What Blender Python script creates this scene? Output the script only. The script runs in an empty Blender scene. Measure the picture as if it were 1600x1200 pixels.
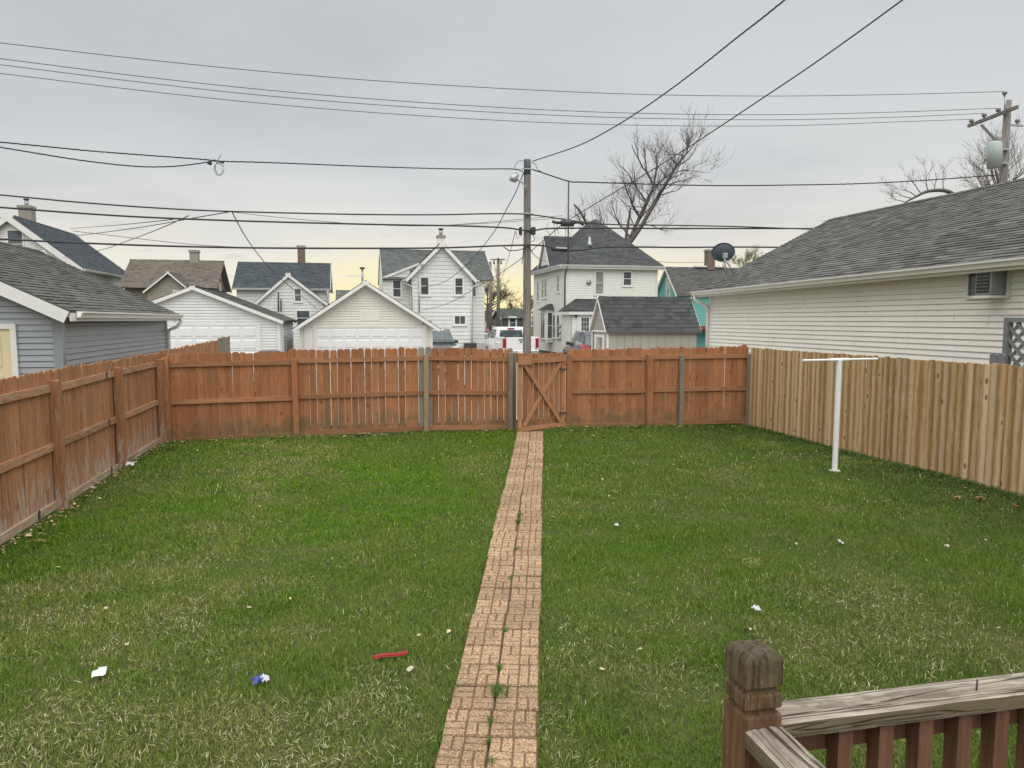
import bpy, bmesh, math, random
import numpy as np
from mathutils import Vector, Matrix

random.seed(7)
rng = np.random.default_rng(7)
R = math.radians
scene = bpy.context.scene
col = scene.collection

# ------------------------------------------------------------------ camera
FPX, CAM_H = 1110.0, 2.47
PITCH = math.atan(100 / FPX)
YAW = math.atan(250 / FPX * math.cos(PITCH))
cam_data = bpy.data.cameras.new('camera')
cam_data.sensor_fit = 'HORIZONTAL'
cam_data.sensor_width = 36.0
cam_data.lens = FPX / 1600 * 36.0
cam_data.clip_start = 0.05
cam_data.clip_end = 3000
cam = bpy.data.objects.new('camera', cam_data)
cam.location = (0, 0, CAM_H)
cam.rotation_euler = (math.pi / 2 - PITCH, 0, -YAW)
col.objects.link(cam)
scene.camera = cam

# ------------------------------------------------------------------ sky, fill lamp, exposure
FILL_AZ, FILL_EL = R(186), R(54)          # azimuth from +y towards +x
world = bpy.data.worlds.new('World')
scene.world = world
world.use_nodes = True
wt = world.node_tree
wt.nodes.clear()
def wn(t, **k):
    n = wt.nodes.new(t)
    for a, b in k.items(): setattr(n, a, b)
    return n
def wl(a, b): wt.links.new(a, b)
def wmath(op, a, b=None, c=None, clamp=False):
    n = wn('ShaderNodeMath', operation=op, use_clamp=clamp)
    for i, v in enumerate((a, b, c)):
        if v is None: continue
        if isinstance(v, (int, float)): n.inputs[i].default_value = v
        else: wl(v, n.inputs[i])
    return n.outputs[0]
def wmix(f, a, b):
    n = wn('ShaderNodeMix', data_type='RGBA')
    for s, v in ((0, f), (6, a), (7, b)):
        if isinstance(v, (int, float)): n.inputs[s].default_value = v
        elif isinstance(v, tuple): n.inputs[s].default_value = (*v, 1)
        else: wl(v, n.inputs[s])
    return n.outputs[2]
tc = wn('ShaderNodeTexCoord')
sep = wn('ShaderNodeSeparateXYZ'); wl(tc.outputs['Generated'], sep.inputs[0])
dx, dy, dz = sep.outputs
elev = wmath('MAXIMUM', dz, 0.0)
den = wmath('ADD', elev, 0.10)
cx = wmath('DIVIDE', dx, den); cy = wmath('DIVIDE', dy, den)
cb = wn('ShaderNodeCombineXYZ'); wl(cx, cb.inputs[0]); wl(cy, cb.inputs[1])
def wnoise(scale, detail, rough, off):
    m = wn('ShaderNodeMapping'); m.inputs['Location'].default_value = off
    wl(cb.outputs[0], m.inputs[0])
    n = wn('ShaderNodeTexNoise'); n.inputs['Scale'].default_value = scale
    n.inputs['Detail'].default_value = detail; n.inputs['Roughness'].default_value = rough
    wl(m.outputs[0], n.inputs['Vector']); return n.outputs[0]
def wramp(v, lo, hi):
    n = wn('ShaderNodeMapRange', interpolation_type='SMOOTHSTEP'); wl(v, n.inputs[0])
    n.inputs[1].default_value = lo; n.inputs[2].default_value = hi; return n.outputs[0]
n1 = wramp(wnoise(0.42, 4, 0.5, (3.1, 1.7, 0)), 0.34, 0.64)
n2 = wramp(wnoise(1.6, 5, 0.6, (8.3, 4.2, 0)), 0.38, 0.70)
grey = wmix(n1, (0.455, 0.459, 0.466), (0.605, 0.612, 0.597))
grey = wmix(wmath('MULTIPLY', wramp(dz, 0.12, 0.34), 0.45), grey, (0.465, 0.478, 0.515))
grey = wmix(wmath('MULTIPLY', n2, 0.30), grey, (0.565, 0.572, 0.575))
# luminous overcast: brighter towards the zenith, as an overcast sky is
up = wramp(dz, 0.37, 0.82)
grey = wmix(up, grey, (1.62, 1.61, 1.58))
# the sunset lights the gap under the cloud base, towards azimuth 14 degrees
az = wmath('ADD', wmath('MULTIPLY', dx, math.sin(R(13))), wmath('MULTIPLY', dy, math.cos(R(13))))
az_w = wramp(az, 0.30, 0.95)
az_n = wramp(az, 0.90, 0.998)
wob = wmath('MULTIPLY', wmath('SUBTRACT', wnoise(1.1, 4, 0.6, (1.2, 7.7, 0)), 0.5), 0.10)
ee = wmath('ADD', dz, wob)
cream_f = wmath('MULTIPLY', wmath('SUBTRACT', 1.0, wramp(ee, 0.05, 0.19)), wmath('ADD', wmath('MULTIPLY', az_w, 0.85), 0.15))
skyc = wmix(cream_f, grey, (0.73, 0.695, 0.615))
yel_f = wmath('MULTIPLY', wmath('SUBTRACT', 1.0, wramp(ee, 0.022, 0.11)), az_n)
skyc = wmix(wmath('MULTIPLY', yel_f, 0.95), skyc, (0.86, 0.755, 0.37))
# thin scattered scud in front of the gap
scud = wramp(wnoise(2.3, 5, 0.62, (5.5, 2.1, 0)), 0.56, 0.70)
low = wmath('SUBTRACT', 1.0, wramp(dz, 0.10, 0.2))
skyc = wmix(wmath('MULTIPLY', wmath('MULTIPLY', scud, low), 0.45), skyc, (0.47, 0.465, 0.455))
nsky = wn('ShaderNodeTexSky', sky_type='NISHITA')
nsky.sun_disc = False; nsky.sun_elevation = FILL_EL; nsky.sun_rotation = FILL_AZ
vs = wn('ShaderNodeVectorMath', operation='SCALE'); wl(skyc, vs.inputs[0]); vs.inputs['Scale'].default_value = 10.0
fin = wmix(0.06, vs.outputs[0], nsky.outputs[0])
bg = wn('ShaderNodeBackground'); wl(fin, bg.inputs[0]); bg.inputs[1].default_value = 0.1
wo = wn('ShaderNodeOutputWorld'); wl(bg.outputs[0], wo.inputs[0])

fill_d = bpy.data.lights.new('soft_fill', 'SUN')
fill_d.energy = 1.15; fill_d.angle = R(70); fill_d.color = (1.0, 0.96, 0.90)  # broad fill from behind the camera, added to brighten the walls facing it
soft_fill = bpy.data.objects.new('soft_fill', fill_d)
sdir = Vector((math.sin(FILL_AZ) * math.cos(FILL_EL), math.cos(FILL_AZ) * math.cos(FILL_EL), math.sin(FILL_EL)))
soft_fill.rotation_euler = (-sdir).to_track_quat('-Z', 'Y').to_euler()
soft_fill.location = sdir * 60
col.objects.link(soft_fill)

scene.view_settings.view_transform = 'Standard'
scene.view_settings.look = 'None'
scene.view_settings.exposure = 0.30
scene.view_settings.gamma = 1.0
scene.view_settings.use_curve_mapping = False
scene.cycles.max_bounces = 5
scene.cycles.diffuse_bounces = 3
scene.cycles.glossy_bounces = 2
scene.cycles.transparent_max_bounces = 6
scene.cycles.use_denoising = True

# ------------------------------------------------------------------ image measurements -> world
def ray(px, py):
    x = (px - 800) / FPX; y = -(py - 600) / FPX
    cp, sp = math.cos(PITCH), math.sin(PITCH)
    d = (x, cp + y * sp, -sp + y * cp)
    c, s = math.cos(YAW), math.sin(YAW)
    return Vector((d[0] * c + d[1] * s, -d[0] * s + d[1] * c, d[2]))
def atY(px, py, Y):
    d = ray(px, py); return Vector((0, 0, CAM_H)) + d * (Y / d.y)
def atX(px, py, X):
    d = ray(px, py); return Vector((0, 0, CAM_H)) + d * (X / d.x)
def atZ(px, py, z=0.0):
    d = ray(px, py); return Vector((0, 0, CAM_H)) + d * ((z - CAM_H) / d.z)
def on_line(px, py, A, B):
    """point above the plan line A-B met by the pixel's ray"""
    d = ray(px, py); ax, ay = A; bx, by = B[0] - A[0], B[1] - A[1]
    det = d.x * -by + bx * d.y
    t = (ax * -by + bx * ay) / det
    return Vector((0, 0, CAM_H)) + d * t

# ------------------------------------------------------------------ object helpers
WORLD_T = {}
def tag(o, label=None, cat=None, group=None, kind=None):
    if label: o['label'] = label
    if cat: o['category'] = cat
    if group: o['group'] = group
    if kind: o['kind'] = kind
    return o
def link(o, parent=None):
    col.objects.link(o)
    if parent is not None:
        o.parent = parent
        o.matrix_parent_inverse = WORLD_T.get(parent.name, Matrix.Identity(4)).inverted()
    return o
def thing(name, label, cat, loc=(0, 0, 0), group=None):
    o = bpy.data.objects.new(name, None)
    o.empty_display_size = 0.2
    o.location = loc
    col.objects.link(o)
    WORLD_T[o.name] = Matrix.Translation(loc)
    return tag(o, label, cat, group)
def place(name, mesh, M, parent=None):
    """object with shared mesh at world matrix M"""
    o = bpy.data.objects.new(name, mesh)
    o.matrix_basis = M
    link(o, parent)
    WORLD_T[o.name] = M
    return o

class MB:
    def __init__(s): s.v = []; s.f = []; s.t = []; s.m = []; s.mi = 0
    def face(s, pts, tint=0.0):
        b = len(s.v); s.v += [tuple(p) for p in pts]
        s.f.append(tuple(range(b, b + len(pts)))); s.t.append(tint); s.m.append(s.mi)
    def hexa(s, p, tint=0.0):
        """8 points: bottom ring 0-3, top ring 4-7, both counter-clockwise from above"""
        b = len(s.v); s.v += [tuple(q) for q in p]
        for f in ((3, 2, 1, 0), (4, 5, 6, 7), (0, 1, 5, 4), (1, 2, 6, 5), (2, 3, 7, 6), (3, 0, 4, 7)):
            s.f.append(tuple(b + i for i in f)); s.t.append(tint); s.m.append(s.mi)
    def box(s, x0, x1, y0, y1, z0, z1, tint=0.0):
        s.hexa([(x0, y0, z0), (x1, y0, z0), (x1, y1, z0), (x0, y1, z0), (x0, y0, z1), (x1, y0, z1), (x1, y1, z1), (x0, y1, z1)], tint)
    def bar(s, a, b, w, h, up=(0, 0, 1), tint=0.0):
        """rectangular bar from a to b, w across, h along up"""
        a, b = Vector(a), Vector(b); d = (b - a).normalized(); u = Vector(up)
        sd = d.cross(u)
        if sd.length < 1e-5: sd = d.cross(Vector((1, 0, 0)))
        sd.normalize(); u = sd.cross(d).normalized()
        sd *= w / 2; u *= h / 2
        s.hexa([a - sd - u, a + sd - u, a + sd + u, a - sd + u, b - sd - u, b + sd - u, b + sd + u, b - sd + u], tint)
    def prism(s, poly, off, tint=0.0):
        """closed polygon (3-D points) extruded by vector off"""
        off = Vector(off); n = len(poly); b = len(s.v)
        s.v += [tuple(p) for p in poly] + [tuple(Vector(p) + off) for p in poly]
        s.f.append(tuple(b + i for i in range(n - 1, -1, -1))); s.f.append(tuple(b + n + i for i in range(n)))
        for i in range(n):
            j = (i + 1) % n; s.f.append((b + i, b + j, b + n + j, b + n + i))
        s.t += [tint] * (n + 2); s.m += [s.mi] * (n + 2)
    def tube(s, pts, r, n=6, tint=0.0, cap=True):
        """r a number or a list"""
        pts = [Vector(p) for p in pts]; k = len(pts)
        rs = r if isinstance(r, (list, tuple)) else [r] * k
        b = len(s.v); prev = None
        for i, p in enumerate(pts):
            d = (pts[min(i + 1, k - 1)] - pts[max(i - 1, 0)])
            if d.length < 1e-9: d = Vector((0, 0, 1))
            d.normalize()
            if prev is None:
                a = d.cross(Vector((0, 0, 1)))
                if a.length < 0.05: a = d.cross(Vector((1, 0, 0)))
            else:
                a = prev - d * prev.dot(d)
            a.normalize(); prev = a; c = d.cross(a)
            for j in range(n):
                th = 2 * math.pi * j / n
                s.v.append(tuple(p + (a * math.cos(th) + c * math.sin(th)) * rs[i]))
        for i in range(k - 1):
            for j in range(n):
                q = (j + 1) % n
                s.f.append((b + i * n + j, b + i * n + q, b + (i + 1) * n + q, b + (i + 1) * n + j)); s.t.append(tint); s.m.append(s.mi)
        if cap:
            s.f.append(tuple(b + j for j in range(n - 1, -1, -1))); s.f.append(tuple(b + (k - 1) * n + j for j in range(n)))
            s.t += [tint] * 2; s.m += [s.mi] * 2
    def mesh(s, name, mats):
        me = bpy.data.meshes.new(name)
        me.from_pydata(s.v, [], s.f)
        if not isinstance(mats, (list, tuple)): mats = [mats]
        for m in mats: me.materials.append(m)
        if len(mats) > 1: me.polygons.foreach_set('material_index', s.m)
        if any(s.t):
            a = me.attributes.new('tint', 'FLOAT', 'FACE'); a.data.foreach_set('value', s.t)
        me.update()
        return me
    def build(s, name, mats, parent=None, smooth=False, bevel=0.0, segs=1, kind=None):
        me = s.mesh(name, mats)
        if bevel:
            bm = bmesh.new(); bm.from_mesh(me)
            bmesh.ops.remove_doubles(bm, verts=bm.verts, dist=1e-5)
            bmesh.ops.recalc_face_normals(bm, faces=bm.faces)
            ed = [e for e in bm.edges if len(e.link_faces) == 2 and e.calc_face_angle(0) > 0.35]
            bmesh.ops.bevel(bm, geom=ed, offset=bevel, segments=segs, affect='EDGES', profile=0.5, clamp_overlap=True)
            bm.to_mesh(me); bm.free()
        if smooth:
            me.polygons.foreach_set('use_smooth', [True] * len(me.polygons))
        o = bpy.data.objects.new(name, me)
        link(o, parent)
        if kind: o['kind'] = kind
        return o

# ------------------------------------------------------------------ materials
class NT:
    def __init__(s, name):
        s.m = bpy.data.materials.new(name); s.m.use_nodes = True
        s.t = s.m.node_tree; s.b = s.t.nodes['Principled BSDF']
    def n(s, t, **k):
        n = s.t.nodes.new(t)
        for a, b in k.items(): setattr(n, a, b)
        return n
    def l(s, a, b): s.t.links.new(a, b)
    def put(s, sock, v):
        if hasattr(v, 'is_linked') or isinstance(v, bpy.types.NodeSocket): s.l(v, sock)
        elif isinstance(v, (tuple, list)) and sock.type == 'RGBA' and len(v) == 3: sock.default_value = (*v, 1)
        else: sock.default_value = v
    def math(s, op, a, b=None, c=None, clamp=False):
        n = s.n('ShaderNodeMath', operation=op, use_clamp=clamp)
        for i, v in enumerate((a, b, c)):
            if v is not None: s.put(n.inputs[i], v)
        return n.outputs[0]
    def mix(s, f, a, b, mode='MIX'):
        n = s.n('ShaderNodeMix', data_type='RGBA', blend_type=mode)
        s.put(n.inputs[0], f); s.put(n.inputs[6], a); s.put(n.inputs[7], b); return n.outputs[2]
    def scale(s, c, f):
        n = s.n('ShaderNodeVectorMath', operation='SCALE'); s.put(n.inputs[0], c); s.put(n.inputs['Scale'], f); return n.outputs[0]
    def ramp(s, v, lo, hi, smooth=True):
        n = s.n('ShaderNodeMapRange', interpolation_type='SMOOTHSTEP' if smooth else 'LINEAR')
        s.put(n.inputs[0], v); n.inputs[1].default_value = lo; n.inputs[2].default_value = hi; return n.outputs[0]
    def pos(s): return s.n('ShaderNodeNewGeometry').outputs['Position']
    def obj(s): return s.n('ShaderNodeTexCoord').outputs['Object']
    def rand(s): return s.n('ShaderNodeObjectInfo').outputs['Random']
    def objr(s):
        """object coordinates shifted per object, so that alike pieces differ"""
        a = s.n('ShaderNodeVectorMath', operation='ADD'); s.l(s.obj(), a.inputs[0])
        k = s.math('MULTIPLY', s.rand(), 57.0)
        c = s.n('ShaderNodeCombineXYZ'); s.l(k, c.inputs[0]); s.l(s.math('MULTIPLY', k, 1.7), c.inputs[1]); s.l(s.math('MULTIPLY', k, 0.6), c.inputs[2])
        s.l(c.outputs[0], a.inputs[1]); return a.outputs[0]
    def noise(s, v, scale, detail=3, rough=0.55, stretch=(1, 1, 1), dist=0.0):
        m = s.n('ShaderNodeMapping'); m.inputs['Scale'].default_value = stretch; s.l(v, m.inputs[0])
        n = s.n('ShaderNodeTexNoise'); n.inputs['Scale'].default_value = scale; n.inputs['Detail'].default_value = detail
        n.inputs['Roughness'].default_value = rough; n.inputs['Distortion'].default_value = dist
        s.l(m.outputs[0], n.inputs['Vector']); return n.outputs[0]
    def vor(s, v, scale, stretch=(1, 1, 1), feature='F1'):
        m = s.n('ShaderNodeMapping'); m.inputs['Scale'].default_value = stretch; s.l(v, m.inputs[0])
        n = s.n('ShaderNodeTexVoronoi', feature=feature); n.inputs['Scale'].default_value = scale
        s.l(m.outputs[0], n.inputs['Vector']); return n.outputs[0]
    def attr(s, name): return s.n('ShaderNodeAttribute', attribute_name=name)
    def bump(s, h, strength, dist=0.01):
        n = s.n('ShaderNodeBump'); n.inputs['Strength'].default_value = strength; n.inputs['Distance'].default_value = dist
        s.l(h, n.inputs['Height']); s.l(n.outputs[0], s.b.inputs['Normal'])
    def out(s, colr, rough=0.8, spec=0.3, metal=0.0):
        s.put(s.b.inputs['Base Color'], colr); s.put(s.b.inputs['Roughness'], rough)
        s.b.inputs['Specular IOR Level'].default_value = spec; s.b.inputs['Metallic'].default_value = metal
        return s.m

def M_plain(name, c, rough=0.7, spec=0.3, var=0.12, scale=6.0, metal=0.0, tint=0.0, rnd=0.0, bump=0.0, bscale=60.0, dirt=0.0, dirtc=(0.16, 0.15, 0.12)):
    t = NT(name); p = t.pos()
    v = t.math('MULTIPLY_ADD', t.noise(p, scale, 4, 0.6), 2 * var, 1 - var)
    if tint: v = t.math('MULTIPLY', v, t.math('MULTIPLY_ADD', t.attr('tint').outputs['Fac'], tint, 1.0))
    if rnd: v = t.math('MULTIPLY', v, t.math('MULTIPLY_ADD', t.rand(), 2 * rnd, 1 - rnd))
    cc = t.scale(c, v)
    if dirt:
        d1 = t.ramp(t.noise(p, 1.3, 5, 0.65, (2.2, 2.2, 0.5)), 0.45, 0.8)
        cc = t.mix(t.math('MULTIPLY', d1, dirt), cc, dirtc)
    if bump: t.bump(t.noise(p, bscale, 3), bump, 0.01)
    return t.out(cc, rough, spec, metal)

def M_fence(name, base, pale, grey, weather=0.35, rnd=0.22, knots=0.5, low=0.6, green=0.0, board=None, wlo=0.56):
    """stained board, grain along local z"""
    t = NT(name); p = t.objr(); r = t.rand()
    g1 = t.noise(p, 9.0, 4, 0.6, (9, 9, 0.5), 0.3)
    g2 = t.noise(p, 3.0, 3, 0.6, (3.0, 3.0, 0.35))
    c = t.mix(t.ramp(g1, 0.3, 0.75), base, pale)
    c = t.scale(c, t.math('MULTIPLY_ADD', g2, 0.7, 0.65))
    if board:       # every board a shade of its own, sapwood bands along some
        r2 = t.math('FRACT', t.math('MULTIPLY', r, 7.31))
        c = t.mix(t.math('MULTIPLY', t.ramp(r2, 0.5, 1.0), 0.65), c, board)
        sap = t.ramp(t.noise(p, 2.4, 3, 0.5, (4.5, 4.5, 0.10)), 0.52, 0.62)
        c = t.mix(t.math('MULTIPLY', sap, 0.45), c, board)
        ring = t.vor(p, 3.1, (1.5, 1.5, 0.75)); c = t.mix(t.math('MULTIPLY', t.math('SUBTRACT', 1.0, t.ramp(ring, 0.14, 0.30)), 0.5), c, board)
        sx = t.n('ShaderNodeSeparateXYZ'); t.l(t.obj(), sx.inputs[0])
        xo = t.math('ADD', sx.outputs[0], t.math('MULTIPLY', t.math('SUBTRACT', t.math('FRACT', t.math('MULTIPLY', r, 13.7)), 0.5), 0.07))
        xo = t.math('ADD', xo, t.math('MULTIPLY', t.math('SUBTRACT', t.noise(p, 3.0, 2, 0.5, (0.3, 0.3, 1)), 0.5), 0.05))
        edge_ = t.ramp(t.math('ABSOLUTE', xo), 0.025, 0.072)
        c = t.mix(t.math('MULTIPLY', edge_, 0.62), c, (0.225, 0.140, 0.052))  # olive towards the board edges, then paler along the middle
        mid_ = t.math('SUBTRACT', 1.0, t.ramp(t.math('ABSOLUTE', xo), 0.005, 0.04)); c = t.mix(t.math('MULTIPLY', mid_, 0.35), c, board)
    c = t.scale(c, t.math('MULTIPLY_ADD', r, 2 * rnd, 1 - rnd))
    kd = t.vor(p, 3.1, (1.5, 1.5, 0.75))
    c = t.mix(t.math('MULTIPLY', t.math('SUBTRACT', 1.0, t.ramp(kd, 0.07, 0.16)), knots), c, tuple(x * 0.42 for x in base))
    z = t.n('ShaderNodeSeparateXYZ'); t.l(t.obj(), z.inputs[0])
    lowm = t.math('SUBTRACT', 1.0, t.ramp(z.outputs[2], 0.05, 0.75))
    wv = t.noise(p, 5.0, 5, 0.7, (3.5, 3.5, 0.7))
    wv = t.math('ADD', wv, t.math('MULTIPLY', lowm, 0.16 * low))
    w = t.math('MULTIPLY', t.ramp(wv, wlo, wlo + 0.16), weather)
    c = t.mix(w, c, grey)
    if green:
        gm = t.math('MULTIPLY', t.ramp(t.math('ADD', t.noise(t.pos(), 2.2, 5, 0.65), t.math('MULTIPLY', lowm, 0.2)), 0.58, 0.78), green)
        c = t.mix(gm, c, (0.13, 0.115, 0.06))
    t.bump(g1, 0.35, 0.004)
    return t.out(c, 0.85, 0.2)

WOOD_BACK = M_fence('stained_cedar', (0.305, 0.126, 0.055), (0.43, 0.198, 0.094), (0.26, 0.215, 0.155), 0.4, 0.17, 0.65, 0.75, green=0.6)
WOOD_LEFT = M_fence('worn_stained_cedar', (0.315, 0.138, 0.064), (0.47, 0.245, 0.130), (0.45, 0.39, 0.33), 0.8, 0.17, 0.5, 1.0)
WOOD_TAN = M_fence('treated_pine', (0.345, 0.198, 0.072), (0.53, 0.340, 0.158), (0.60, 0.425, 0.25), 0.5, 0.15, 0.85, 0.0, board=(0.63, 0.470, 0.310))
RAIL_LEFT = M_fence('weathered_stained_rail', (0.31, 0.15, 0.075), (0.46, 0.26, 0.15), (0.42, 0.34, 0.26), 0.75, 0.2, 0.5, 0.0, wlo=0.47)
RAIL_LOW = M_fence('bleached_bottom_rail', (0.33, 0.21, 0.13), (0.47, 0.35, 0.25), (0.46, 0.40, 0.33), 0.8, 0.15, 0.4, 0.0, wlo=0.44)
RAIL_BACK = M_fence('stained_rail', (0.285, 0.128, 0.062), (0.41, 0.205, 0.105), (0.30, 0.24, 0.165), 0.55, 0.2, 0.5, 0.0, wlo=0.52)
WOOD_GREY = M_fence('weathered_grey_wood', (0.20, 0.17, 0.135), (0.31, 0.275, 0.225), (0.36, 0.33, 0.29), 0.5, 0.15, 0.5, 0.3)
WOOD_TANGREY = M_fence('weathered_tan_wood', (0.27, 0.20, 0.125), (0.36, 0.28, 0.19), (0.36, 0.33, 0.29), 0.5, 0.1, 0.5, 0.3)

def M_rail(name):
    """old handrail board: silver grey, cracked, last flakes of stain; grain along local x"""
    t = NT(name); p = t.objr()
    g = t.noise(p, 8.0, 6, 0.7, (0.35, 7, 7), 0.5)
    c = t.mix(t.ramp(g, 0.3, 0.72), (0.135, 0.108, 0.082), (0.45, 0.405, 0.340))
    b = t.noise(p, 14.0, 4, 0.6, (0.6, 1.4, 1.4))
    c = t.mix(t.math('MULTIPLY', t.ramp(b, 0.5, 0.62), 0.6), c, (0.13, 0.10, 0.085))
    cr = t.noise(p, 5.0, 3, 0.5, (0.22, 5, 5), 0.7)
    crk = t.math('SUBTRACT', 1.0, t.ramp(t.math('ABSOLUTE', t.math('SUBTRACT', cr, 0.5)), 0.004, 0.022))
    c = t.mix(t.math('MULTIPLY', crk, 0.85), c, (0.03, 0.022, 0.016))
    fl = t.ramp(t.noise(p, 11.0, 3, 0.5, (0.7, 1.6, 1.6)), 0.70, 0.75)
    c = t.mix(fl, c, (0.42, 0.16, 0.07))
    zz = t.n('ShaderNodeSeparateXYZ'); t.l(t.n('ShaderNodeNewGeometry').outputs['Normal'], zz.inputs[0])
    side_m = t.math('MULTIPLY', t.math('SUBTRACT', 1.0, t.ramp(zz.outputs[2], 0.2, 0.8)), t.math('MULTIPLY', t.ramp(t.noise(p, 6, 4), 0.12, 0.5), 0.85))
    c = t.mix(side_m, c, (0.125, 0.105, 0.060))  # olive tone on faces that do not point up
    h = t.math('ADD', t.math('MULTIPLY', g, 0.6), t.math('MULTIPLY', crk, -1.0))
    t.bump(h, 0.9, 0.006)
    return t.out(c, 0.85, 0.2)
RAIL_TOP = M_rail('silvered_handrail_wood')
def M_newel():
    t = NT('stained_newel_wood'); p = t.obj()
    g = t.noise(p, 60.0, 4, 0.65, (1, 1, 0.07), 0.2)
    c = t.mix(t.ramp(g, 0.35, 0.7), (0.120, 0.062, 0.030), (0.255, 0.140, 0.072))
    z = t.n('ShaderNodeSeparateXYZ'); t.l(p, z.inputs[0])
    top = t.ramp(t.math('ADD', z.outputs[2], t.math('MULTIPLY', t.noise(p, 45, 4, 0.7, (1, 1, 0.4)), 0.12)), 1.760, 1.82)
    c = t.mix(t.math('MULTIPLY', top, 0.9), c, (0.045, 0.042, 0.030))
    st = t.ramp(t.noise(p, 90, 3, 0.6, (1, 1, 0.10)), 0.48, 0.62)
    up = t.ramp(z.outputs[2], 1.56, 1.68)
    c = t.mix(t.math('MULTIPLY', up, 0.22), c, t.scale((0.24, 0.195, 0.125), t.math('MULTIPLY_ADD', g, 1.2, 0.4)))
    up2 = t.ramp(z.outputs[2], 1.66, 1.70)
    c = t.mix(t.math('MULTIPLY', up2, 0.55), c, t.scale((0.16, 0.135, 0.085), t.math('MULTIPLY_ADD', g, 1.4, 0.2)))
    c = t.mix(t.math('MULTIPLY', t.math('MULTIPLY', st, up), 0.75), c, (0.040, 0.032, 0.022))
    fl = t.ramp(t.noise(p, 120, 3, 0.6, (1, 1, 0.2)), 0.68, 0.74)
    c = t.mix(t.math('MULTIPLY', fl, 0.8), c, (0.46, 0.42, 0.34))
    t.bump(t.noise(p, 140, 5, 0.75, (1, 1, 0.22)), 1.0, 0.010)
    return t.out(c, 0.8, 0.25)
NEWEL = M_newel()
BALUSTER = M_fence('stained_baluster', (0.120, 0.060, 0.037), (0.180, 0.094, 0.060), (0.22, 0.17, 0.13), 0.25, 0.1, 0.3, 0.0)

def M_siding(name, c, dirt=0.25, streak=0.10, rough=0.45, spec=0.4):
    t = NT(name); p = t.pos()
    v = t.math('MULTIPLY_ADD', t.noise(p, 0.8, 4, 0.6), 0.16, 0.92)
    v = t.math('MULTIPLY', v, t.math('MULTIPLY_ADD', t.noise(p, 4.0, 4, 0.6, (1.6, 1.6, 0.2)), 2 * streak, 1 - streak))
    v = t.math('MULTIPLY', v, t.math('MULTIPLY_ADD', t.rand(), 0.07, 0.965))
    cc = t.scale(c, v)
    d = t.math('MULTIPLY', t.ramp(t.noise(p, 1.1, 6, 0.7, (1, 1, 1.4)), 0.5, 0.78), dirt)
    cc = t.mix(d, cc, (0.36, 0.34, 0.29))
    t.bump(t.noise(p, 30, 3, 0.5, (0.3, 0.3, 3)), 0.05, 0.01)
    return t.out(cc, rough, spec)
S_BLUE = M_siding('blue_grey_vinyl', (0.290, 0.318, 0.338), 0.05, 0.05, 0.30, 0.7)
S_CREAM = M_siding('cream_vinyl', (0.88, 0.865, 0.795), 0.16, 0.05)
S_WHITE = M_siding('white_board', (0.76, 0.77, 0.75), 0.18, 0.06)
S_WHITE2 = M_siding('white_vinyl', (0.82, 0.82, 0.77), 0.12, 0.04)
S_GARAGE = M_siding('chalky_white_board', (0.77, 0.76, 0.70), 0.35, 0.06, 0.7)
S_PALE = M_siding('old_white_board', (0.76, 0.77, 0.76), 0.35, 0.08, 0.7)
S_TAN = M_siding('tan_board', (0.36, 0.33, 0.27), 0.2, 0.06, 0.7)
S_BROWN = M_siding('brown_board', (0.20, 0.175, 0.15), 0.2, 0.06, 0.7)
S_TEAL = M_siding('teal_board', (0.16, 0.45, 0.42), 0.1, 0.06, 0.6)
S_SHED = M_siding('grey_beige_panel', (0.40, 0.38, 0.34), 0.2, 0.10, 0.75, 0.2)
S_FARBRICK = M_siding('dark_far_wall', (0.085, 0.075, 0.07), 0.1)
TRIM = M_plain('white_trim', (0.80, 0.80, 0.78), 0.45, 0.4, 0.05, dirt=0.18, dirtc=(0.45, 0.43, 0.38))
TRIM_CREAM = M_plain('cream_trim', (0.74, 0.73, 0.68), 0.45, 0.4, 0.06, dirt=0.3, dirtc=(0.4, 0.38, 0.32))
DOORW = M_plain('white_door_paint', (0.80, 0.81, 0.81), 0.4, 0.4, 0.04, dirt=0.1, dirtc=(0.5, 0.49, 0.46))
DOORY = M_plain('pale_yellow_door_paint', (0.74, 0.64, 0.40), 0.45, 0.4, 0.04)
SOFFIT = M_plain('soffit', (0.6, 0.6, 0.57), 0.7, 0.2, 0.05)
def M_shingle(name, c, hi=1.55, lo=0.6, warm=0.0):
    t = NT(name); p = t.pos()
    tint = t.attr('tint').outputs['Fac']
    v = t.math('MULTIPLY_ADD', tint, 0.28, 1.0)
    v = t.math('MULTIPLY', v, t.math('MULTIPLY_ADD', t.rand(), 0.24, 0.88))
    v = t.math('MULTIPLY', v, t.math('MULTIPLY_ADD', t.noise(p, 0.7, 4, 0.6), 0.5, 0.75))
    gr = t.noise(p, 55, 2, 0.7)
    v = t.math('MULTIPLY', v, t.math('MULTIPLY_ADD', gr, 0.9, 0.55))
    cc = t.scale(c, v)
    st = t.ramp(t.noise(p, 1.6, 5, 0.7), 0.55, 0.8)
    cc = t.mix(t.math('MULTIPLY', st, 0.3), cc, tuple(x * lo for x in c))
    t.bump(gr, 0.4, 0.006)
    return t.out(cc, 0.92, 0.12)
SH_GREY = M_shingle('grey_shingle', (0.112, 0.113, 0.107))
SH_DARK = M_shingle('dark_shingle', (0.078, 0.084, 0.084))
SH_BLUEBLK = M_shingle('blue_black_shingle', (0.068, 0.080, 0.090))
SH_BROWN = M_shingle('brown_grey_shingle', (0.145, 0.130, 0.112), lo=0.5)
SH_GREEN = M_shingle('green_grey_shingle', (0.118, 0.128, 0.124))
SH_CHAR = M_shingle('charcoal_shingle', (0.066, 0.070, 0.071))
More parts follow.
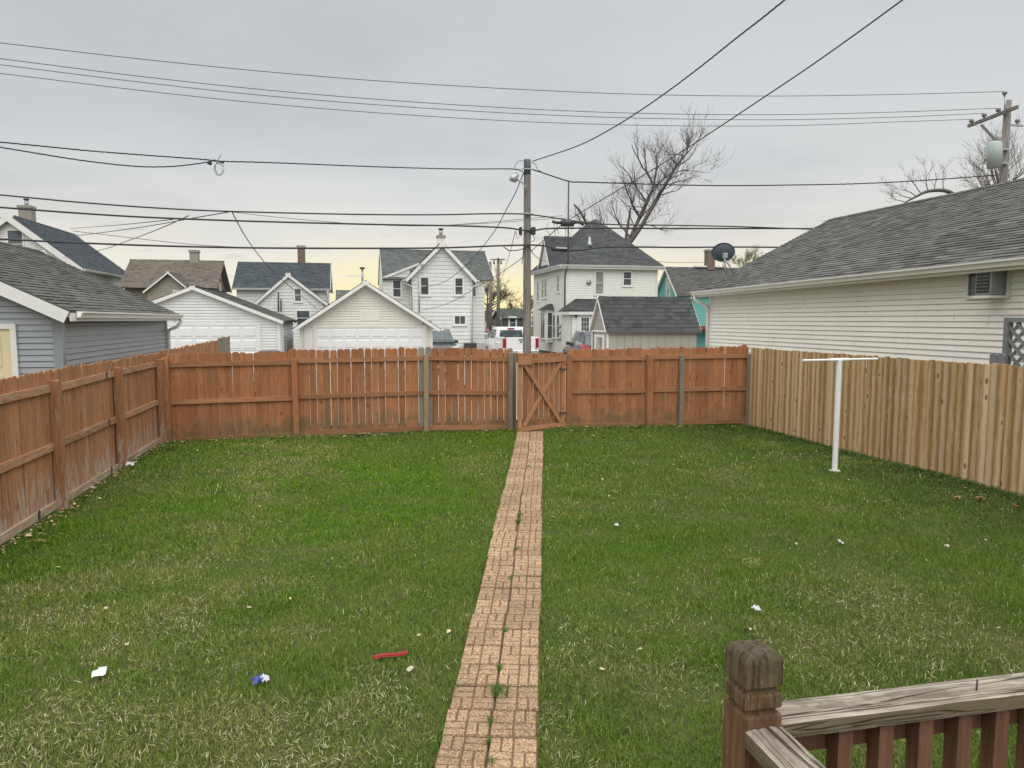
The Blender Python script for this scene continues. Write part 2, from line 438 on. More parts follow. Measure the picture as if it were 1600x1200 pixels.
def M_glass(name, c=(0.05, 0.06, 0.065), rough=0.06):
    t = NT(name); p = t.pos()
    cc = t.mix(t.ramp(t.noise(p, 1.4, 2), 0.4, 0.65), c, tuple(x * 2.2 for x in c))
    t.bump(t.noise(p, 2.0, 2), 0.05, 0.02)
    return t.out(cc, rough, 0.6)
GLASS = M_glass('window_glass')
GLASS_P = M_glass('window_blind_behind_glass', (0.20, 0.20, 0.18), 0.12)
CARGLASS = M_glass('car_glass', (0.045, 0.06, 0.062), 0.05)
METAL_GREY = M_plain('galvanised_metal', (0.42, 0.44, 0.45), 0.45, 0.5, 0.1, metal=0.5)
METAL_DK = M_plain('dark_metal', (0.05, 0.05, 0.055), 0.5, 0.4, 0.1)
XFMR = M_plain('transformer_paint', (0.40, 0.45, 0.44), 0.45, 0.4, 0.05)
DISH = M_plain('slate_dish_paint', (0.085, 0.105, 0.135), 0.45, 0.4, 0.06)
CABLE = M_plain('black_cable', (0.040, 0.040, 0.048), 0.5, 0.4, 0.05)
WIRE = M_plain('bare_weathered_wire', (0.075, 0.075, 0.085), 0.5, 0.4, 0.05)
BRICK = M_plain('chimney_brick', (0.20, 0.155, 0.125), 0.9, 0.1, 0.35, 14)
CONC = M_plain('chimney_concrete', (0.33, 0.31, 0.28), 0.9, 0.1, 0.2, 5)
POLEWOOD = None
def M_pole():
    t = NT('utility_pole_wood'); p = t.pos()
    g = t.noise(p, 12.0, 5, 0.65, (3, 3, 0.12), 0.3)
    c = t.mix(t.ramp(g, 0.3, 0.7), (0.115, 0.104, 0.092), (0.31, 0.295, 0.272))
    b = t.ramp(t.noise(p, 2.0, 4, 0.6, (2, 2, 0.5)), 0.5, 0.7)
    c = t.mix(t.math('MULTIPLY', b, 0.5), c, (0.165, 0.135, 0.110))
    t.bump(g, 0.5, 0.01)
    return t.out(c, 0.9, 0.15)
POLEWOOD = M_pole()
def M_bark(name, c):
    t = NT(name); p = t.pos()
    cc = t.scale(c, t.math('MULTIPLY_ADD', t.noise(p, 6, 4, 0.65, (1, 1, 0.4)), 1.0, 0.5))
    return t.out(cc, 0.95, 0.1)
BARK = M_bark('grey_bark', (0.13, 0.115, 0.11)); BARK2 = M_bark('brown_bark', (0.15, 0.115, 0.095))
def M_car(name, c, rough=0.22):
    t = NT(name); m = t.out(t.scale(c, t.math('MULTIPLY_ADD', t.noise(t.pos(), 3, 3), 0.1, 0.95)), rough, 0.5)
    t.b.inputs['Coat Weight'].default_value = 0.2; t.b.inputs['Coat Roughness'].default_value = 0.06
    return m
CAR_WHITE = M_car('white_car_paint', (0.80, 0.80, 0.80)); CAR_NAVY = M_car('navy_car_paint', (0.022, 0.026, 0.05))
CAR_DARK = M_car('dark_green_grey_car_paint', (0.035, 0.045, 0.048)); CAR_RED = M_car('red_car_paint', (0.30, 0.02, 0.025))
TAIL = M_plain('tail_lamp_red', (0.35, 0.012, 0.02), 0.2, 0.5, 0.02)
TAILP = M_plain('tail_lamp_pale_red', (0.45, 0.09, 0.11), 0.2, 0.5, 0.15, 20)
LAMP = M_plain('headlamp_lens', (0.72, 0.68, 0.62), 0.2, 0.5, 0.1)
RUBBER = M_plain('tyre_rubber', (0.02, 0.02, 0.02), 0.8, 0.2, 0.1)
CHROME = M_plain('bright_metal', (0.65, 0.65, 0.66), 0.25, 0.5, 0.03, metal=0.7)
WHITEPIPE = M_plain('white_pipe_paint', (0.80, 0.80, 0.82), 0.4, 0.4, 0.06, 9, dirt=0.2, dirtc=(0.42, 0.36, 0.30))
CONCRETE = M_plain('pale_concrete', (0.32, 0.305, 0.275), 0.9, 0.1, 0.2, 1.2, bump=0.2)

def M_paver():
    t = NT('tan_patterned_paver'); p = t.objr(); w = t.pos()
    sp = t.noise(p, 74, 3, 0.65)
    c = t.mix(t.ramp(sp, 0.40, 0.60), (0.205, 0.132, 0.080), (0.470, 0.330, 0.205))
    big = t.noise(w, 2.4, 4, 0.6)
    c = t.scale(c, t.math('MULTIPLY_ADD', big, 0.55, 0.72))
    c = t.scale(c, t.math('MULTIPLY_ADD', t.rand(), 0.34, 0.83))
    d = t.math('MULTIPLY', t.ramp(t.noise(w, 5.5, 5, 0.7), 0.50, 0.72), 0.5)
    c = t.mix(d, c, (0.18, 0.125, 0.080))
    t.bump(sp, 0.8, 0.006)
    return t.out(c, 0.9, 0.15)
PAVER = M_paver()
GROOVE = M_plain('dirty_groove', (0.185, 0.125, 0.080), 0.95, 0.1, 0.35, 25)
JOINT = M_plain('sandy_joint', (0.14, 0.095, 0.06), 0.95, 0.1, 0.3, 20)

# ------------------------------------------------------------------ terrain
def gh(y):
    t = min(max((y - 16.3) / 14.0, 0), 1); return 0.2 * t * t * (3 - 2 * t)
def lh(x, y):
    """gentle unevenness of the lawn, numpy friendly"""
    return 0.022 * np.sin(0.9 * x + 0.6) * np.cos(0.7 * y - 0.4) + 0.012 * np.sin(2.1 * x - 1.3 * y)
YX0, YX1, YY0, YY1 = -3.80, 9.05, 1.2, 15.52

def M_ground():
    t = NT('rough_ground'); p = t.pos()
    c = t.mix(t.ramp(t.noise(p, 0.35, 5, 0.6), 0.4, 0.62), (0.10, 0.085, 0.055), (0.055, 0.085, 0.025))
    c = t.scale(c, t.math('MULTIPLY_ADD', t.noise(p, 9, 4), 0.8, 0.6))
    return t.out(c, 0.95, 0.1)
ys = [-120, -30, 0, 1.0, 8, 15.5, 16.3, 18, 20, 22, 24, 26, 28, 30.3, 45, 70, 120, 400, 1500]
xs = [-1200, -300, -100, -40, -20, -10, -4, 0, 5, 9.2, 15, 30, 60, 140, 400, 1200]
g = MB()
for i in range(len(ys) - 1):
    for j in range(len(xs) - 1):
        g.face([(xs[j], ys[i], gh(ys[i]) - 0.06), (xs[j + 1], ys[i], gh(ys[i]) - 0.06), (xs[j + 1], ys[i + 1], gh(ys[i + 1]) - 0.06), (xs[j], ys[i + 1], gh(ys[i + 1]) - 0.06)])
tag(g.build('ground', M_ground()), 'bare and grassy ground around the yard and houses', kind='structure')

def M_lawn():
    t = NT('lawn_thatch'); p = t.pos()
    c = t.mix(t.ramp(t.noise(p, 1.2, 5, 0.65), 0.38, 0.65), (0.045, 0.075, 0.018), (0.11, 0.105, 0.045))
    c = t.scale(c, t.math('MULTIPLY_ADD', t.noise(p, 40, 4, 0.7), 1.2, 0.4))
    t.bump(t.noise(p, 60, 3), 0.6, 0.02)
    return t.out(c, 0.95, 0.1)
lw = MB(); NXL, NYL = 40, 46
for i in range(NXL):
    for j in range(NYL):
        q = []
        for a, b in ((0, 0), (1, 0), (1, 1), (0, 1)):
            x = YX0 - 0.05 + (YX1 - YX0 + 0.1) * (i + a) / NXL; y = YY0 - 1.0 + (YY1 - YY0 + 1.3) * (j + b) / NYL
            q.append((x, y, float(lh(x, y)) - 0.006))
        lw.face(q)
tag(lw.build('lawn', M_lawn(), smooth=True), 'thatchy soil of the fenced back yard', kind='structure')

al = MB()
for y0, y1 in ((17.0, 18.5), (18.5, 20.0), (20.0, 21.0)):
    al.face([(-70, y0, gh(y0) + 0.004), (70, y0, gh(y0) + 0.004), (70, y1, gh(y1) + 0.004), (-70, y1, gh(y1) + 0.004)])
tag(al.build('alley', CONCRETE), 'pale concrete alley behind the back fence', kind='structure')
dv = MB()
for (x0, x1, ya, yb) in ((-1.8, 3.4, 21.0, 33.0), (-10.2, -3.6, 21.0, 31.0), (3.9, 12.4, 21.0, 45.0)):
    st = [ya + (yb - ya) * k / 6 for k in range(7)]
    for a, b in zip(st[:-1], st[1:]):
        dv.face([(x0, a, gh(a) + 0.010), (x1, a, gh(a) + 0.010), (x1, b, gh(b) + 0.010), (x0, b, gh(b) + 0.010)])
tag(dv.build('driveway', CONCRETE), 'pale concrete driveways off the alley', kind='structure')

# ------------------------------------------------------------------ paver path
PA, PB = Vector((0.68, 3.67, 0)), Vector((3.705, 14.68, 0))
pd = (PB - PA).normalized(); pn = Vector((pd.y, -pd.x, 0))
PW = 0.286
def paver_mesh(k):
    m = MB(); w = PW - 0.008; h = w / 2
    rr = random.Random(100 + k)
    m.box(-h, h, -h, h, -0.045, -0.005)
    gx = 0.0068
    q = w / 2
    for qx in range(2):
        for qy in range(2):
            vert = (qx + qy + k) % 2 == 0
            if rr.random() < 0.15: vert = not vert
            x0, y0 = -h + qx * q, -h + qy * q
            for a in range(2):
                if vert: r4 = (x0 + a * q / 2, x0 + (a + 1) * q / 2, y0, y0 + q)
                else: r4 = (x0, x0 + q, y0 + a * q / 2, y0 + (a + 1) * q / 2)
                z = rr.uniform(-0.002, 0.002); e = gx / 2; c = 0.004
                xa, xb, ya, yb = r4[0] + e, r4[1] - e, r4[2] + e, r4[3] - e
                m.hexa([(xa, ya, -0.0045), (xb, ya, -0.0045), (xb, yb, -0.0045), (xa, yb, -0.0045),
                        (xa + c, ya + c, 0.006 + z), (xb - c, ya + c, 0.006 + z), (xb - c, yb - c, 0.006 + z), (xa + c, yb - c, 0.006 + z)])
    m.m = [1] * 6 + [0] * (len(m.f) - 6)
    return m.mesh('paver', [PAVER, GROOVE])
PM = [paver_mesh(k) for k in range(6)]
path = thing('path', None, None, (PA.x, PA.y, 0)); tag(path, 'straight path of paired tan pavers running to the gate', kind='structure')
pj = MB()
a0, a1 = -2.2, (PB - PA).length + 0.25
for k in range(20):
    s0, s1 = a0 + (a1 - a0) * k / 20, a0 + (a1 - a0) * (k + 1) / 20
    q = []
    for s_, w_ in ((s0, 0.285), (s1, 0.285), (s1, -0.285), (s0, -0.285)):
        p = PA + pd * s_ + pn * -w_; q.append((p.x, p.y, float(lh(p.x, p.y)) + 0.004))
    pj.face(q[::-1])
pj.build('joint_bed', JOINT, path)
ang0 = math.atan2(pn.y, pn.x)
pav_edges = []
s = -2.2; row = 0
wander = 0
while s < (PB - PA).length + 0.3:
    wander = 0.7 * wander + random.uniform(-0.009, 0.009)
    gap = 0.0
    for sd in (-1, 1):
        js = random.uniform(-0.008, 0.008)
        off = sd * (PW / 2 + 0.0005) + wander + random.uniform(-0.004, 0.003) * sd
        if 4.3 < s < 5.2: off += sd * 0.012
        p = PA + pd * (s + js) + pn * off
        z = float(lh(p.x, p.y)) + 0.022 + random.uniform(-0.004, 0.004)
        M = Matrix.Translation((p.x, p.y, z)) @ Matrix.Rotation(ang0 + R(random.uniform(-1.3, 1.3)) + math.pi / 2 * random.randint(0, 3), 4, 'Z') @ Matrix.Rotation(R(random.uniform(-0.6, 0.6)), 4, 'X')
        place('paver', random.choice(PM), M, path)
    s += PW + random.choice((0.002, 0.004, 0.008, 0.02 if random.random() < 0.4 else 0.005)); row += 1

# ------------------------------------------------------------------ fences
def picket_mesh(w, h, th=0.016, ear=0.03, mat=WOOD_BACK, taper=0.0):
    m = MB(); a = w / 2; e = ear
    poly = [(-a, 0), (a, 0), (a, h - e * 1.2), (a - e * .35, h - e * .4), (a - e * 1.1, h), (-a + e * 1.1, h), (-a + e * .35, h - e * .4), (-a, h - e * 1.2)]
    n = len(poly); c = 0.004; t = th / 2          # both faces eased at the edges
    k = (a - c) / a
    for y, q in ((-t, k), (-t + c, 1), (t - c, 1), (t, k)): m.v += [(x * q, y, z if z == 0 else z - (0 if q == 1 else c)) for x, z in poly]
    m.f = [tuple(range(n - 1, -1, -1))[::-1], tuple(3 * n + i for i in range(n))[::-1]]
    for r_ in range(3):
        for i in range(n):
            j = (i + 1) % n; m.f.append((r_ * n + i, (r_ + 1) * n + i, (r_ + 1) * n + j, r_ * n + j))
    m.t = [0] * len(m.f); m.m = [0] * len(m.f)
    return m.mesh('picket', mat)
def block_mesh(name, sx, sy, sz, mat, chamf=0.006):
    m = MB(); x, y, c = sx / 2, sy / 2, chamf
    m.box(-x, x, -y, y, 0, sz - c)
    m.hexa([(-x, -y, sz - c), (x, -y, sz - c), (x, y, sz - c), (-x, y, sz - c), (-x + c, -y + c, sz), (x - c, -y + c, sz), (x - c, y - c, sz), (-x + c, y - c, sz)])
    return m.mesh(name, mat)
def rail_obj(parent, a, b, mat, h=0.088, th=0.038, sag=0.0, label=None):
    """rail with local z along its length so that the grain follows it"""
    a, b = Vector(a), Vector(b); L = (b - a).length; d = (b - a).normalized()
    m = MB(); k = 5
    rr = [(random.uniform(-0.003, 0.003), random.uniform(-0.002, 0.002)) for _ in range(k + 1)]
    for i in range(k):
        z0, z1 = L * i / k, L * (i + 1) / k
        s0 = sag * 4 * (i / k) * (1 - i / k); s1 = sag * 4 * ((i + 1) / k) * (1 - (i + 1) / k)
        y0a, y0b, y1a, y1b = -h / 2 - s0 + rr[i][0], h / 2 - s0 + rr[i][0], -h / 2 - s1 + rr[i + 1][0], h / 2 - s1 + rr[i + 1][0]
        x0, x1 = rr[i][1], rr[i + 1][1]; t = th / 2
        m.hexa([(x0 - t, y0a, z0), (x0 + t, y0a, z0), (x0 + t, y0b, z0), (x0 - t, y0b, z0), (x1 - t, y1a, z1), (x1 + t, y1a, z1), (x1 + t, y1b, z1), (x1 - t, y1b, z1)])
    X = d.cross(Vector((0, 0, 1))).normalized(); X = -X; Y = d.cross(X)
    if Y.z < 0: X, Y = -X, -Y
    M = Matrix(((X.x, Y.x, d.x, a.x), (X.y, Y.y, d.y, a.y), (X.z, Y.z, d.z, a.z), (0, 0, 0, 1)))
    o = place('rail', m.mesh('rail', mat), M, parent)
    if label: o['label'] = label
    return o

def run_pickets(parent, x0, y0, x1, y1, meshes, pitch, z0=0.0, zt=None, jit=0.004, gapj=0.006, lean=0.5, skip=None, proud=0.006):
    """pickets along a plan line; z0(t) the base height"""
    d = Vector((x1 - x0, y1 - y0, 0)); L = d.length; d.normalize()
    n = max(1, round(L / pitch)); ang = math.atan2(d.y, d.x); nrm = Vector((-d.y, d.x, 0))
    for i in range(n):
        t = (i + 0.5) / n
        if skip and skip(t): continue
        z = z0(t) if callable(z0) else z0
        p = Vector((x0, y0, 0)) + d * (t * L + random.uniform(-gapj, gapj)) + nrm * random.uniform(-proud, proud)
        M = Matrix.Translation((p.x, p.y, z + random.uniform(-0.012, 0.012))) @ Matrix.Rotation(ang + R(random.uniform(-2.2, 2.2)), 4, 'Z') @ Matrix.Rotation(R(random.gauss(0, lean)), 4, 'Y')
        place('picket', random.choice(meshes), M, parent)

def pk(w, h, mat, ear=0.03): return picket_mesh(w, h, 0.016, ear, mat)
left_m = [pk(w, h, WOOD_LEFT) for w, h in ((0.137, 1.80), (0.133, 1.815), (0.139, 1.79))]
back_m = [pk(w, h, WOOD_BACK) for w, h in ((0.137, 1.80), (0.136, 1.81), (0.1375, 1.79), (0.138, 1.80))]
grey_m = [pk(w, h, WOOD_GREY) for w, h in ((0.138, 1.84), (0.134, 1.86))]
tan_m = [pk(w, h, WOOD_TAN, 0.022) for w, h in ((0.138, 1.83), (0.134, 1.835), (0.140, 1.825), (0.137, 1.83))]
post_l = block_mesh('post', 0.115, 0.115, 1.72, WOOD_LEFT); post_b = block_mesh('post', 0.115, 0.10, 1.66, WOOD_BACK)
post_g = block_mesh('post', 0.10, 0.09, 1.72, WOOD_TANGREY); post_gg = block_mesh('post', 0.10, 0.10, 1.72, WOOD_GREY)
def post(parent, mesh, x, y, z=0.0, lean=0.0, leany=0.0, rot=0.0, h=1.0):
    return place('post', mesh, Matrix.Translation((x, y, z - 0.03)) @ Matrix.Rotation(R(rot), 4, 'Z') @ Matrix.Rotation(R(lean), 4, 'Y') @ Matrix.Rotation(R(leany), 4, 'X') @ Matrix.Diagonal((1, 1, h, 1)), parent)

# left fence: pickets outside, posts and rails inside
lf = thing('board_fence', 'worn orange-brown board fence with posts running along the left side of the lawn', 'fence', (-3.80, 10, 0))
run_pickets(lf, -3.86, 2.6, -3.86, 15.66, left_m, 0.1412, 0.02, gapj=0.0025, lean=0.2)
lposts = [2.7, 5.2, 7.75, 10.27, 12.80, 15.42]
for y in lposts: post(lf, post_l, -3.775, y, 0, random.uniform(-0.6, 0.6), random.uniform(-0.5, 0.5))
for a, b in zip(lposts[:-1], lposts[1:]):
    for zc in (1.585, 0.83, 0.06):
        rail_obj(lf, (-3.832, a + 0.045, zc + random.uniform(-0.012, 0.012)), (-3.832, b - 0.045, zc + random.uniform(-0.012, 0.012)), RAIL_LOW if zc < 0.2 else RAIL_LEFT, 0.095)
cl = MB()
for zc in (1.60, 0.845, 0.075):
    cl = MB(); cl.box(-3.812, -3.808, 12.34, 12.40, zc - 0.06, zc + 0.055); cl.build('rail_bracket', METAL_DK, lf)
cl = MB(); cl.box(-3.812, -3.808, 9.62, 9.68, 0.02, 0.13); cl.build('rail_bracket', METAL_DK, lf)

# continuation of the left fence beyond the corner
nf = thing('board_fence', 'weathered board fence beyond the yard corner beside the blue-grey garage', 'fence', (-3.86, 20, 0))
run_pickets(nf, -3.86, 15.75, -3.86, 22.3, left_m, 0.142, lambda t: 0.03 + 0.06 * t)
run_pickets(nf, -3.86, 22.3, -3.86, 24.4, grey_m, 0.142, 0.10)
for y in (17.9, 20.3, 22.7, 24.3): post(nf, post_l, -3.95, y, gh(y), h=0.97)
for zc in (1.6, 0.85):
    rail_obj(nf, (-3.89, 15.8, zc), (-3.89, 24.3, zc + 0.08), WOOD_LEFT)

# back fence, left of the gate
BY = 15.56
bl = thing('board_fence', 'orange-brown board fence along the back of the lawn left of the gate', 'fence', (0, BY, 0))
secs = [(-3.84, -1.19, -0.03, 0.00), (-1.19, 1.54, 0.02, 0.05), (1.54, 3.46, 0.055, 0.00)]
for k, (xa, xb, za, zb) in enumerate(secs):
    run_pickets(bl, xa, BY + 0.06, xb, BY + 0.06, back_m, 0.1442 if k else 0.1405, lambda t, za=za, zb=zb: 0.015 + za + (zb - za) * t, gapj=0.003, lean=0.14,
                skip=(lambda t, k=k: (k == 1 and t > 0.955) or (k == 2 and t < 0.075)))
for x, z in ((1.47, 0.035), (1.625, 0.04)):
    place('picket', grey_m[0], Matrix.Translation((x, BY + 0.06, z)), bl)
place('picket', grey_m[1], Matrix.Translation((3.455, BY + 0.075, -0.02)), bl)
place('picket', pk(0.15, 1.86, WOOD_BACK), Matrix.Translation((-1.24, BY + 0.074, 0.01)), bl)
place('picket', pk(0.15, 1.84, WOOD_BACK), Matrix.Translation((-1.08, BY + 0.074, 0.01)), bl)
for x, m_, h_ in ((-3.69, post_b, 1.05), (-1.19, post_b, 1.02), (1.545, post_g, 1.02)):
    post(bl, m_, x, BY - 0.035, 0.0, random.uniform(-0.5, 0.5), 0, 0, h_)
post(bl, post_gg, 3.44, BY - 0.03, 0, 0.3, 0, 0, 1.03)
post(bl, block_mesh('post', 0.07, 0.09, 1.70, WOOD_GREY), 3.548, BY + 0.03, 0, 0.3, 0, 0, 1.04)
for k, (xa, xb, za, zb) in enumerate(secs):
    for zc in (1.585, 0.825, 0.04):
        rail_obj(bl, (xa + 0.05, BY + 0.03, zc + za), (xb - 0.05, BY + 0.03, zc + zb), RAIL_BACK, 0.092)

# gate, standing ajar towards the yard
gt = thing('gate', 'orange-brown board gate with crossed braces standing ajar at the end of the path', 'gate', (4.76, 15.54, 0))
gh_ = Vector((4.735, 15.565, 0)); gl_ = Vector((3.512, 15.07, 0)); gd = (gl_ - gh_).normalized(); gw = (gl_ - gh_).length
gn = Vector((gd.y, -gd.x, 0))
if gn.y > 0: gn = -gn
gang = math.atan2(gd.y, gd.x)
ng = 9
for i in range(ng):
    p = gh_ + gd * (gw * (i + 0.5) / ng) - gn * 0.03
    M = Matrix.Translation((p.x, p.y, 0.03 + 0.012 * (1 - i / ng) + random.uniform(-0.01, 0.01))) @ Matrix.Rotation(gang, 4, 'Z') @ Matrix.Diagonal((0.97, 1, 0.945, 1))
    place('board', random.choice(back_m), M, gt)
def gp(s_, z_, n_=0.0): 
    p = gh_ + gd * s_ + gn * n_; return (p.x, p.y, z_)
WOOD_BRACE = M_fence('stained_brace', (0.36, 0.165, 0.078), (0.50, 0.262, 0.135), (0.36, 0.28, 0.19), 0.4, 0.1, 0.5, 0.0)
def gbar(name, s0, z0, s1, z1, w, n_=0.0, th=0.032):
    a, b = Vector(gp(s0, z0, n_)), Vector(gp(s1, z1, n_)); L = (b - a).length; d = (b - a).normalized()
    m = MB(); m.box(-w / 2, w / 2, -th / 2, th / 2, 0, L)
    X = d.cross(gn).normalized(); Y = Vector(gn)
    M = Matrix(((X.x, Y.x, d.x, a.x), (X.y, Y.y, d.y, a.y), (X.z, Y.z, d.z, a.z), (0, 0, 0, 1)))
    return place(name, m.mesh(name, WOOD_BRACE), M, gt)
gbar('stile', 0.055, 0.04, 0.055, 1.60, 0.10)
gbar('stile', gw - 0.055, 0.03, gw - 0.055, 1.60, 0.10)
gbar('gate_rail', 0.0, 1.585, gw, 1.565, 0.10, 0.033)
gbar('gate_rail', 0.0, 0.085, gw, 0.075, 0.10, 0.033)
gbar('brace', 0.14, 0.14, gw - 0.15, 1.50, 0.085, 0.034)
gbar('brace', 0.12, 1.52, gw - 0.16, 0.13, 0.085, 0.001)
gbar('latch_block', gw - 0.33, 1.585, gw + 0.02, 1.595, 0.19, 0.066)
for z_ in (0.35, 1.35):
    m = MB(); m.bar(gp(-0.06, z_, 0.05), gp(0.22, z_, 0.055), 0.006, 0.035); m.build('hinge', METAL_DK, gt)

# back fence, right of the gate
br = thing('board_fence', 'orange-brown board fence along the back of the lawn right of the gate', 'fence', (7, 15.3, 0))
def by(x): return 15.60 + (15.02 - 15.60) * (x - 4.8) / (9.10 - 4.8)
rs = [(4.83, 6.72, 0.0, 0.0), (6.72, 9.08, 0.02, 0.045)]
for xa, xb, za, zb in rs:
    run_pickets(br, xa, by(xa) + 0.06, xb, by(xb) + 0.06, back_m, 0.1402, lambda t, za=za, zb=zb: 0.01 + za + (zb - za) * t, gapj=0.0025, lean=0.14)
    for zc in (1.585, 0.825, 0.04):
        rail_obj(br, (xa + 0.04, by(xa) + 0.03, zc + za), (xb - 0.04, by(xb) + 0.03, zc + zb), RAIL_BACK, 0.092)
place('picket', pk(0.15, 1.86, WOOD_BACK), Matrix.Translation((8.98, by(8.98) + 0.075, 0.035)), br)
post(br, post_b, 4.82, by(4.82) - 0.03, 0, 0.3, 0, 0, 1.04)
post(br, block_mesh('post', 0.135, 0.11, 1.66, WOOD_BACK), 6.70, by(6.7) - 0.035, 0, -0.2, 0, 0, 1.03)
post(br, post_gg, 7.45, by(7.45) - 0.03, 0, 0.2, 0, 0, 0.985)
post(br, post_gg, 9.06, by(9.06) - 0.05, 0, 0, 0, 0, 1.0)

# right fence: tan pickets on this side
rf = thing('board_fence', 'newer tan pine board fence along the right side of the lawn', 'fence', (9.05, 10, 0))
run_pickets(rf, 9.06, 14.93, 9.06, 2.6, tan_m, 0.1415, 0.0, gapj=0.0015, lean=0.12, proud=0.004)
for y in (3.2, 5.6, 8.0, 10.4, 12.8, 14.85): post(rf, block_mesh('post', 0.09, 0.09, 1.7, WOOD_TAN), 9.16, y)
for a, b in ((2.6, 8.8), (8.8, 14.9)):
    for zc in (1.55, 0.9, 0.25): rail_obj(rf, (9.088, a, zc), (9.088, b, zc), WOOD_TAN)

# ------------------------------------------------------------------ clothes-line post
cp = atZ(1304, 740); cp.z = float(lh(cp.x, cp.y))
ct = thing('clothesline_post', 'white metal clothesline post shaped like a T in front of the tan fence', 'clothesline post', cp)
m = MB(); m.tube([cp + Vector((0, 0, -0.05)), cp + Vector((0, 0, 1.80))], 0.043, 14, cap=True); m.build('pole', WHITEPIPE, ct, smooth=False)
ca, cbb = cp + Vector((-0.66, 0.0, 1.815)), cp + Vector((0.70, 0.0, 1.825))
m = MB(); m.tube([ca, cbb], 0.019, 10); m.build('crossbar', WHITEPIPE, ct)
m = MB(); m.tube([cp + Vector((-0.17, 0, 1.817)), cp + Vector((0.17, 0, 1.82))], 0.029, 10); m.build('sleeve', WHITEPIPE, ct)
m = MB(); m.tube([cp + Vector((0, 0, -0.02)), cp + Vector((0, 0, 0.035))], [0.105, 0.09], 12); m.build('footing', M_plain('rough_white_footing', (0.62, 0.60, 0.55), 0.9, 0.1, 0.3, 30), ct)
for x in (-0.62, 0.66):
    m = MB(); m.tube([cp + Vector((x, 0, 1.80)), cp + Vector((x, 0, 1.855))], 0.007, 6); m.build('hook', METAL_GREY, ct)

# ------------------------------------------------------------------ building helpers
class Fr:
    """wall frame: origin, direction along the wall, outward normal"""
    def __init__(s, O, S, N): s.O, s.S, s.N = Vector(O), Vector(S), Vector(N)
    def P(s, a, z, n=0.0): return s.O + s.S * a + s.N * n + Vector((0, 0, z))
def front(y): return Fr((0, y, 0), (1, 0, 0), (0, -1, 0))      # s = world x
def rside(x): return Fr((x, 0, 0), (0, 1, 0), (1, 0, 0))       # s = world y, faces +x
def lside(x): return Fr((x, 0, 0), (0, 1, 0), (-1, 0, 0))      # faces -x
def span(poly, z):
    xs_ = []
    for (a, za), (b, zb) in zip(poly, poly[1:] + poly[:1]):
        if (za - z) * (zb - z) <= 0 and abs(za - zb) > 1e-9: xs_.append(a + (b - a) * (z - za) / (zb - za))
    return (min(xs_), max(xs_)) if xs_ else None
def siding(parent, fr, poly, exp, mat, separate=False, name='siding', thick=0.14, lap=0.024, gap=0.11):
    w = MB(); w.prism([fr.P(a, z, 0.0) for a, z in poly], fr.N * -thick); w.build('wall', mat, parent)
    z0 = min(z for _, z in poly); z1 = max(z for _, z in poly)
    m = MB(); z = z0; flip = fr.S.cross(Vector((0, 0, 1))).dot(fr.N) < 0
    while z < z1 - 0.02:
        zt = min(z + exp, z1); zlow = z; z = z + gap * exp      # a recessed shadow line under every lap
        A, B = span(poly, z + 1e-4), span(poly, zt - 1e-4)
        if zt - z < 0.01: break
        if A and B and A[1] - A[0] > 0.03:
            if separate: m = MB()
            a, b, c, d = A[0], A[1], B[1], B[0]
            q = [fr.P(a, z, 0.003), fr.P(b, z, 0.003), fr.P(b, z, 0.003 + lap), fr.P(a, z, 0.003 + lap)]
            t_ = random.uniform(-1, 1)
            f1 = [fr.P(a, z, 0.003 + lap), fr.P(b, z, 0.003 + lap), fr.P(c, zt, 0.005), fr.P(d, zt, 0.005)]
            if flip: q.reverse(); f1.reverse()
            m.face(q, t_ * 0.01); m.face(f1, t_ * 0.01)
            if separate:
                m.face([fr.P(a, z, 0.003), fr.P(a, z, 0.003 + lap), fr.P(d, zt, 0.005)]); m.face([fr.P(b, z, 0.003), fr.P(c, zt, 0.005), fr.P(b, z, 0.003 + lap)])
                m.build('siding_board', mat, parent)
        z = zlow + exp
    if not separate: m.build(name, mat, parent)
def fbox(m, fr, a0, a1, z0, z1, n0, n1, tint=0.0):
    p = [fr.P(a0, z0, n0), fr.P(a1, z0, n0), fr.P(a1, z0, n1), fr.P(a0, z0, n1), fr.P(a0, z1, n0), fr.P(a1, z1, n0), fr.P(a1, z1, n1), fr.P(a0, z1, n1)]
    if fr.S.cross(fr.N).z < 0: p = [p[3], p[2], p[1], p[0], p[7], p[6], p[5], p[4]]
    m.hexa(p, tint)
def part(name, mat, parent, *boxes, fr=None, **k):
    m = MB()
    for b in boxes:
        if fr: fbox(m, fr, *b)
        else: m.box(*b)
    return m.build(name, mat, parent, **k)
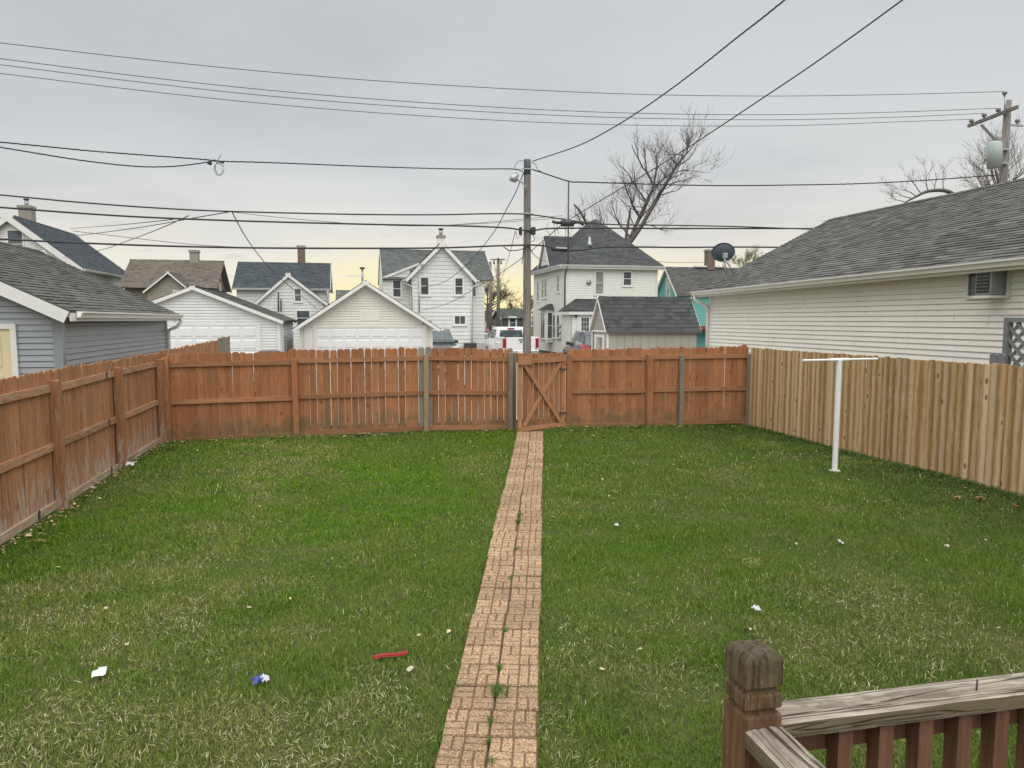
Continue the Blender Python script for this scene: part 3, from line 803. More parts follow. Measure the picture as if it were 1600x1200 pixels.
def window(parent, fr, s, z, w, h, style='double', trim=0.09, tm=None, glass=None, sill=True):
    tm = tm or TRIM; glass = glass or GLASS
    a0, a1, z0, z1 = s - w / 2, s + w / 2, z - h / 2, z + h / 2
    o = part('window', tm, parent, (a0 - trim, a0, z0, z1, 0.0, 0.055), (a1, a1 + trim, z0, z1, 0.0, 0.055), (a0 - trim, a1 + trim, z1, z1 + trim, 0.0, 0.058), (a0 - trim, a1 + trim, z0 - trim * 0.8, z0, 0.0, 0.058), fr=fr)
    if style == 'double':
        for q0, q1, g_ in ((z0, z - 0.02, 0.028), (z + 0.02, z1, 0.034)): part('pane', glass, o, (a0, a1, q0, q1, 0.022, g_), fr=fr)
        part('meeting_rail', tm, o, (a0, a1, z - 0.02, z + 0.02, 0.02, 0.045), fr=fr)
    elif style == 'slider':
        for q0, q1 in ((a0, s - 0.02), (s + 0.02, a1)): part('pane', glass, o, (q0, q1, z0, z1, 0.022, 0.03), fr=fr)
        part('mullion', tm, o, (s - 0.02, s + 0.02, z0, z1, 0.02, 0.045), fr=fr)
    else:
        nx, nz = style
        for i in range(nx):
            for j in range(nz):
                part('pane', glass, o, (a0 + w * i / nx + 0.012, a0 + w * (i + 1) / nx - 0.012, z0 + h * j / nz + 0.012, z0 + h * (j + 1) / nz - 0.012, 0.022, 0.03), fr=fr)
        part('muntins', tm, o, *[(a0 + w * i / nx - 0.012, a0 + w * i / nx + 0.012, z0, z1, 0.02, 0.04) for i in range(1, nx)], *[(a0, a1, z0 + h * j / nz - 0.012, z0 + h * j / nz + 0.012, 0.02, 0.041) for j in range(1, nz)], fr=fr)
    if sill: part('sill', tm, o, (a0 - trim - 0.03, a1 + trim + 0.03, z0 - trim * 0.8 - 0.035, z0 - trim * 0.8, 0.0, 0.085), fr=fr)
    return o
def roof(parent, e0, e1, r1, r0, exp, mat, thick=0.05, tabw=0.30, single=0, edge=None, lift=0.016):
    """e0-e1 the eave, r0-r1 the ridge above it; slab plus lapped shingle tabs"""
    e0, e1, r1, r0 = Vector(e0), Vector(e1), Vector(r1), Vector(r0)
    n = (e1 - e0).cross(r0 - e0)
    if n.length < 1e-6: n = (e1 - e0).cross(r1 - e0)
    n.normalize()
    if n.z < 0:
        e0, e1, r0, r1 = e1, e0, r1, r0; n = -n
    m = MB()
    b = [p - n * thick for p in (e0, e1, r1, r0)]
    m.hexa(b + [e0, e1, r1, r0]); m.m[0] = 1
    ro = m.build('roof', [edge or mat, SOFFIT], parent)
    slope = max((r0 - e0).length, (r1 - e1).length)
    mid = ((r0 + r1) / 2 - (e0 + e1) / 2)
    k = max(3, round(mid.length / exp)); m = MB(); tabs = []
    for i in range(k):
        t0, t1 = i / k, (i + 1) / k
        A, B = e0.lerp(r0, t0), e1.lerp(r1, t0); C, D = e1.lerp(r1, t1), e0.lerp(r0, t1)
        L = (B - A).length
        if L < 0.05: continue
        off = random.random() * tabw; x = -off
        while x < L:
            w = tabw * random.uniform(0.55, 1.3); a, bb = max(x, 0) / L, min(x + w, L) / L
            x += w
            if bb - a < 0.002: continue
            tabs.append((A.lerp(B, a), A.lerp(B, bb), D.lerp(C, bb), D.lerp(C, a)))
    tabs_c = tabs
    if single:
        tabs_c = sorted(tabs, key=lambda q: (Vector((0, 0, CAM_H)) - (q[0] + q[2]) / 2).length if single_ok(q) else 1e6)
        for q in tabs_c[:single]:
            mm = MB(); h0 = lift * random.uniform(0.7, 1.5)
            p0, p1, p2, p3 = q
            mm.hexa([p0 + n * 0.0005, p1 + n * 0.0005, p2 + n * 0.0005, p3 + n * 0.0005, p0 + n * h0, p1 + n * h0, p2 + n * 0.003, p3 + n * 0.003], random.uniform(-1, 1))
            mm.build('shingle', mat, ro)
        tabs_c = tabs_c[single:]
    for p0, p1, p2, p3 in tabs_c:
        h0 = lift * random.uniform(0.6, 1.5); tt = random.choice((-1, -0.6, -0.2, 0.1, 0.3, 0.6, 1.0)) * random.uniform(0.3, 1)
        m.face([p0 + n * h0, p1 + n * h0, p2 + n * 0.003, p3 + n * 0.003], tt)
        m.face([p0, p1, p1 + n * h0, p0 + n * h0], tt)
        m.face([p1, p2 + n * 0.003, p1 + n * h0], tt); m.face([p3 + n * 0.003, p0, p0 + n * h0], tt)
    m.build('shingles', mat, ro, kind='stuff')
    return ro
def single_ok(q): return True
def ridge_cap(parent, a, b, mat, w=0.14, sl=0.5):
    a, b = Vector(a), Vector(b); m = MB(); L = (b - a).length; k = max(2, int(L / 0.3)); d = (b - a).normalized(); sd = d.cross(Vector((0, 0, 1))).normalized()
    for i in range(k):
        p, q = a.lerp(b, i / k), a.lerp(b, (i + 1) / k + 0.01); hh = 0.030; dr = w * sl
        t_ = random.uniform(-1, 1)
        m.face([p + sd * w + Vector((0, 0, hh - dr)), p + Vector((0, 0, hh)), q + Vector((0, 0, 0.020)), q + sd * w + Vector((0, 0, 0.02 - dr))], t_)
        m.face([p + Vector((0, 0, hh)), p - sd * w + Vector((0, 0, hh - dr)), q - sd * w + Vector((0, 0, 0.02 - dr)), q + Vector((0, 0, 0.020))], t_)
    m.build('ridge_cap', mat, parent)
def board(name, mat, parent, a, b, w, h, up=(0, 0, 1)):
    m = MB(); m.bar(a, b, w, h, up); return m.build(name, mat, parent)
def pipe(name, mat, parent, pts, r, n=8):
    m = MB(); m.tube(pts, r, n); return m.build(name, mat, parent, smooth=True)
def gutter(parent, a, b, outw, mat=TRIM, h=0.11, w=0.11):
    """K-style trough along a-b, open at the top, outw the direction away from the wall"""
    a, b, o = Vector(a), Vector(b), Vector(outw).normalized(); Z = Vector((0, 0, 1)); m = MB()
    prof = [(0, 0), (0, -h), (w * 0.6, -h), (w * 0.7, -h * 0.55), (w, -h * 0.25), (w, 0), (w - 0.012, 0), (w - 0.012, -h * 0.2), (w * 0.6, -h * 0.85), (0.01, -h * 0.85), (0.01, 0)]
    m.prism([a + o * x + Z * z for x, z in prof], b - a)
    return m.build('gutter', mat, parent)
def gable_roof_y(parent, xl, xr, y0, y1, ze, zr, mat, exp=0.14, rake=TRIM, rw=0.16, xm=None, single=0, near_rake=True, thick=0.05):
    """ridge along y; xl/xr the eave overhang lines, ze height of the roof edge there"""
    xm = (xl + xr) / 2 if xm is None else xm
    roof(parent, (xl, y0, ze), (xl, y1, ze), (xm, y1, zr), (xm, y0, zr), exp, mat, thick, single=0)
    roof(parent, (xr, y1, ze), (xr, y0, ze), (xm, y0, zr), (xm, y1, zr), exp, mat, thick, single=single)
    ridge_cap(parent, (xm, y0, zr), (xm, y1, zr), mat, sl=(zr - ze) / abs(xr - xm))
    if rake:
        for yy in (y0 - 0.012, y1 + 0.012):
            for xe in (xl, xr):
                d = Vector((xm - xe, 0, zr - ze)).normalized(); nn = Vector((-d.z, 0, d.x)) * (1 if d.x > 0 else -1)
                nn = nn if nn.z > 0 else -nn
                o = nn * -(0.02 + rw / 2)
                o.y += 0.004 if xe == xl else 0.0
                board('rake_board', rake, parent, Vector((xe, yy, ze)) + o, Vector((xm, yy, zr)) + o + d * (rw * 0.62), 0.03, rw, nn)
def gable_roof_x(parent, x0, x1, yf, yb, ze, zr, mat, exp=0.14, rake=TRIM, rw=0.16, ym=None):
    ym = (yf + yb) / 2 if ym is None else ym
    roof(parent, (x0, yf, ze), (x1, yf, ze), (x1, ym, zr), (x0, ym, zr), exp, mat)
    roof(parent, (x1, yb, ze), (x0, yb, ze), (x0, ym, zr), (x1, ym, zr), exp, mat)
    ridge_cap(parent, (x0, ym, zr), (x1, ym, zr), mat, sl=(zr - ze) / abs(yb - ym))
    if rake:
        for xx in (x0 - 0.012, x1 + 0.012):
            for ye in (yf, yb):
                d = Vector((0, ym - ye, zr - ze)).normalized(); nn = Vector((0, -d.z, d.y)); nn = nn if nn.z > 0 else -nn
                o = nn * -(0.02 + rw / 2)
                o.x += 0.004 if ye == yf else 0.0
                board('rake_board', rake, parent, Vector((xx, ye, ze)) + o, Vector((xx, ym, zr)) + o + d * (rw * 0.62), 0.03, rw, nn)
def chimney(parent, x, y, z0, z1, w, mat=BRICK, pot=False, d=None):
    d = d or w
    o = part('chimney', mat, parent, (x - w / 2, x + w / 2, y - d / 2, y + d / 2, z0, z1 - 0.16))
    part('chimney_cap', CONC, o, (x - w / 2 - 0.05, x + w / 2 + 0.05, y - d / 2 - 0.05, y + d / 2 + 0.05, z1 - 0.16, z1))
    if pot: pipe('flue', METAL_GREY, o, [(x, y, z1), (x, y, z1 + 0.35)], 0.12); pipe('flue_cap', METAL_DK, o, [(x, y, z1 + 0.38), (x, y, z1 + 0.46)], 0.17)
    return o
def garage_door(parent, fr, a0, a1, z0, z1, cols, rows=4, mat=DOORW):
    o = part('garage_door', mat, parent, *[(a0, a1, z0 + (z1 - z0) * j / rows + 0.006, z0 + (z1 - z0) * (j + 1) / rows - 0.006, 0.0, 0.03) for j in range(rows)], fr=fr)
    w, h = (a1 - a0) / cols, (z1 - z0) / rows
    mm = MB(); pw, ph = w * 0.36, h * 0.30
    P = lambda x, z, n: fr.S * x + fr.N * n + Vector((0, 0, z))
    q = [P(-pw - .03, -ph - .03, 0), P(pw + .03, -ph - .03, 0), P(pw + .03, ph + .03, 0), P(-pw - .03, ph + .03, 0)]
    r_ = [P(-pw, -ph, .02), P(pw, -ph, .02), P(pw, ph, .02), P(-pw, ph, .02)]
    mm.face(r_)
    for i in range(4): mm.face([q[i], q[(i + 1) % 4], r_[(i + 1) % 4], r_[i]])
    me = mm.mesh('panel', mat)
    for i in range(cols):
        for j in range(rows):
            place('panel', me, Matrix.Translation(fr.P(a0 + w * (i + .5), z0 + h * (j + .5), 0.031)), o)
    return o
def slab_wall(parent, fr, poly, mat, thick=0.14, name='wall'):
    w = MB(); w.prism([fr.P(a, z, 0.0) for a, z in poly], fr.N * -thick); return w.build(name, mat, parent)
G0 = 0.2

# ------------------------------------------------------------------ blue-grey garage, left
bgx0, bgx1, bgy0, bgy1, bze, bzr = -11.0, -4.9, 13.65, 20.79, 2.62, 4.27
bg_ = thing('garage', 'blue-grey vinyl sided garage with pale yellow door behind the left fence', 'garage', (-7.95, 17.2, 0))
zt = bze + 0.06
siding(bg_, rside(bgx1), [(bgy0, 0), (bgy1, 0), (bgy1, zt), (bgy0, zt)], 0.1035, S_BLUE, True)
siding(bg_, front(bgy0), [(bgx0, 0), (bgx1, 0), (bgx1, zt), (-7.95, bzr - 0.02), (bgx0, zt)], 0.1035, S_BLUE, True)
slab_wall(bg_, lside(bgx0), [(bgy0, 0), (bgy1, 0), (bgy1, zt), (bgy0, zt)], S_BLUE)
slab_wall(bg_, Fr((0, bgy1, 0), (1, 0, 0), (0, 1, 0)), [(bgx0, 0), (bgx1, 0), (bgx1, zt), (-7.95, bzr - 0.02), (bgx0, zt)], S_BLUE)
part('corner_trim', S_BLUE, bg_, (bgx1 - 0.11, bgx1 + 0.036, bgy0 - 0.036, bgy0 + 0.11, 0, zt))
part('corner_trim', S_BLUE, bg_, (bgx1 - 0.05, bgx1 + 0.034, bgy1 - 0.09, bgy1 + 0.03, 0, zt))
gable_roof_y(bg_, -11.3, -4.62, bgy0 - 0.32, bgy1 + 0.28, bze, bzr, SH_GREY, xm=-7.96, rw=0.2)
part('soffit', SOFFIT, bg_, (bgx1 + 0.02, -4.64, bgy0 - 0.30, bgy1 + 0.26, bze - 0.10, bze - 0.07))
part('fascia', TRIM, bg_, (-4.64, -4.61, bgy0 - 0.30, bgy1 + 0.27, bze - 0.17, bze - 0.03))
gutter(bg_, (-4.60, bgy0 - 0.1, bze + 0.0), (-4.60, bgy1 + 0.3, bze + 0.0), (1, 0, 0))
pipe('downspout', TRIM, bg_, [(-4.55, bgy1 + 0.15, bze - 0.1), (-4.55, bgy1 + 0.15, bze - 0.2), (-4.66, bgy1 + 0.12, bze - 0.34), (-4.84, bgy1 + 0.08, bze - 0.42), (-4.86, bgy1 + 0.07, bze - 0.55), (-4.86, bgy1 + 0.07, 0.1)], 0.045)
dxr = atY(19, 540, bgy0).x; dzt = atY(19, 514, bgy0).z
part('door_trim', TRIM, bg_, (dxr - 1.0, dxr - 0.9, 0.05, dzt, 0, 0.06), (dxr, dxr + 0.09, 0.05, dzt, 0, 0.06), (dxr - 1.0, dxr + 0.09, dzt, dzt + 0.09, 0, 0.063), fr=front(bgy0))
do = part('door', DOORY, bg_, (dxr - 0.9, dxr, 0.05, dzt, 0, 0.03), fr=front(bgy0))
for i in range(2):
    for (z0, z1) in ((0.25, 0.75), (0.9, 1.55), (1.68, dzt - 0.12)):
        part('door_panel', DOORY, do, (dxr - 0.80 + 0.37 * i, dxr - 0.52 + 0.37 * i, z0, z1, 0.028, 0.042), fr=front(bgy0), bevel=0.012)

# ------------------------------------------------------------------ cream house, right
rx, ryf, ryn = 10.2, 19.05, 1.5
rh = thing('house', 'low cream vinyl sided house with big grey shingle roof behind the right fence', 'house', (14.3, 10, 0))
rze, rzr, rxe, rxr = 3.30, 5.52, 9.85, 14.3
def ez(y): return 3.285 + (19.4 - y) * 0.0104        # the eave is not quite level
siding(rh, lside(rx), [(ryn, 0), (ryf, 0), (ryf, ez(ryf) + 0.1), (ryn, ez(ryn) + 0.1)], 0.1016, S_CREAM, True)
gp_ = [(rx, 0), (18.4, 0), (18.4, rze + 0.14), (rxr, rzr - 0.03), (rx, rze + 0.14)]
siding(rh, Fr((0, ryf, 0), (1, 0, 0), (0, 1, 0)), gp_, 0.1016, S_CREAM)
slab_wall(rh, front(ryn), gp_, S_CREAM)
slab_wall(rh, rside(18.4), [(ryn, 0), (ryf, 0), (ryf, rze), (ryn, rze)], S_CREAM)
def single_ok(q): return q[0].y > 8.9 and q[0].y < 19
y0_, y1_ = ryn - 0.3, ryf + 0.35
roof(rh, (18.75, y0_, rze), (18.75, y1_, rze), (rxr, y1_, rzr), (rxr, y0_, rzr), 0.14, SH_GREY)
roof(rh, (rxe, y1_, ez(y1_)), (rxe, y0_, ez(y0_)), (rxr, y0_, rzr), (rxr, y1_, rzr), 0.14, SH_GREY, single=300)
ridge_cap(rh, (rxr, y0_, rzr), (rxr, y1_, rzr), SH_GREY, sl=0.5)
for yy in (y0_ - 0.012, y1_ + 0.012):
    for xe_, ze_ in ((rxe, ez(yy)), (18.75, rze)):
        d = Vector((rxr - xe_, 0, rzr - ze_)).normalized(); nn = Vector((-d.z, 0, d.x)); nn = nn if nn.z > 0 else -nn; o = nn * -0.095; o.y += 0.004 if xe_ < 12 else 0
        board('rake_board', TRIM, rh, Vector((xe_, yy, ze_)) + o, Vector((rxr, yy, rzr)) + o + d * 0.09, 0.03, 0.15, nn)
m = MB(); m.bar((10.02, y0_, ez(y0_) - 0.08), (10.02, y1_ - 0.02, ez(y1_) - 0.08), 0.30, 0.025); m.build('soffit', SOFFIT, rh)
m = MB(); m.bar((rxe + 0.005, y0_, ez(y0_) - 0.095), (rxe + 0.005, y1_ - 0.01, ez(y1_) - 0.095), 0.03, 0.13); m.build('fascia', TRIM_CREAM, rh)
gutter(rh, (rxe - 0.012, y1_ + 0.01, ez(y1_) + 0.005), (rxe - 0.012, y0_, ez(y0_) + 0.005), (-1, 0, 0), TRIM_CREAM)
part('corner_trim', S_CREAM, rh, (rx - 0.03, rx + 0.08, ryf - 0.08, ryf + 0.035, 0, rze))
pipe('downspout', TRIM_CREAM, rh, [(9.80, ryf + 0.22, rze - 0.10), (9.80, ryf + 0.22, rze - 0.22), (9.95, ryf + 0.12, rze - 0.34), (10.12, ryf + 0.03, rze - 0.42), (10.13, ryf + 0.02, rze - 0.6), (10.13, ryf + 0.02, 0.1)], 0.05)
for y_, z_ in ((17.4, 2.9), (17.0, 2.35), (14.6, 2.75), (14.3, 2.1), (12.6, 2.55), (12.9, 1.9), (10.4, 2.45), (11.4, 2.0), (9.7, 2.35), (15.8, 1.9)):
    part('siding_joint', S_CREAM, rh, (y_ - 0.004, y_ + 0.004, z_, z_ + 0.19, 0.0, 0.0245), fr=lside(rx))
# window with the air conditioner
wa0, wa1 = atX(1582, 440, rx).y, atX(1513, 440, rx).y
wz0, wz1 = atX(1515, 468, rx).z, ez(9.7) - 0.10
part('window', TRIM_CREAM, rh, (wa0, wa1, wz0, wz0 + 0.06, 0, 0.06), (wa0, wa0 + 0.05, wz0 + 0.06, wz1, 0, 0.06), (wa1 - 0.06, wa1, wz0 + 0.06, wz1, 0, 0.06), fr=lside(rx))
part('window_panel', M_plain('dark_window_panel', (0.11, 0.125, 0.125), 0.12, 0.5, 0.2, 2.0), rh, (wa0 + 0.05, wa1 - 0.05, wz0 + 0.05, wz1, 0.0, 0.03), fr=lside(rx))
ac = thing('air_conditioner', 'dark window air conditioner jutting from the cream house wall under the eave', 'air conditioner', (rx, wa0 + 0.3, wz0))
part('casing', M_plain('grey_casing', (0.22, 0.225, 0.215), 0.5, 0.4, 0.1), ac, (wa0 + 0.06, wa0 + 0.36, wz0 + 0.05, wz1 - 0.02, 0.032, 0.34), fr=lside(rx), bevel=0.010)
part('grille', M_plain('dark_grille', (0.04, 0.042, 0.042), 0.5, 0.3, 0.1), ac, (wa0 + 0.09, wa0 + 0.33, wz0 + 0.09, wz1 - 0.07, 0.34, 0.346), fr=lside(rx))
part('support', TRIM_CREAM, ac, (wa0 + 0.06, wa0 + 0.38, wz0 + 0.005, wz0 + 0.045, 0.051, 0.36), fr=lside(rx))
part('side_frame', TRIM_CREAM, ac, (wa0 + 0.36, wa0 + 0.41, wz0 + 0.05, wz1, 0.032, 0.07), fr=lside(rx))
for k_ in range(6): part('louvre', M_plain('louvre_grey', (0.16, 0.165, 0.16), 0.5, 0.3, 0.1) if k_ == 0 else bpy.data.materials['louvre_grey'], ac, (wa0 + 0.10, wa0 + 0.32, wz0 + 0.12 + 0.055 * k_, wz0 + 0.135 + 0.055 * k_, 0.346, 0.356), fr=lside(rx))

# satellite dish on its roof
sd = atX(1115, 436, 10.25); sd = Vector((10.35, 18.75, rze + (10.35 - rxe) * (rzr - rze) / (rxr - rxe)))
dc = atY(1131, 395, 18.6)
sa = thing('satellite_dish', 'dark slate satellite dish seen from behind on the cream house roof corner', 'satellite dish', sd)
m = MB(); nR, nT = 5, 22
face_d = Vector((0.25, 0.93, 0.28)).normalized(); ax = face_d.cross(Vector((0, 0, 1))).normalized(); ay = ax.cross(face_d)
ringv = []
for i in range(nR + 1):
    rr = i / nR
    for j in range(nT):
        th = 2 * math.pi * j / nT
        ringv.append(dc + ax * (0.335 * rr * math.cos(th)) + ay * (0.275 * rr * math.sin(th)) + face_d * (0.07 * rr * rr))
m.v = [tuple(p) for p in ringv] + [tuple(p + face_d * 0.012) for p in ringv]
N1 = (nR + 1) * nT
for lay, rev in ((0, True), (N1, False)):
    for i in range(nR):
        for j in range(nT):
            q = (j + 1) % nT; f = (lay + i * nT + j, lay + i * nT + q, lay + (i + 1) * nT + q, lay + (i + 1) * nT + j)
            m.f.append(f[::-1] if rev else f)
for j in range(nT):
    q = (j + 1) % nT; m.f.append((nR * nT + j, nR * nT + q, N1 + nR * nT + q, N1 + nR * nT + j))
m.t = [0] * len(m.f); m.m = [0] * len(m.f)
m.build('reflector', DISH, sa, smooth=True)
pipe('mast', METAL_GREY, sa, [sd, sd + Vector((0.10, -0.05, 0.28)), dc - face_d * 0.10 + Vector((0, 0, -0.13))], 0.026)
part('bracket', METAL_GREY, sa, (dc.x - 0.06, dc.x + 0.07, dc.y - 0.12, dc.y - 0.01, dc.z - 0.16, dc.z - 0.02), bevel=0.015)
pipe('strut', METAL_GREY, sa, [dc - face_d * 0.1 + Vector((0.0, 0, -0.15)), sd + Vector((0.42, 0.0, 0.24))], 0.016)
pipe('cable_loop', CABLE, sa, [dc + Vector((-0.02, -0.1, -0.15)), dc + Vector((-0.09, -0.12, -0.28)), dc + Vector((-0.07, -0.1, -0.42)), sd + Vector((0.12, -0.06, 0.26))], 0.008)

# lattice screen and grey posts beside the cream house
LATT = M_plain('grey_lattice_stain', (0.20, 0.215, 0.22), 0.8, 0.2, 0.25, 9)
lt = thing('lattice_screen', 'grey wooden lattice screen standing behind the tan fence beside the cream house', 'lattice', (9.55, 8.0, 0))
la, lb = atX(1573, 500, 9.55).y, 5.6
lz0, lz1 = 1.2, atX(1573, 496, 9.55).z
part('frame_post', LATT, lt, (9.50, 9.60, la - 0.07, la, 0, lz1))
part('frame_post', LATT, lt, (9.50, 9.60, lb, lb + 0.07, 0, lz1))
part('frame_rail', LATT, lt, (9.51, 9.59, lb, la - 0.07, lz1 - 0.07, lz1 - 0.003))
part('frame_rail', LATT, lt, (9.51, 9.59, lb + 0.07, la - 0.07, 1.1, 1.17))
L0, L1, Z0, Z1 = lb + 0.07, la - 0.07, 1.17, lz1 - 0.07
for sgn, xo in ((1, 9.535), (-1, 9.565)):
    c = -3.0
    while c < 3.0:
        pts = []
        for k in range(81):
            y = L0 + (L1 - L0) * k / 80; z = (Z0 + Z1) / 2 + sgn * (y - (L0 + L1) / 2) + c
            if Z0 <= z <= Z1: pts.append((xo, y, z))
        if len(pts) > 3: board('slat', LATT, lt, pts[0], pts[-1], 0.012, 0.048, (0, -sgn, 1))
        c += 0.185
gf = thing('board_fence', 'short piece of grey round-topped board fence beside the lattice screen', 'fence', (9.4, 8.6, 0))
for k, px_ in enumerate((1553, 1565)):
    p = atX(px_, 552, 9.38); place('board', picket_mesh(0.12, p.z, 0.03, 0.035, LATT), Matrix.Translation((9.38, p.y, 0)) @ Matrix.Rotation(math.pi / 2, 4, 'Z'), gf)

# ------------------------------------------------------------------ white garage with raised-panel door (left of the two)
ga = thing('garage', 'white board garage with wide panelled door, left of the numbered garage', 'garage', (-6.2, 34.5, G0))
gy0, gy1 = 31.0, 38.0; gx0, gx1, gxm, gzr, gze = -9.48, -2.96, -6.22, 3.84, 2.46
zt = gze + 0.02
siding(ga, front(gy0), [(gx0, G0), (gx1, G0), (gx1, zt), (gxm, gzr - 0.03), (gx0, zt)], 0.115, S_PALE, gap=0.2)
siding(ga, rside(gx1), [(gy0, G0), (gy1, G0), (gy1, zt), (gy0, zt)], 0.115, S_PALE, gap=0.2)
slab_wall(ga, lside(gx0), [(gy0, G0), (gy1, G0), (gy1, zt), (gy0, zt)], S_PALE)
gable_roof_y(ga, gx0 - 0.22, gx1 + 0.22, gy0 - 0.2, gy1 + 0.2, gze - 0.02, gzr, SH_GREY, xm=gxm, rw=0.13)
part('corner_trim', TRIM, ga, (gx1 - 0.09, gx1 + 0.032, gy0 - 0.032, gy0 + 0.09, G0, zt))
garage_door(ga, front(gy0 - 0.02), -8.70, -3.82, G0, 2.24, 8)
part('door_trim', TRIM, ga, (-3.82, -3.70, G0, 2.24, 0, 0.06), (-8.82, -8.70, G0, 2.24, 0, 0.06), (-8.82, -3.70, 2.24, 2.36, 0, 0.063), fr=front(gy0))
pipe('wall_pipe', METAL_GREY, ga, [(gx1 + 0.06, 33.4, G0), (gx1 + 0.06, 33.4, 1.9)], 0.03)

# ------------------------------------------------------------------ numbered white garage
gb = thing('garage', 'cream-white gabled garage numbered 718 with a wide panelled door', 'garage', (0.6, 36, G0))
hy0, hy1 = 33.0, 40.0; hx0, hx1, hxm, hzr = -2.25, 3.60, 0.62, 4.22
hze = 2.06; zt = hze + 0.17
siding(gb, front(hy0), [(hx0, G0), (hx1, G0), (hx1, zt), (hxm, hzr - 0.04), (hx0, zt)], 0.115, S_GARAGE, gap=0.2)
siding(gb, rside(hx1), [(hy0, G0), (hy1, G0), (hy1, zt), (hy0, zt)], 0.115, S_GARAGE, gap=0.2)
slab_wall(gb, lside(hx0), [(hy0, G0), (hy1, G0), (hy1, zt), (hy0, zt)], S_GARAGE)
gable_roof_y(gb, hx0 - 0.36, hx1 + 0.38, hy0 - 0.35, hy1 + 0.3, hze, hzr, SH_CHAR, xm=hxm, rw=0.14)
garage_door(gb, front(hy0 - 0.01), -1.57, 3.22, G0, 2.12, 8)
part('door_trim', TRIM_CREAM, gb, (3.22, 3.34, G0, 2.12, 0, 0.06), (-1.70, -1.57, G0, 2.12, 0, 0.06), (-1.70, 3.34, 2.12, 2.22, 0, 0.065), fr=front(hy0))
part('corner_trim', TRIM_CREAM, gb, (hx1 - 0.10, hx1 + 0.032, hy0 - 0.032, hy0 + 0.09, G0, zt), (hx0 - 0.032, hx0 + 0.10, hy0 - 0.032, hy0 + 0.09, G0, zt))
part('hatch', S_GARAGE, gb, (0.35, 1.25, 2.45, 2.88, 0.0, 0.03), fr=front(hy0))
pipe('vent_pipe', METAL_GREY, gb, [(0.55, 36.5, 4.1), (0.55, 36.5, 5.0)], 0.05); part('vent_cap', METAL_DK, gb, (0.43, 0.67, 36.38, 36.62, 5.0, 5.08))
part('smoke_plate', S_GARAGE, gb, (-2.1, -1.72, G0, 2.1, 0, 0.04), fr=front(hy0))
fc = bpy.data.curves.new('house_number', 'FONT'); fc.body = '718'; fc.size = 0.28; fc.extrude = 0.004; fc.space_character = 1.15
fo = bpy.data.objects.new('house_number', fc); fo.data.materials.append(METAL_DK)
dg = bpy.context.evaluated_depsgraph_get(); col.objects.link(fo); bpy.context.view_layer.update()
fm = bpy.data.meshes.new_from_object(fo.evaluated_get(bpy.context.evaluated_depsgraph_get())); bpy.data.objects.remove(fo)
if not fm.materials: fm.materials.append(METAL_DK)
place('house_number', fm, Matrix.Translation((3.14, hy0 - 0.075, 2.245)) @ Matrix.Rotation(math.pi / 2, 4, 'X'), gb)

# ------------------------------------------------------------------ houses behind the garages
# far left: white gable, dark roof
FL = thing('house', 'tall white gabled house with dark roof behind the blue-grey garage', 'house', (-19.7, 52, G0))
pk_ = atY(10, 333, 48); ev = atY(131, 420, 48); fxm = pk_.x; fhw = ev.x - fxm
yb_ = atX(116, 362, fxm).y
wx1 = fxm + fhw - 0.35; sl = (pk_.z - ev.z) / fhw
gpo = [(2 * fxm - wx1, G0), (wx1, G0), (wx1, pk_.z - sl * (wx1 - fxm) - 0.05), (fxm, pk_.z - 0.05), (2 * fxm - wx1, pk_.z - sl * (wx1 - fxm) - 0.05)]
siding(FL, front(48.3), gpo, 0.12, S_WHITE)
siding(FL, rside(wx1), [(48.3, G0), (yb_ - 0.3, G0), (yb_ - 0.3, gpo[2][1]), (48.3, gpo[2][1])], 0.12, S_PALE)
gable_roof_y(FL, fxm - fhw, fxm + fhw, 48, yb_, ev.z, pk_.z, SH_BLUEBLK, xm=fxm, rw=0.34)
gutter(FL, (fxm + fhw, 48, ev.z), (fxm + fhw, yb_, ev.z), (1, 0, 0), TRIM)
part('soffit', SOFFIT, FL, (wx1 + 0.02, fxm + fhw - 0.02, 48.0, yb_, ev.z - 0.12, ev.z - 0.08))
wc = atY(24, 372, 48.3); window(FL, front(48.3), wc.x, wc.z - 0.35, 0.75, 1.55)
cc = atY(43, 345, 52); chimney(FL, cc.x, 52, cc.z - 1.2, atY(43, 322, 52).z, 0.72, CONC, pot=True)

# tan house
TN = thing('house', 'brown-grey roofed tan house with small front gable between two white houses', 'house', (-11.6, 53, G0))
e0, e1 = atY(184, 449, 50), atY(337, 449, 50); r0, r1 = atY(194, 406, 53), atY(349, 407, 53)
tx0, tx1, tze, tzr = e0.x, r1.x, e0.z, (r0.z + r1.z) / 2
siding(TN, front(50.4), [(tx0 + 0.3, G0), (tx1 - 0.3, G0), (tx1 - 0.3, tze + 0.1), (tx0 + 0.3, tze + 0.1)], 0.15, S_BROWN)
siding(TN, rside(tx1 - 0.3), [(50.4, G0), (55.6, G0), (55.6, tze + 0.1), (53, tzr - 0.05), (50.4, tze + 0.1)], 0.15, S_BROWN)
gable_roof_x(TN, tx0, tx1, 50, 56, tze, tzr, SH_BROWN, rake=S_BROWN)
window(TN, rside(tx1 - 0.3), 53.0, 4.9, 0.7, 1.2)
p0, pl, pr_ = atY(262, 424, 48), atY(222, 456, 48), atY(302, 456, 48)
siding(TN, front(48.3), [(pl.x + .2, G0), (pr_.x - .2, G0), (pr_.x - .2, pl.z + 0.1), (p0.x, p0.z - 0.05), (pl.x + .2, pl.z + 0.1)], 0.15, S_TAN)
gable_roof_y(TN, pl.x, pr_.x, 48, 51.5, pl.z, p0.z, SH_BROWN, xm=p0.x, rw=0.09)
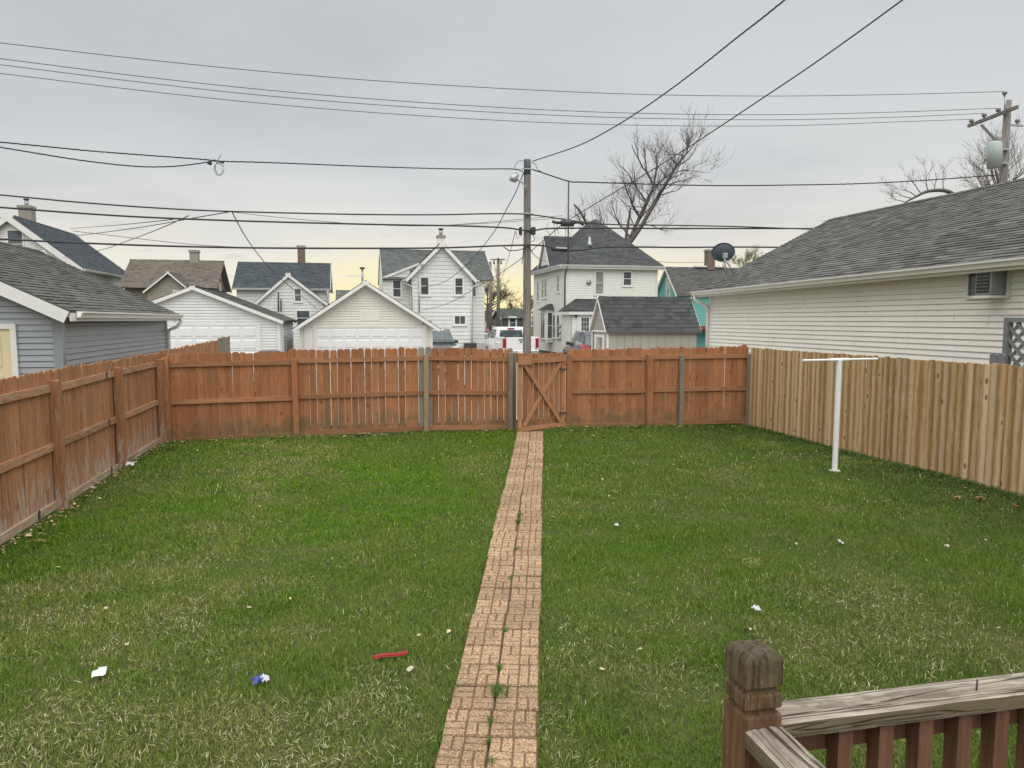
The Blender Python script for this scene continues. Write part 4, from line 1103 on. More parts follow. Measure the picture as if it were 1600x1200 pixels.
siding(TN, rside(pr_.x - .2), [(48.3, G0), (50.4, G0), (50.4, pl.z), (48.3, pl.z)], 0.15, S_TAN)
wq = atY(279, 458, 48.3); window(TN, front(48.3), wq.x, wq.z - 0.35, 0.45, 0.9)
cc = atY(304, 400, 53); chimney(TN, cc.x, 53, tzr - 0.4, atY(304, 391, 53).z, 0.55, CONC)

# white house with blue-black roof
WB = thing('house', 'white gabled house with blue-black roof and tall brick chimney behind the garages', 'house', (-4.3, 52, G0))
e0, e1 = atY(362, 450, 50), atY(517, 450, 50); r0, r1 = atY(372, 410, 53), atY(517, 411, 53)
bx0, bx1, bze2, bzr2 = e0.x, r1.x, e0.z, (r0.z + r1.z) / 2
siding(WB, front(50.3), [(bx0 + .25, G0), (bx1 - .25, G0), (bx1 - .25, bze2 + 0.1), (bx0 + .25, bze2 + 0.1)], 0.2, S_WHITE)
siding(WB, rside(bx1 - .25), [(50.3, G0), (55.7, G0), (55.7, bze2 + 0.1), (53, bzr2 - 0.05), (50.3, bze2 + 0.1)], 0.2, S_PALE)
gable_roof_x(WB, bx0, bx1, 50, 56, bze2, bzr2, SH_BLUEBLK)
gutter(WB, (bx0, 50.0, bze2), (bx1, 50.0, bze2), (0, -1, 0)); 
pipe('downspout', TRIM, WB, [(bx1 - 0.2, 49.95, bze2 - 0.1), (bx1 - 0.2, 50.2, bze2 - 0.5), (bx1 - 0.2, 50.22, G0)], 0.05)
p0, pl, pr_ = atY(450, 427, 47), atY(396, 472, 47), atY(513, 476, 47)
wzE = (pl.z + pr_.z) / 2
siding(WB, front(47.2), [(pl.x + .3, G0), (pr_.x - .3, G0), (pr_.x - .3, wzE + 0.2), (p0.x, p0.z - 0.06), (pl.x + .3, wzE + 0.2)], 0.2, S_WHITE)
siding(WB, rside(pr_.x - .3), [(47.2, G0), (50.3, G0), (50.3, wzE + 0.1), (47.2, wzE + 0.1)], 0.2, S_PALE)
gable_roof_y(WB, pl.x, pr_.x, 47, 52, wzE, p0.z, SH_BLUEBLK, xm=p0.x, rw=0.16)
for (qx, qy, w_, h_) in ((465.5, 461, 0.35, 0.75), (474, 497, 0.75, 0.9)):
    q = atY(qx, qy, 47.2); window(WB, front(47.2), q.x, q.z, w_, h_, trim=0.1)
cc = atY(471, 400, 53.4); chimney(WB, cc.x, 53.4, bzr2 - 0.6, atY(471, 384, 53.4).z, 0.5, BRICK)
for px_, ya, yb2 in ((435, 456, 487), (439, 467, 487)):
    a, b = atY(px_, ya, 47.0), atY(px_, yb2, 47.0); pipe('mast_pipe', METAL_DK, WB, [b, a], 0.04)

# white two-storey house with steep front gable
WH = thing('house', 'white wide-board two-storey house with steep front gable left of the utility pole', 'house', (5.5, 49, G0))
wp = atY(690, 378, 46); wl_, wr_ = atY(643, 440, 46).x, atY(738, 440, 46).x
el, er = atY(632, 437, 45.7), atY(747, 438, 45.7); wze = (el.z + er.z) / 2
siding(WH, front(46), [(wl_, G0), (wr_, G0), (wr_, wze + 0.38), (wp.x, wp.z - 0.12), (wl_, wze + 0.38)], 0.25, S_WHITE, True)
siding(WH, lside(wl_), [(46, G0), (47, G0), (47, wze + .3), (46, wze + .3)], 0.25, S_WHITE)
siding(WH, rside(wr_), [(46, G0), (47, G0), (47, wze + .3), (46, wze + .3)], 0.25, S_WHITE)
mx0, mx1 = atY(598, 440, 47).x, atY(757, 440, 47).x
siding(WH, front(47), [(mx0, G0), (wl_ - 0.02, G0), (wl_ - 0.02, 5.95), (mx0, 5.22)], 0.25, S_WHITE)
siding(WH, front(47.002), [(wr_ + 0.02, G0), (mx1, G0), (mx1, 5.2), (wr_ + 0.02, 5.2)], 0.25, S_WHITE)
slab_wall(WH, lside(mx0), [(47, G0), (54, G0), (54, 5.2), (50.4, 7.3), (47, 5.2)], S_WHITE); slab_wall(WH, rside(mx1), [(47, G0), (54, G0), (54, 5.2), (50.4, 7.2), (47, 5.2)], S_WHITE)
rz = atY(680, 391, 50.4).z
gable_roof_x(WH, atY(593, 391, 50.4).x, atY(757, 391, 50.4).x, 46.75, 54.05, 5.1, rz, SH_GREEN, rake=TRIM, rw=0.1)
gable_roof_y(WH, el.x, er.x, 45.7, 50.3, wze, wp.z, SH_GREEN, xm=wp.x, rw=0.2)
a, b = atY(597, 435, 46.9), atY(655, 412, 46.9); board('rake_board', TRIM, WH, a, b, 0.05, 0.14)
for xg in (el.x, er.x):
    sgn = -1 if xg < wp.x else 1
    pipe('downspout', TRIM, WH, [(xg + sgn * 0.02, 45.85, wze - 0.02), (xg + sgn * 0.02, 45.85, wze - 0.2), ((wl_ if sgn < 0 else wr_) - sgn * 0.06, 45.93, wze - 0.45), ((wl_ if sgn < 0 else wr_) - sgn * 0.06, 45.93, G0)], 0.055)
    part('gutter_end', TRIM, WH, (xg - 0.09 if sgn < 0 else xg, xg if sgn < 0 else xg + 0.09, 45.7, 46.6, wze - 0.08, wze + 0.02))
for px_, py_, yy, w_, h_, stl in ((663.5, 447, 46, 0.46, 1.05, 'double'), (717, 447.5, 46, 0.46, 1.02, 'double'), (718.5, 500, 46, 0.66, 0.50, 'slider'), (620, 451, 47, 0.46, 1.02, 'double'), (741, 452, 47, 0.16, 0.9, 'double')):
    q = atY(px_, py_, yy); window(WH, front(yy), q.x, q.z, w_, h_, stl, trim=0.13 if w_ > 0.3 else 0.03)
cc = atY(689, 372, 47.5); chimney(WH, cc.x, 47.5, wp.z - 0.4, atY(689, 368, 47.5).z, 0.48, TRIM, pot=True)
pipe('conduit', METAL_GREY, WH, [atY(655, 440, 45.93), atY(655, 488, 45.93)], 0.04)
a = atY(660, 414, 45.6); part('flood_lamp', METAL_GREY, WH, (a.x - 0.1, a.x + 0.1, 45.45, 45.65, a.z - 0.06, a.z + 0.06))

# big white house with hipped roof, right of the pole
BH = thing('house', 'big white two-storey house with dark hipped roof right of the utility pole', 'house', (17.2, 50, G0))
kx0, kx1, ky0, ky1 = 13.9, 20.56, 46.0, 54.2; kze = 6.12
siding(BH, front(ky0), [(kx0, G0), (kx1, G0), (kx1, kze), (kx0, kze)], 0.115, S_WHITE2, gap=0.2)
siding(BH, lside(kx0), [(ky0, G0), (ky1, G0), (ky1, kze), (ky0, kze)], 0.115, S_WHITE2, gap=0.2)
slab_wall(BH, rside(kx1), [(ky0, G0), (ky1, G0), (ky1, kze), (ky0, kze)], S_WHITE2)
part('corner_trim', TRIM, BH, (kx0 - 0.035, kx0 + 0.1, ky0 - 0.035, ky0 + 0.1, G0, kze)); part('corner_trim', TRIM, BH, (kx1 - 0.1, kx1 + 0.035, ky0 - 0.035, ky0 + 0.1, G0, kze))
ox0, ox1, oy0, oy1 = kx0 - 0.38, kx1 + 0.38, ky0 - 0.38, ky1 + 0.3
apx = atY(931, 342, 49.6)
rA, rB = Vector((apx.x, 49.6, apx.z)), Vector((apx.x, 50.9, apx.z))
roof(BH, (ox0, oy0, kze), (ox1, oy0, kze), rA, rA, 0.14, SH_DARK)
roof(BH, (ox0, oy1, kze), (ox0, oy0, kze), rA, rB, 0.14, SH_DARK)
roof(BH, (ox1, oy0, kze), (ox1, oy1, kze), rB, rA, 0.14, SH_DARK)
part('frieze', TRIM, BH, (ox0 + 0.02, ox1 - 0.02, oy0 + 0.02, oy0 + 0.05, kze - 0.24, kze - 0.06), (ox0 + 0.02, ox0 + 0.05, oy0 + 0.051, oy1, kze - 0.24, kze - 0.061))
part('soffit', SOFFIT, BH, (ox0 + 0.05, ox1 - 0.05, oy0 + 0.05, oy1, kze - 0.12, kze - 0.09))
gutter(BH, (ox0, oy0, kze + 0.0), (ox1, oy0, kze + 0.0), (0, -1, 0)); gutter(BH, (ox0, oy1, kze + 0.0), (ox0, oy0, kze + 0.0), (-1, 0, 0))
# cross gable on its left side
cz = atX(847, 369, kx0 - 0.3).z; cyc = atX(847, 369, kx0 - 0.3).y
siding(BH, lside(kx0 - 0.05), [(cyc - 1.5, kze), (cyc + 1.5, kze), (cyc, cz - 0.1)], 0.115, S_WHITE2, gap=0.2)
gable_roof_x(BH, kx0 - 0.20, apx.x - 0.6, cyc - 1.75, cyc + 1.75, kze + 0.02, cz, SH_DARK, rake=TRIM, rw=0.16)
for px_, py_, w_, h_, gl in ((936.5, 442, 0.52, 1.45, GLASS_P), (980, 435.5, 0.52, 0.85, GLASS)):
    q = atY(px_, py_, ky0); window(BH, front(ky0), q.x, q.z, w_, h_, trim=0.13, glass=gl)
for px_, ya, yb2 in ((873, 430, 455), (853.5, 436, 464), (849, 437, 465), (841.5, 440, 470)):
    t_, b_ = atX(px_, ya, kx0), atX(px_, yb2, kx0); window(BH, lside(kx0), t_.y, (t_.z + b_.z) / 2, 0.55, t_.z - b_.z, trim=0.12)
for px_, ya, yb2 in ((873, 493, 527), (866.5, 493, 527), (833, 494, 508)):
    t_, b_ = atX(px_, ya, kx0), atX(px_, yb2, kx0); window(BH, lside(kx0), t_.y, (t_.z + b_.z) / 2, 0.5, t_.z - b_.z, trim=0.1)
# bay window on the left side
bt, bb2 = atX(850, 489, kx0 - 0.5), atX(850, 528, kx0 - 0.5); byc = bt.y
by_o = part('bay', S_WHITE2, BH, (kx0 - 0.55, kx0 + 0.05, byc - 0.75, byc + 0.75, bb2.z - 0.3, bt.z + 0.22))
window(BH, lside(kx0 - 0.55), byc, (bt.z + bb2.z) / 2, 1.0, bt.z - bb2.z, 'slider', trim=0.1)
window(BH, front(byc - 0.75), kx0 - 0.28, (bt.z + bb2.z) / 2, 0.30, bt.z - bb2.z, 'double', trim=0.08)
m = MB(); zt = bt.z + 0.22
m.face([(kx0 - 0.75, byc - 0.95, zt), (kx0, byc - 0.95, zt), (kx0, byc - 0.5, zt + 0.42), (kx0 - 0.1, byc - 0.5, zt + 0.42)]); m.face([(kx0 - 0.75, byc + 0.95, zt), (kx0 - 0.75, byc - 0.95, zt), (kx0 - 0.1, byc - 0.5, zt + 0.42), (kx0 - 0.1, byc + 0.5, zt + 0.42)])
m.face([(kx0 - 0.75, byc + 0.95, zt), (kx0 - 0.1, byc + 0.5, zt + 0.42), (kx0, byc + 0.5, zt + 0.42), (kx0, byc + 0.95, zt)]); m.face([(kx0 - 0.1, byc - 0.5, zt + 0.42), (kx0, byc - 0.5, zt + 0.42), (kx0, byc + 0.5, zt + 0.42), (kx0 - 0.1, byc + 0.5, zt + 0.42)])
m.face([(kx0 - 0.75, byc - 0.95, zt), (kx0 - 0.75, byc + 0.95, zt), (kx0, byc + 0.95, zt), (kx0, byc - 0.95, zt)])
m.build('bay_roof', SH_DARK, BH)
# small porch room with door
py0 = 43.8
qx0, qx1 = atY(893, 500, py0).x, atY(944, 500, py0).x; qz = atY(900, 487, py0).z
lx = atY(883, 500, 44.6).x
siding(BH, front(py0), [(qx0, G0), (qx1, G0), (qx1, qz), (qx0, qz)], 0.115, S_WHITE2, gap=0.2)
siding(BH, lside(qx0), [(py0, G0), (ky0, G0), (ky0, qz), (py0, qz)], 0.115, S_WHITE2, gap=0.2)
rt = atY(910, 467, ky0 - 0.05).z
pe = qz + 0.06
roof(BH, (qx0 - 0.25, py0 - 0.25, pe), (qx1 + 0.2, py0 - 0.25, pe), (qx1 + 0.2, ky0 - 0.05, rt), (qx0 + 0.95, ky0 - 0.05, rt), 0.14, SH_DARK)
roof(BH, (qx0 - 0.25, ky0 - 0.05, pe), (qx0 - 0.25, py0 - 0.25, pe), (qx0 + 0.95, ky0 - 0.05, rt), (qx0 + 0.95, ky0 - 0.05, rt), 0.14, SH_DARK)
part('porch_fascia', TRIM, BH, (qx0 - 0.22, qx1 + 0.2, py0 - 0.22, py0 - 0.19, pe - 0.25, pe - 0.06), (qx0 - 0.22, qx0 - 0.19, py0 - 0.189, ky0, pe - 0.25, pe - 0.061))
d0, d1 = atY(908, 500, py0).x, atY(920, 500, py0).x; dzt = atY(912, 496, py0).z
dr = part('porch_door', DOORW, BH, (d0 - 0.16, d1 + 0.16, G0 + 0.15, dzt + 0.15, 0, 0.05), fr=front(py0))
part('door_trim', TRIM, BH, (d0 - 0.30, d0 - 0.16, G0 + .15, dzt + 0.15, 0, 0.075), (d1 + 0.16, d1 + 0.30, G0 + .15, dzt + .15, 0, 0.075), (d0 - .3, d1 + .3, dzt + .15, dzt + .29, 0, 0.078), fr=front(py0))
for i in range(3):
    for j in range(4):
        w3 = (d1 - d0) / 3; part('door_pane', GLASS, dr, (d0 + w3 * i + 0.015, d0 + w3 * (i + 1) - 0.015, dzt - 0.30 * (j + 1) + 0.015, dzt - 0.30 * j - 0.015, 0.045, 0.058), fr=front(py0))
a = atY(900.5, 492, py0 - 0.1); part('porch_lamp', METAL_DK, BH, (a.x - 0.08, a.x + 0.08, py0 - 0.18, py0, a.z - 0.14, a.z + 0.14), bevel=0.03)
a = atY(920, 441, ky0 - 0.05); pipe('wall_disc', METAL_GREY, BH, [(a.x, ky0 - 0.12, a.z), (a.x, ky0 - 0.02, a.z)], 0.16, 14)
a = atY(920.5, 405, 45.9)
rzv = kze + (47.2 - oy0) * (apx.z - kze) / (49.6 - oy0)
vx = atY(921, 405, 47.2); pipe('roof_vent', METAL_GREY, BH, [(vx.x, 47.2, rzv - 0.05), (vx.x, 47.2, rzv + 0.2), (vx.x, 47.2, rzv + 0.25), (vx.x, 47.2, rzv + 0.6)], [0.2, 0.16, 0.09, 0.08])
ma, mb_ = atY(887, 283, 45.75), atY(884, 500, 45.75)
pipe('service_mast', METAL_DK, BH, [(kx0 + 0.02, 45.9, 2.4), (kx0 + 0.02, 45.9, 5.4), (ma.x, 45.55, 6.2), (ma.x, 45.55, ma.z)], 0.05)
part('meter_box', METAL_GREY, BH, (kx0 - 0.02, kx0 + 0.3, 45.75, 45.93, 2.3, 2.9))
for k in range(3): pipe('meter', METAL_GREY, BH, [(kx0 - 0.22, 46.5, 1.2 + 0.42 * k), (kx0 - 0.04, 46.5, 1.2 + 0.42 * k)], 0.13, 12)

# teal house, far right
TL = thing('house', 'teal gabled house with grey roof and brick chimney behind the satellite dish', 'house', (28, 52, G0))
tg = atX(1039, 417, 24.0); ty = tg.y; te = atX(1058, 462, 24.0)
hd = ty - te.y
siding(TL, lside(24.25), [(ty - hd + .3, G0), (ty + hd - .3, G0), (ty + hd - .3, te.z + .2), (ty, tg.z - .1), (ty - hd + .3, te.z + .2)], 0.2, S_TEAL)
siding(TL, front(ty - hd + .3), [(24.25, G0), (36, G0), (36, te.z), (24.25, te.z)], 0.2, S_TEAL)
gable_roof_x(TL, 24.0, 36.3, ty - hd, ty + hd, te.z, tg.z, SH_GREY, rw=0.16)
q = atX(1044, 450, 24.25); window(TL, lside(24.25), ty - 0.2, q.z, 0.55, 1.4, glass=GLASS_P)
cc = atY(1109, 400, ty); chimney(TL, cc.x, ty, tg.z - 0.2, atY(1109, 390, ty).z, 0.62, BRICK)
part('ridge_flashing', TRIM, TL, (atY(1085, 412, ty).x, atY(1135, 410, ty).x, ty - 0.22, ty + 0.22, tg.z + 0.02, tg.z + 0.14))
pipe('downspout', TRIM, TL, [(27.4, ty - hd + 0.2, te.z), (27.4, ty - hd + 0.2, G0)], 0.06)
part('porch_awning', M_plain('faded_red_paint', (0.30, 0.08, 0.07), 0.7, 0.2, 0.2), TL, (24.6, 27.2, ty - hd - 1.0, ty - hd + 0.25, 1.75, 2.0))

# shed with steep roof
SHd = thing('shed', 'small grey-beige panelled shed with steep dark shingle roof behind the back fence', 'shed', (12, 28.4, 0.15))
sx0, sx1, sy0, sy1, sze, szr = 10.2, 14.15, 27.55, 29.45, 2.05, 3.44
g1_ = gh(27.5)
slab_wall(SHd, front(sy0), [(sx0, g1_), (sx1, g1_), (sx1, sze + .05), (sx0, sze + .05)], S_SHED)
slab_wall(SHd, Fr((0, sy1, 0), (1, 0, 0), (0, 1, 0)), [(sx0, g1_), (sx1, g1_), (sx1, sze + .05), (sx0, sze + .05)], S_SHED)
for fr_ in (lside(sx0), rside(sx1)): slab_wall(SHd, fr_, [(sy0, g1_), (sy1, g1_), (sy1, sze), ((sy0 + sy1) / 2, szr - 0.08), (sy0, sze)], S_SHED)
n_ = 11
for i in range(n_):
    a, b = sx0 + (sx1 - sx0) * i / n_, sx0 + (sx1 - sx0) * (i + 1) / n_
    part('panel', S_SHED, SHd, (a + 0.010, b - 0.010, g1_ + 0.02, sze, 0.002, 0.016), fr=front(sy0))
for z0, z1 in ((sze + 0.02, sze + 0.42), (sze + 0.44, sze + 0.82)):
    pl_ = [(sy0, g1_), (sy1, g1_), (sy1, sze), ((sy0 + sy1) / 2, szr - 0.08), (sy0, sze)]
    A, B = span(pl_, z0), span(pl_, z1); mm = MB(); f_ = lside(sx0)
    mm.prism([f_.P(A[0] + .05, z0, .002), f_.P(A[1] - .05, z0, .002), f_.P(B[1] - .05, z1, .002), f_.P(B[0] + .05, z1, .002)], f_.N * 0.015); mm.build('gable_panel', S_SHED, SHd)
part('corner_trim', TRIM, SHd, (sx0 - 0.04, sx0 + 0.02, sy0 - 0.04, sy0 + 0.07, g1_, sze)); part('corner_trim', TRIM, SHd, (sx0 - 0.04, sx0 + 0.02, sy1 - 0.07, sy1 + 0.04, g1_, sze))
part('door', TRIM, SHd, (sy0 + 0.35, sy1 - 0.3, g1_, 1.85, 0.002, 0.03), fr=lside(sx0)); part('door_window', GLASS_P, SHd, (sy0 + 0.6, sy1 - 0.55, 1.0, 1.75, 0.03, 0.036), fr=lside(sx0))
part('lintel', TRIM, SHd, (sy0 + 0.08, sy1 - 0.08, sze - 0.08, sze + 0.0, 0.002, 0.045), fr=lside(sx0))
gable_roof_x(SHd, sx0 - 0.12, sx1 + 0.15, sy0 - 0.13, sy1 + 0.13, sze - 0.06, szr, SH_CHAR, exp=0.2, rw=0.07)
part('drip_edge', M_plain('brown_drip_edge', (0.12, 0.10, 0.085), 0.6, 0.3, 0.1), SHd, (sx0 - 0.12, sx1 + 0.15, sy0 - 0.15, sy0 - 0.13, sze - 0.13, sze - 0.05))

# far houses down the street
def far_house(name, label, x0, x1, y0, y1, ze, zr, wallm, roofm, axis='x', wins=()):
    t_ = thing(name, label, 'house', ((x0 + x1) / 2, y0, G0))
    if axis == 'x':
        siding(t_, front(y0), [(x0, G0), (x1, G0), (x1, ze), (x0, ze)], 0.25, wallm)
        for f_ in (lside(x0), rside(x1)): slab_wall(t_, f_, [(y0, G0), (y1, G0), (y1, ze), ((y0 + y1) / 2, zr - .1), (y0, ze)], wallm)
        gable_roof_x(t_, x0 - .3, x1 + .3, y0 - .3, y1 + .3, ze - .05, zr, roofm, exp=0.3)
    else:
        xm = (x0 + x1) / 2
        siding(t_, front(y0), [(x0, G0), (x1, G0), (x1, ze), (xm, zr - .1), (x0, ze)], 0.25, wallm)
        for f_ in (lside(x0), rside(x1)): slab_wall(t_, f_, [(y0, G0), (y1, G0), (y1, ze), (y0, ze)], wallm)
        gable_roof_y(t_, x0 - .3, x1 + .3, y0 - .3, y1 + .3, ze - .15, zr, roofm, exp=0.3)
    for px_, py_, w_, h_ in wins:
        q = atY(px_, py_, y0); window(t_, front(y0), q.x, q.z, w_, h_, trim=0.2)
    return t_
a, b = atY(786, 500, 95), atY(822, 500, 95)
far_house('house', 'distant dark house with one white window seen above the pickup', a.x, b.x, 95, 102, atY(800, 497, 95).z, atY(800, 482, 98).z, S_FARBRICK, SH_DARK, 'x', ((801, 504, 0.8, 1.3),))
a, b = atY(763, 500, 105), atY(783, 500, 105)
far_house('house', 'distant pale gabled house behind the far pair of poles', a.x, b.x, 105, 113, atY(770, 499, 105).z, atY(774, 484, 105).z, S_PALE, SH_DARK, 'y', ((769, 502, 0.8, 1.2),))
far_house('house', 'low white house between the numbered garage and the steep-gabled house', -1.0, 1.6, 60, 66, 3.6, 5.0, S_WHITE, SH_GREEN, 'x')

# ------------------------------------------------------------------ utility poles
P1 = Vector((5.30, 21.5, 0)); P1.z = gh(21.5)
up1 = thing('utility_pole', 'grey wooden utility pole with a small lamp standing behind the gate', 'utility pole', P1)
m = MB(); k = 9
top1 = atY(824, 250, 21.5).z
m.tube([P1 + Vector((0.0, 0, (top1 - P1.z) * i / k)) for i in range(k + 1)], [0.135 - 0.032 * i / k for i in range(k + 1)], 14); m.build('pole', POLEWOOD, up1, smooth=False)
pipe('pole_cap', M_plain('blackened_pole_top', (0.10, 0.12, 0.125), 0.7, 0.2, 0.2), up1, [(5.3, 21.5, top1 - 0.45), (5.3, 21.5, top1 + 0.01)], 0.108, 14)
def A1(px, py): return atY(px, py, 21.4)
lampc = A1(804, 278)
pipe('lamp_arm', METAL_GREY, up1, [A1(822, 299), A1(820, 290), A1(815, 284), A1(808, 281)], 0.028)
m = MB(); m.tube([lampc + Vector((0.10, 0, 0.10)), lampc + Vector((0.04, 0, 0.06)), lampc + Vector((-0.03, 0, -0.02)), lampc + Vector((-0.06, 0, -0.10))], [0.05, 0.09, 0.125, 0.11], 14); m.build('lamp_head', METAL_GREY, up1, smooth=True)
pipe('photocell', METAL_GREY, up1, [lampc + Vector((0.05, 0, 0.08)), lampc + Vector((0.05, 0, 0.19))], 0.04)
for pa, pb in (((815, 355), (811, 367)), ((836, 355), (830, 367))):
    a, b = A1(*pa), A1(*pb); part('splice_box', CABLE, up1, (min(a.x, b.x), max(a.x, b.x), 21.30, 21.46, min(a.z, b.z), max(a.z, b.z)), bevel=0.02)
for py_ in (264, 334, 383):
    a = atY(824, py_, 21.38); pipe('bolt', METAL_GREY, up1, [a + Vector((-0.18, -0.02, 0)), a + Vector((0.18, -0.02, 0))], 0.018, 6)
pipe('ground_wire', METAL_DK, up1, [A1(818, 383) + Vector((0, -0.04, 0)), A1(817, 400), A1(815.5, 412)], 0.012, 5)
pipe('jumper', WIRE, up1, [A1(822, 252), A1(812, 251), A1(806, 256), A1(804, 263)], 0.010, 5)
pipe('jumper', WIRE, up1, [A1(830, 254), A1(836, 256), A1(840, 265), A1(845, 268)], 0.010, 5)
for (a_, b_, c_) in (((806, 361), (808, 374), (816, 366)), ((832, 366), (836, 374), (832, 378))):
    pipe('cable_loop', CABLE, up1, [A1(*a_), A1(*b_), A1(*c_)], 0.010, 5)
pipe('cable_loop', CABLE, up1, [A1(787, 386), A1(796, 392), A1(810, 391), A1(820, 388)], 0.016, 6)

P2 = Vector((22.85, 21.5, gh(21.5)))
up2 = thing('utility_pole', 'tall utility pole with crossarm and grey transformer behind the cream house roof', 'utility pole', P2)
t2 = atY(1575, 157, 21.5)
pipe('pole', POLEWOOD, up2, [P2, Vector((22.85, 21.5, 5)), Vector((t2.x, 21.5, t2.z))], [0.165, 0.15, 0.115], 14)
caf, can = on_line(1513, 197, (22.7, 30), (22.7, 10)), on_line(1590, 167, (22.7, 30), (22.7, 10))
board('crossarm', POLEWOOD, up2, caf, can, 0.09, 0.115)
pipe('pin_post', METAL_GREY, up2, [atY(1571, 178, 21.36), atY(1570, 150, 21.36)], 0.03)
INS = M_plain('grey_porcelain', (0.22, 0.22, 0.22), 0.3, 0.5, 0.1)
def insul(px, py, Y, h=0.2):
    a = atY(px, py, Y); pipe('insulator', INS, up2, [a + Vector((0, 0, -h)), a + Vector((0, 0, -h * 0.6)), a + Vector((0, 0, -h * .55)), a + Vector((0, 0, -0.02)), a], [0.03, 0.03, 0.08, 0.08, 0.04], 10)
insul(1570, 143, 21.36, 0.16)
insY = []
for px_, py_ in ((1518, 186), (1538, 177), (1560, 169)):
    q = on_line(px_, py_ + 8, (22.7, 30), (22.7, 10)); insY.append(q.y); insul(px_, py_, q.y)
board('arm_brace', POLEWOOD, up2, on_line(1533, 195, (22.7, 30), (22.7, 10)), Vector((22.62, 21.62, atY(1560, 222, 21.6).z)), 0.03, 0.09)
ta, tb = atY(1554, 224, 21.3), atY(1554, 262, 21.3)
pipe('transformer', XFMR, up2, [tb, ta, ta + Vector((0, 0, 0.06))], [0.235, 0.235, 0.15], 18)
pipe('bushing', INS, up2, [ta + Vector((0.04, 0, 0.05)), ta + Vector((0.02, 0, 0.3))], [0.09, 0.045], 10); pipe('bushing', INS, up2, [ta + Vector((0.16, 0, 0.03)), ta + Vector((0.17, 0, 0.22))], [0.05, 0.03], 8)
part('transformer_bracket', METAL_GREY, up2, (tb.x + 0.2, 22.8, 21.3, 21.45, tb.z + 0.15, tb.z + 0.22), (tb.x + 0.2, 22.8, 21.3, 21.45, ta.z - 0.2, ta.z - 0.13))
part('side_arm', METAL_GREY, up2, (22.9, 23.5, 21.42, 21.48, atY(1580, 196, 21.5).z - 0.03, atY(1580, 196, 21.5).z + 0.03)); insul(1590, 186, 21.45, 0.2)

for k, (px_, yt, lab) in enumerate(((766, 409, 'left pole of a far pair of bare poles beside the white gabled house'), (778.5, 403, 'right pole of a far pair of bare poles, carrying a crossarm'))):
    a = atY(px_, yt, 72); b = Vector((a.x, 72, G0))
    t_ = thing('utility_pole', lab, 'utility pole', b)
    pipe('pole', POLEWOOD, t_, [b, a], [0.19, 0.14], 10)
    if k == 1:
        c0, c1 = atY(766, 405.5, 71.8), atY(789, 405.5, 71.8); board('crossarm', POLEWOOD, t_, c0, c1, 0.1, 0.12)
        for px2 in (772, 783): q = atY(px2, 413, 71.8); pipe('insulator', INS, t_, [q, q + Vector((0, 0, 0.45))], 0.09, 8)

# ------------------------------------------------------------------ overhead wires
def crom(pts, n=8):
    P = [pts[0] * 2 - pts[1]] + pts + [pts[-1] * 2 - pts[-2]]; out = []
    for i in range(1, len(P) - 2):
        for k in range(n):
            t = k / n; a, b, c, d = P[i - 1], P[i], P[i + 1], P[i + 2]
            out.append(0.5 * ((2 * b) + (c - a) * t + (2 * a - 5 * b + 4 * c - d) * t * t + (3 * b - a - 3 * c + d) * t ** 3))
    out.append(P[-2]); return out
def wire(label, pix, line, r, mat=CABLE, twist=0.0, name='overhead_wire', group='overhead wires', ext=(0, 0), knots=None):
    """pix: measured points; line: plan line (A, B) the wire hangs over"""
    pts = [on_line(px, py, *line) for px, py in pix]
    for side, e in ((0, ext[0]), (-1, ext[1])):
        if e:
            a, b = (pts[0], pts[1]) if side == 0 else (pts[-1], pts[-2])
            q = a + (a - b).normalized() * e
            if side == 0: pts.insert(0, q)
            else: pts.append(q)
    pts = crom(pts, 10)
    m = MB()
    if twist:
        L = 0; dense = []
        for a, b in zip(pts[:-1], pts[1:]):
            k = max(2, int((b - a).length / 0.09))
            dense += [a.lerp(b, i / k) for i in range(k)]
        for ph in (0, 2.1, 4.2):
            q = []; L = 0
            for i, p in enumerate(dense):
                if i: L += (p - dense[i - 1]).length
                th = L * twist + ph; q.append(p + Vector((0.2 * math.sin(th), 0.6 * math.sin(th), math.cos(th))) * r * 1.0)
            m.tube(q, r * 0.75, 4)
    else: m.tube(pts, r, 6)
    if knots: knots(m)
    return tag(m.build(name, mat, None, smooth=True), label, 'wire', group)
AL = lambda y: ((-60, y), (60, y))
wire('topmost of four thin power wires crossing the whole sky', [(0, 67), (200, 90), (400, 110.5), (600, 127), (820, 140), (1020, 148), (1220, 150), (1400, 147.5), (1570, 143)], AL(21.36), 0.0100, WIRE, ext=(14, 0))
wire('second from top of four thin power wires crossing the sky', [(0, 91.5), (200, 117), (400, 139), (600, 156), (820, 170), (1020, 177.5), (1220, 179), (1400, 175), (1560, 169)], AL(insY[2]), 0.0100, WIRE, ext=(14, 0))
wire('third from top of four thin power wires crossing the sky', [(0, 101), (200, 126), (400, 148), (600, 164.5), (820, 178), (1020, 185), (1220, 187), (1400, 183), (1538, 177)], AL(insY[1]), 0.0100, WIRE, ext=(14, 0))
wire('lowest of four thin power wires crossing the sky', [(0, 114.5), (200, 139), (400, 160.5), (600, 177), (820, 190), (1020, 196), (1220, 196.5), (1400, 190.5), (1500, 187), (1518, 186)], AL(insY[0]), 0.0100, WIRE, ext=(14, 0))
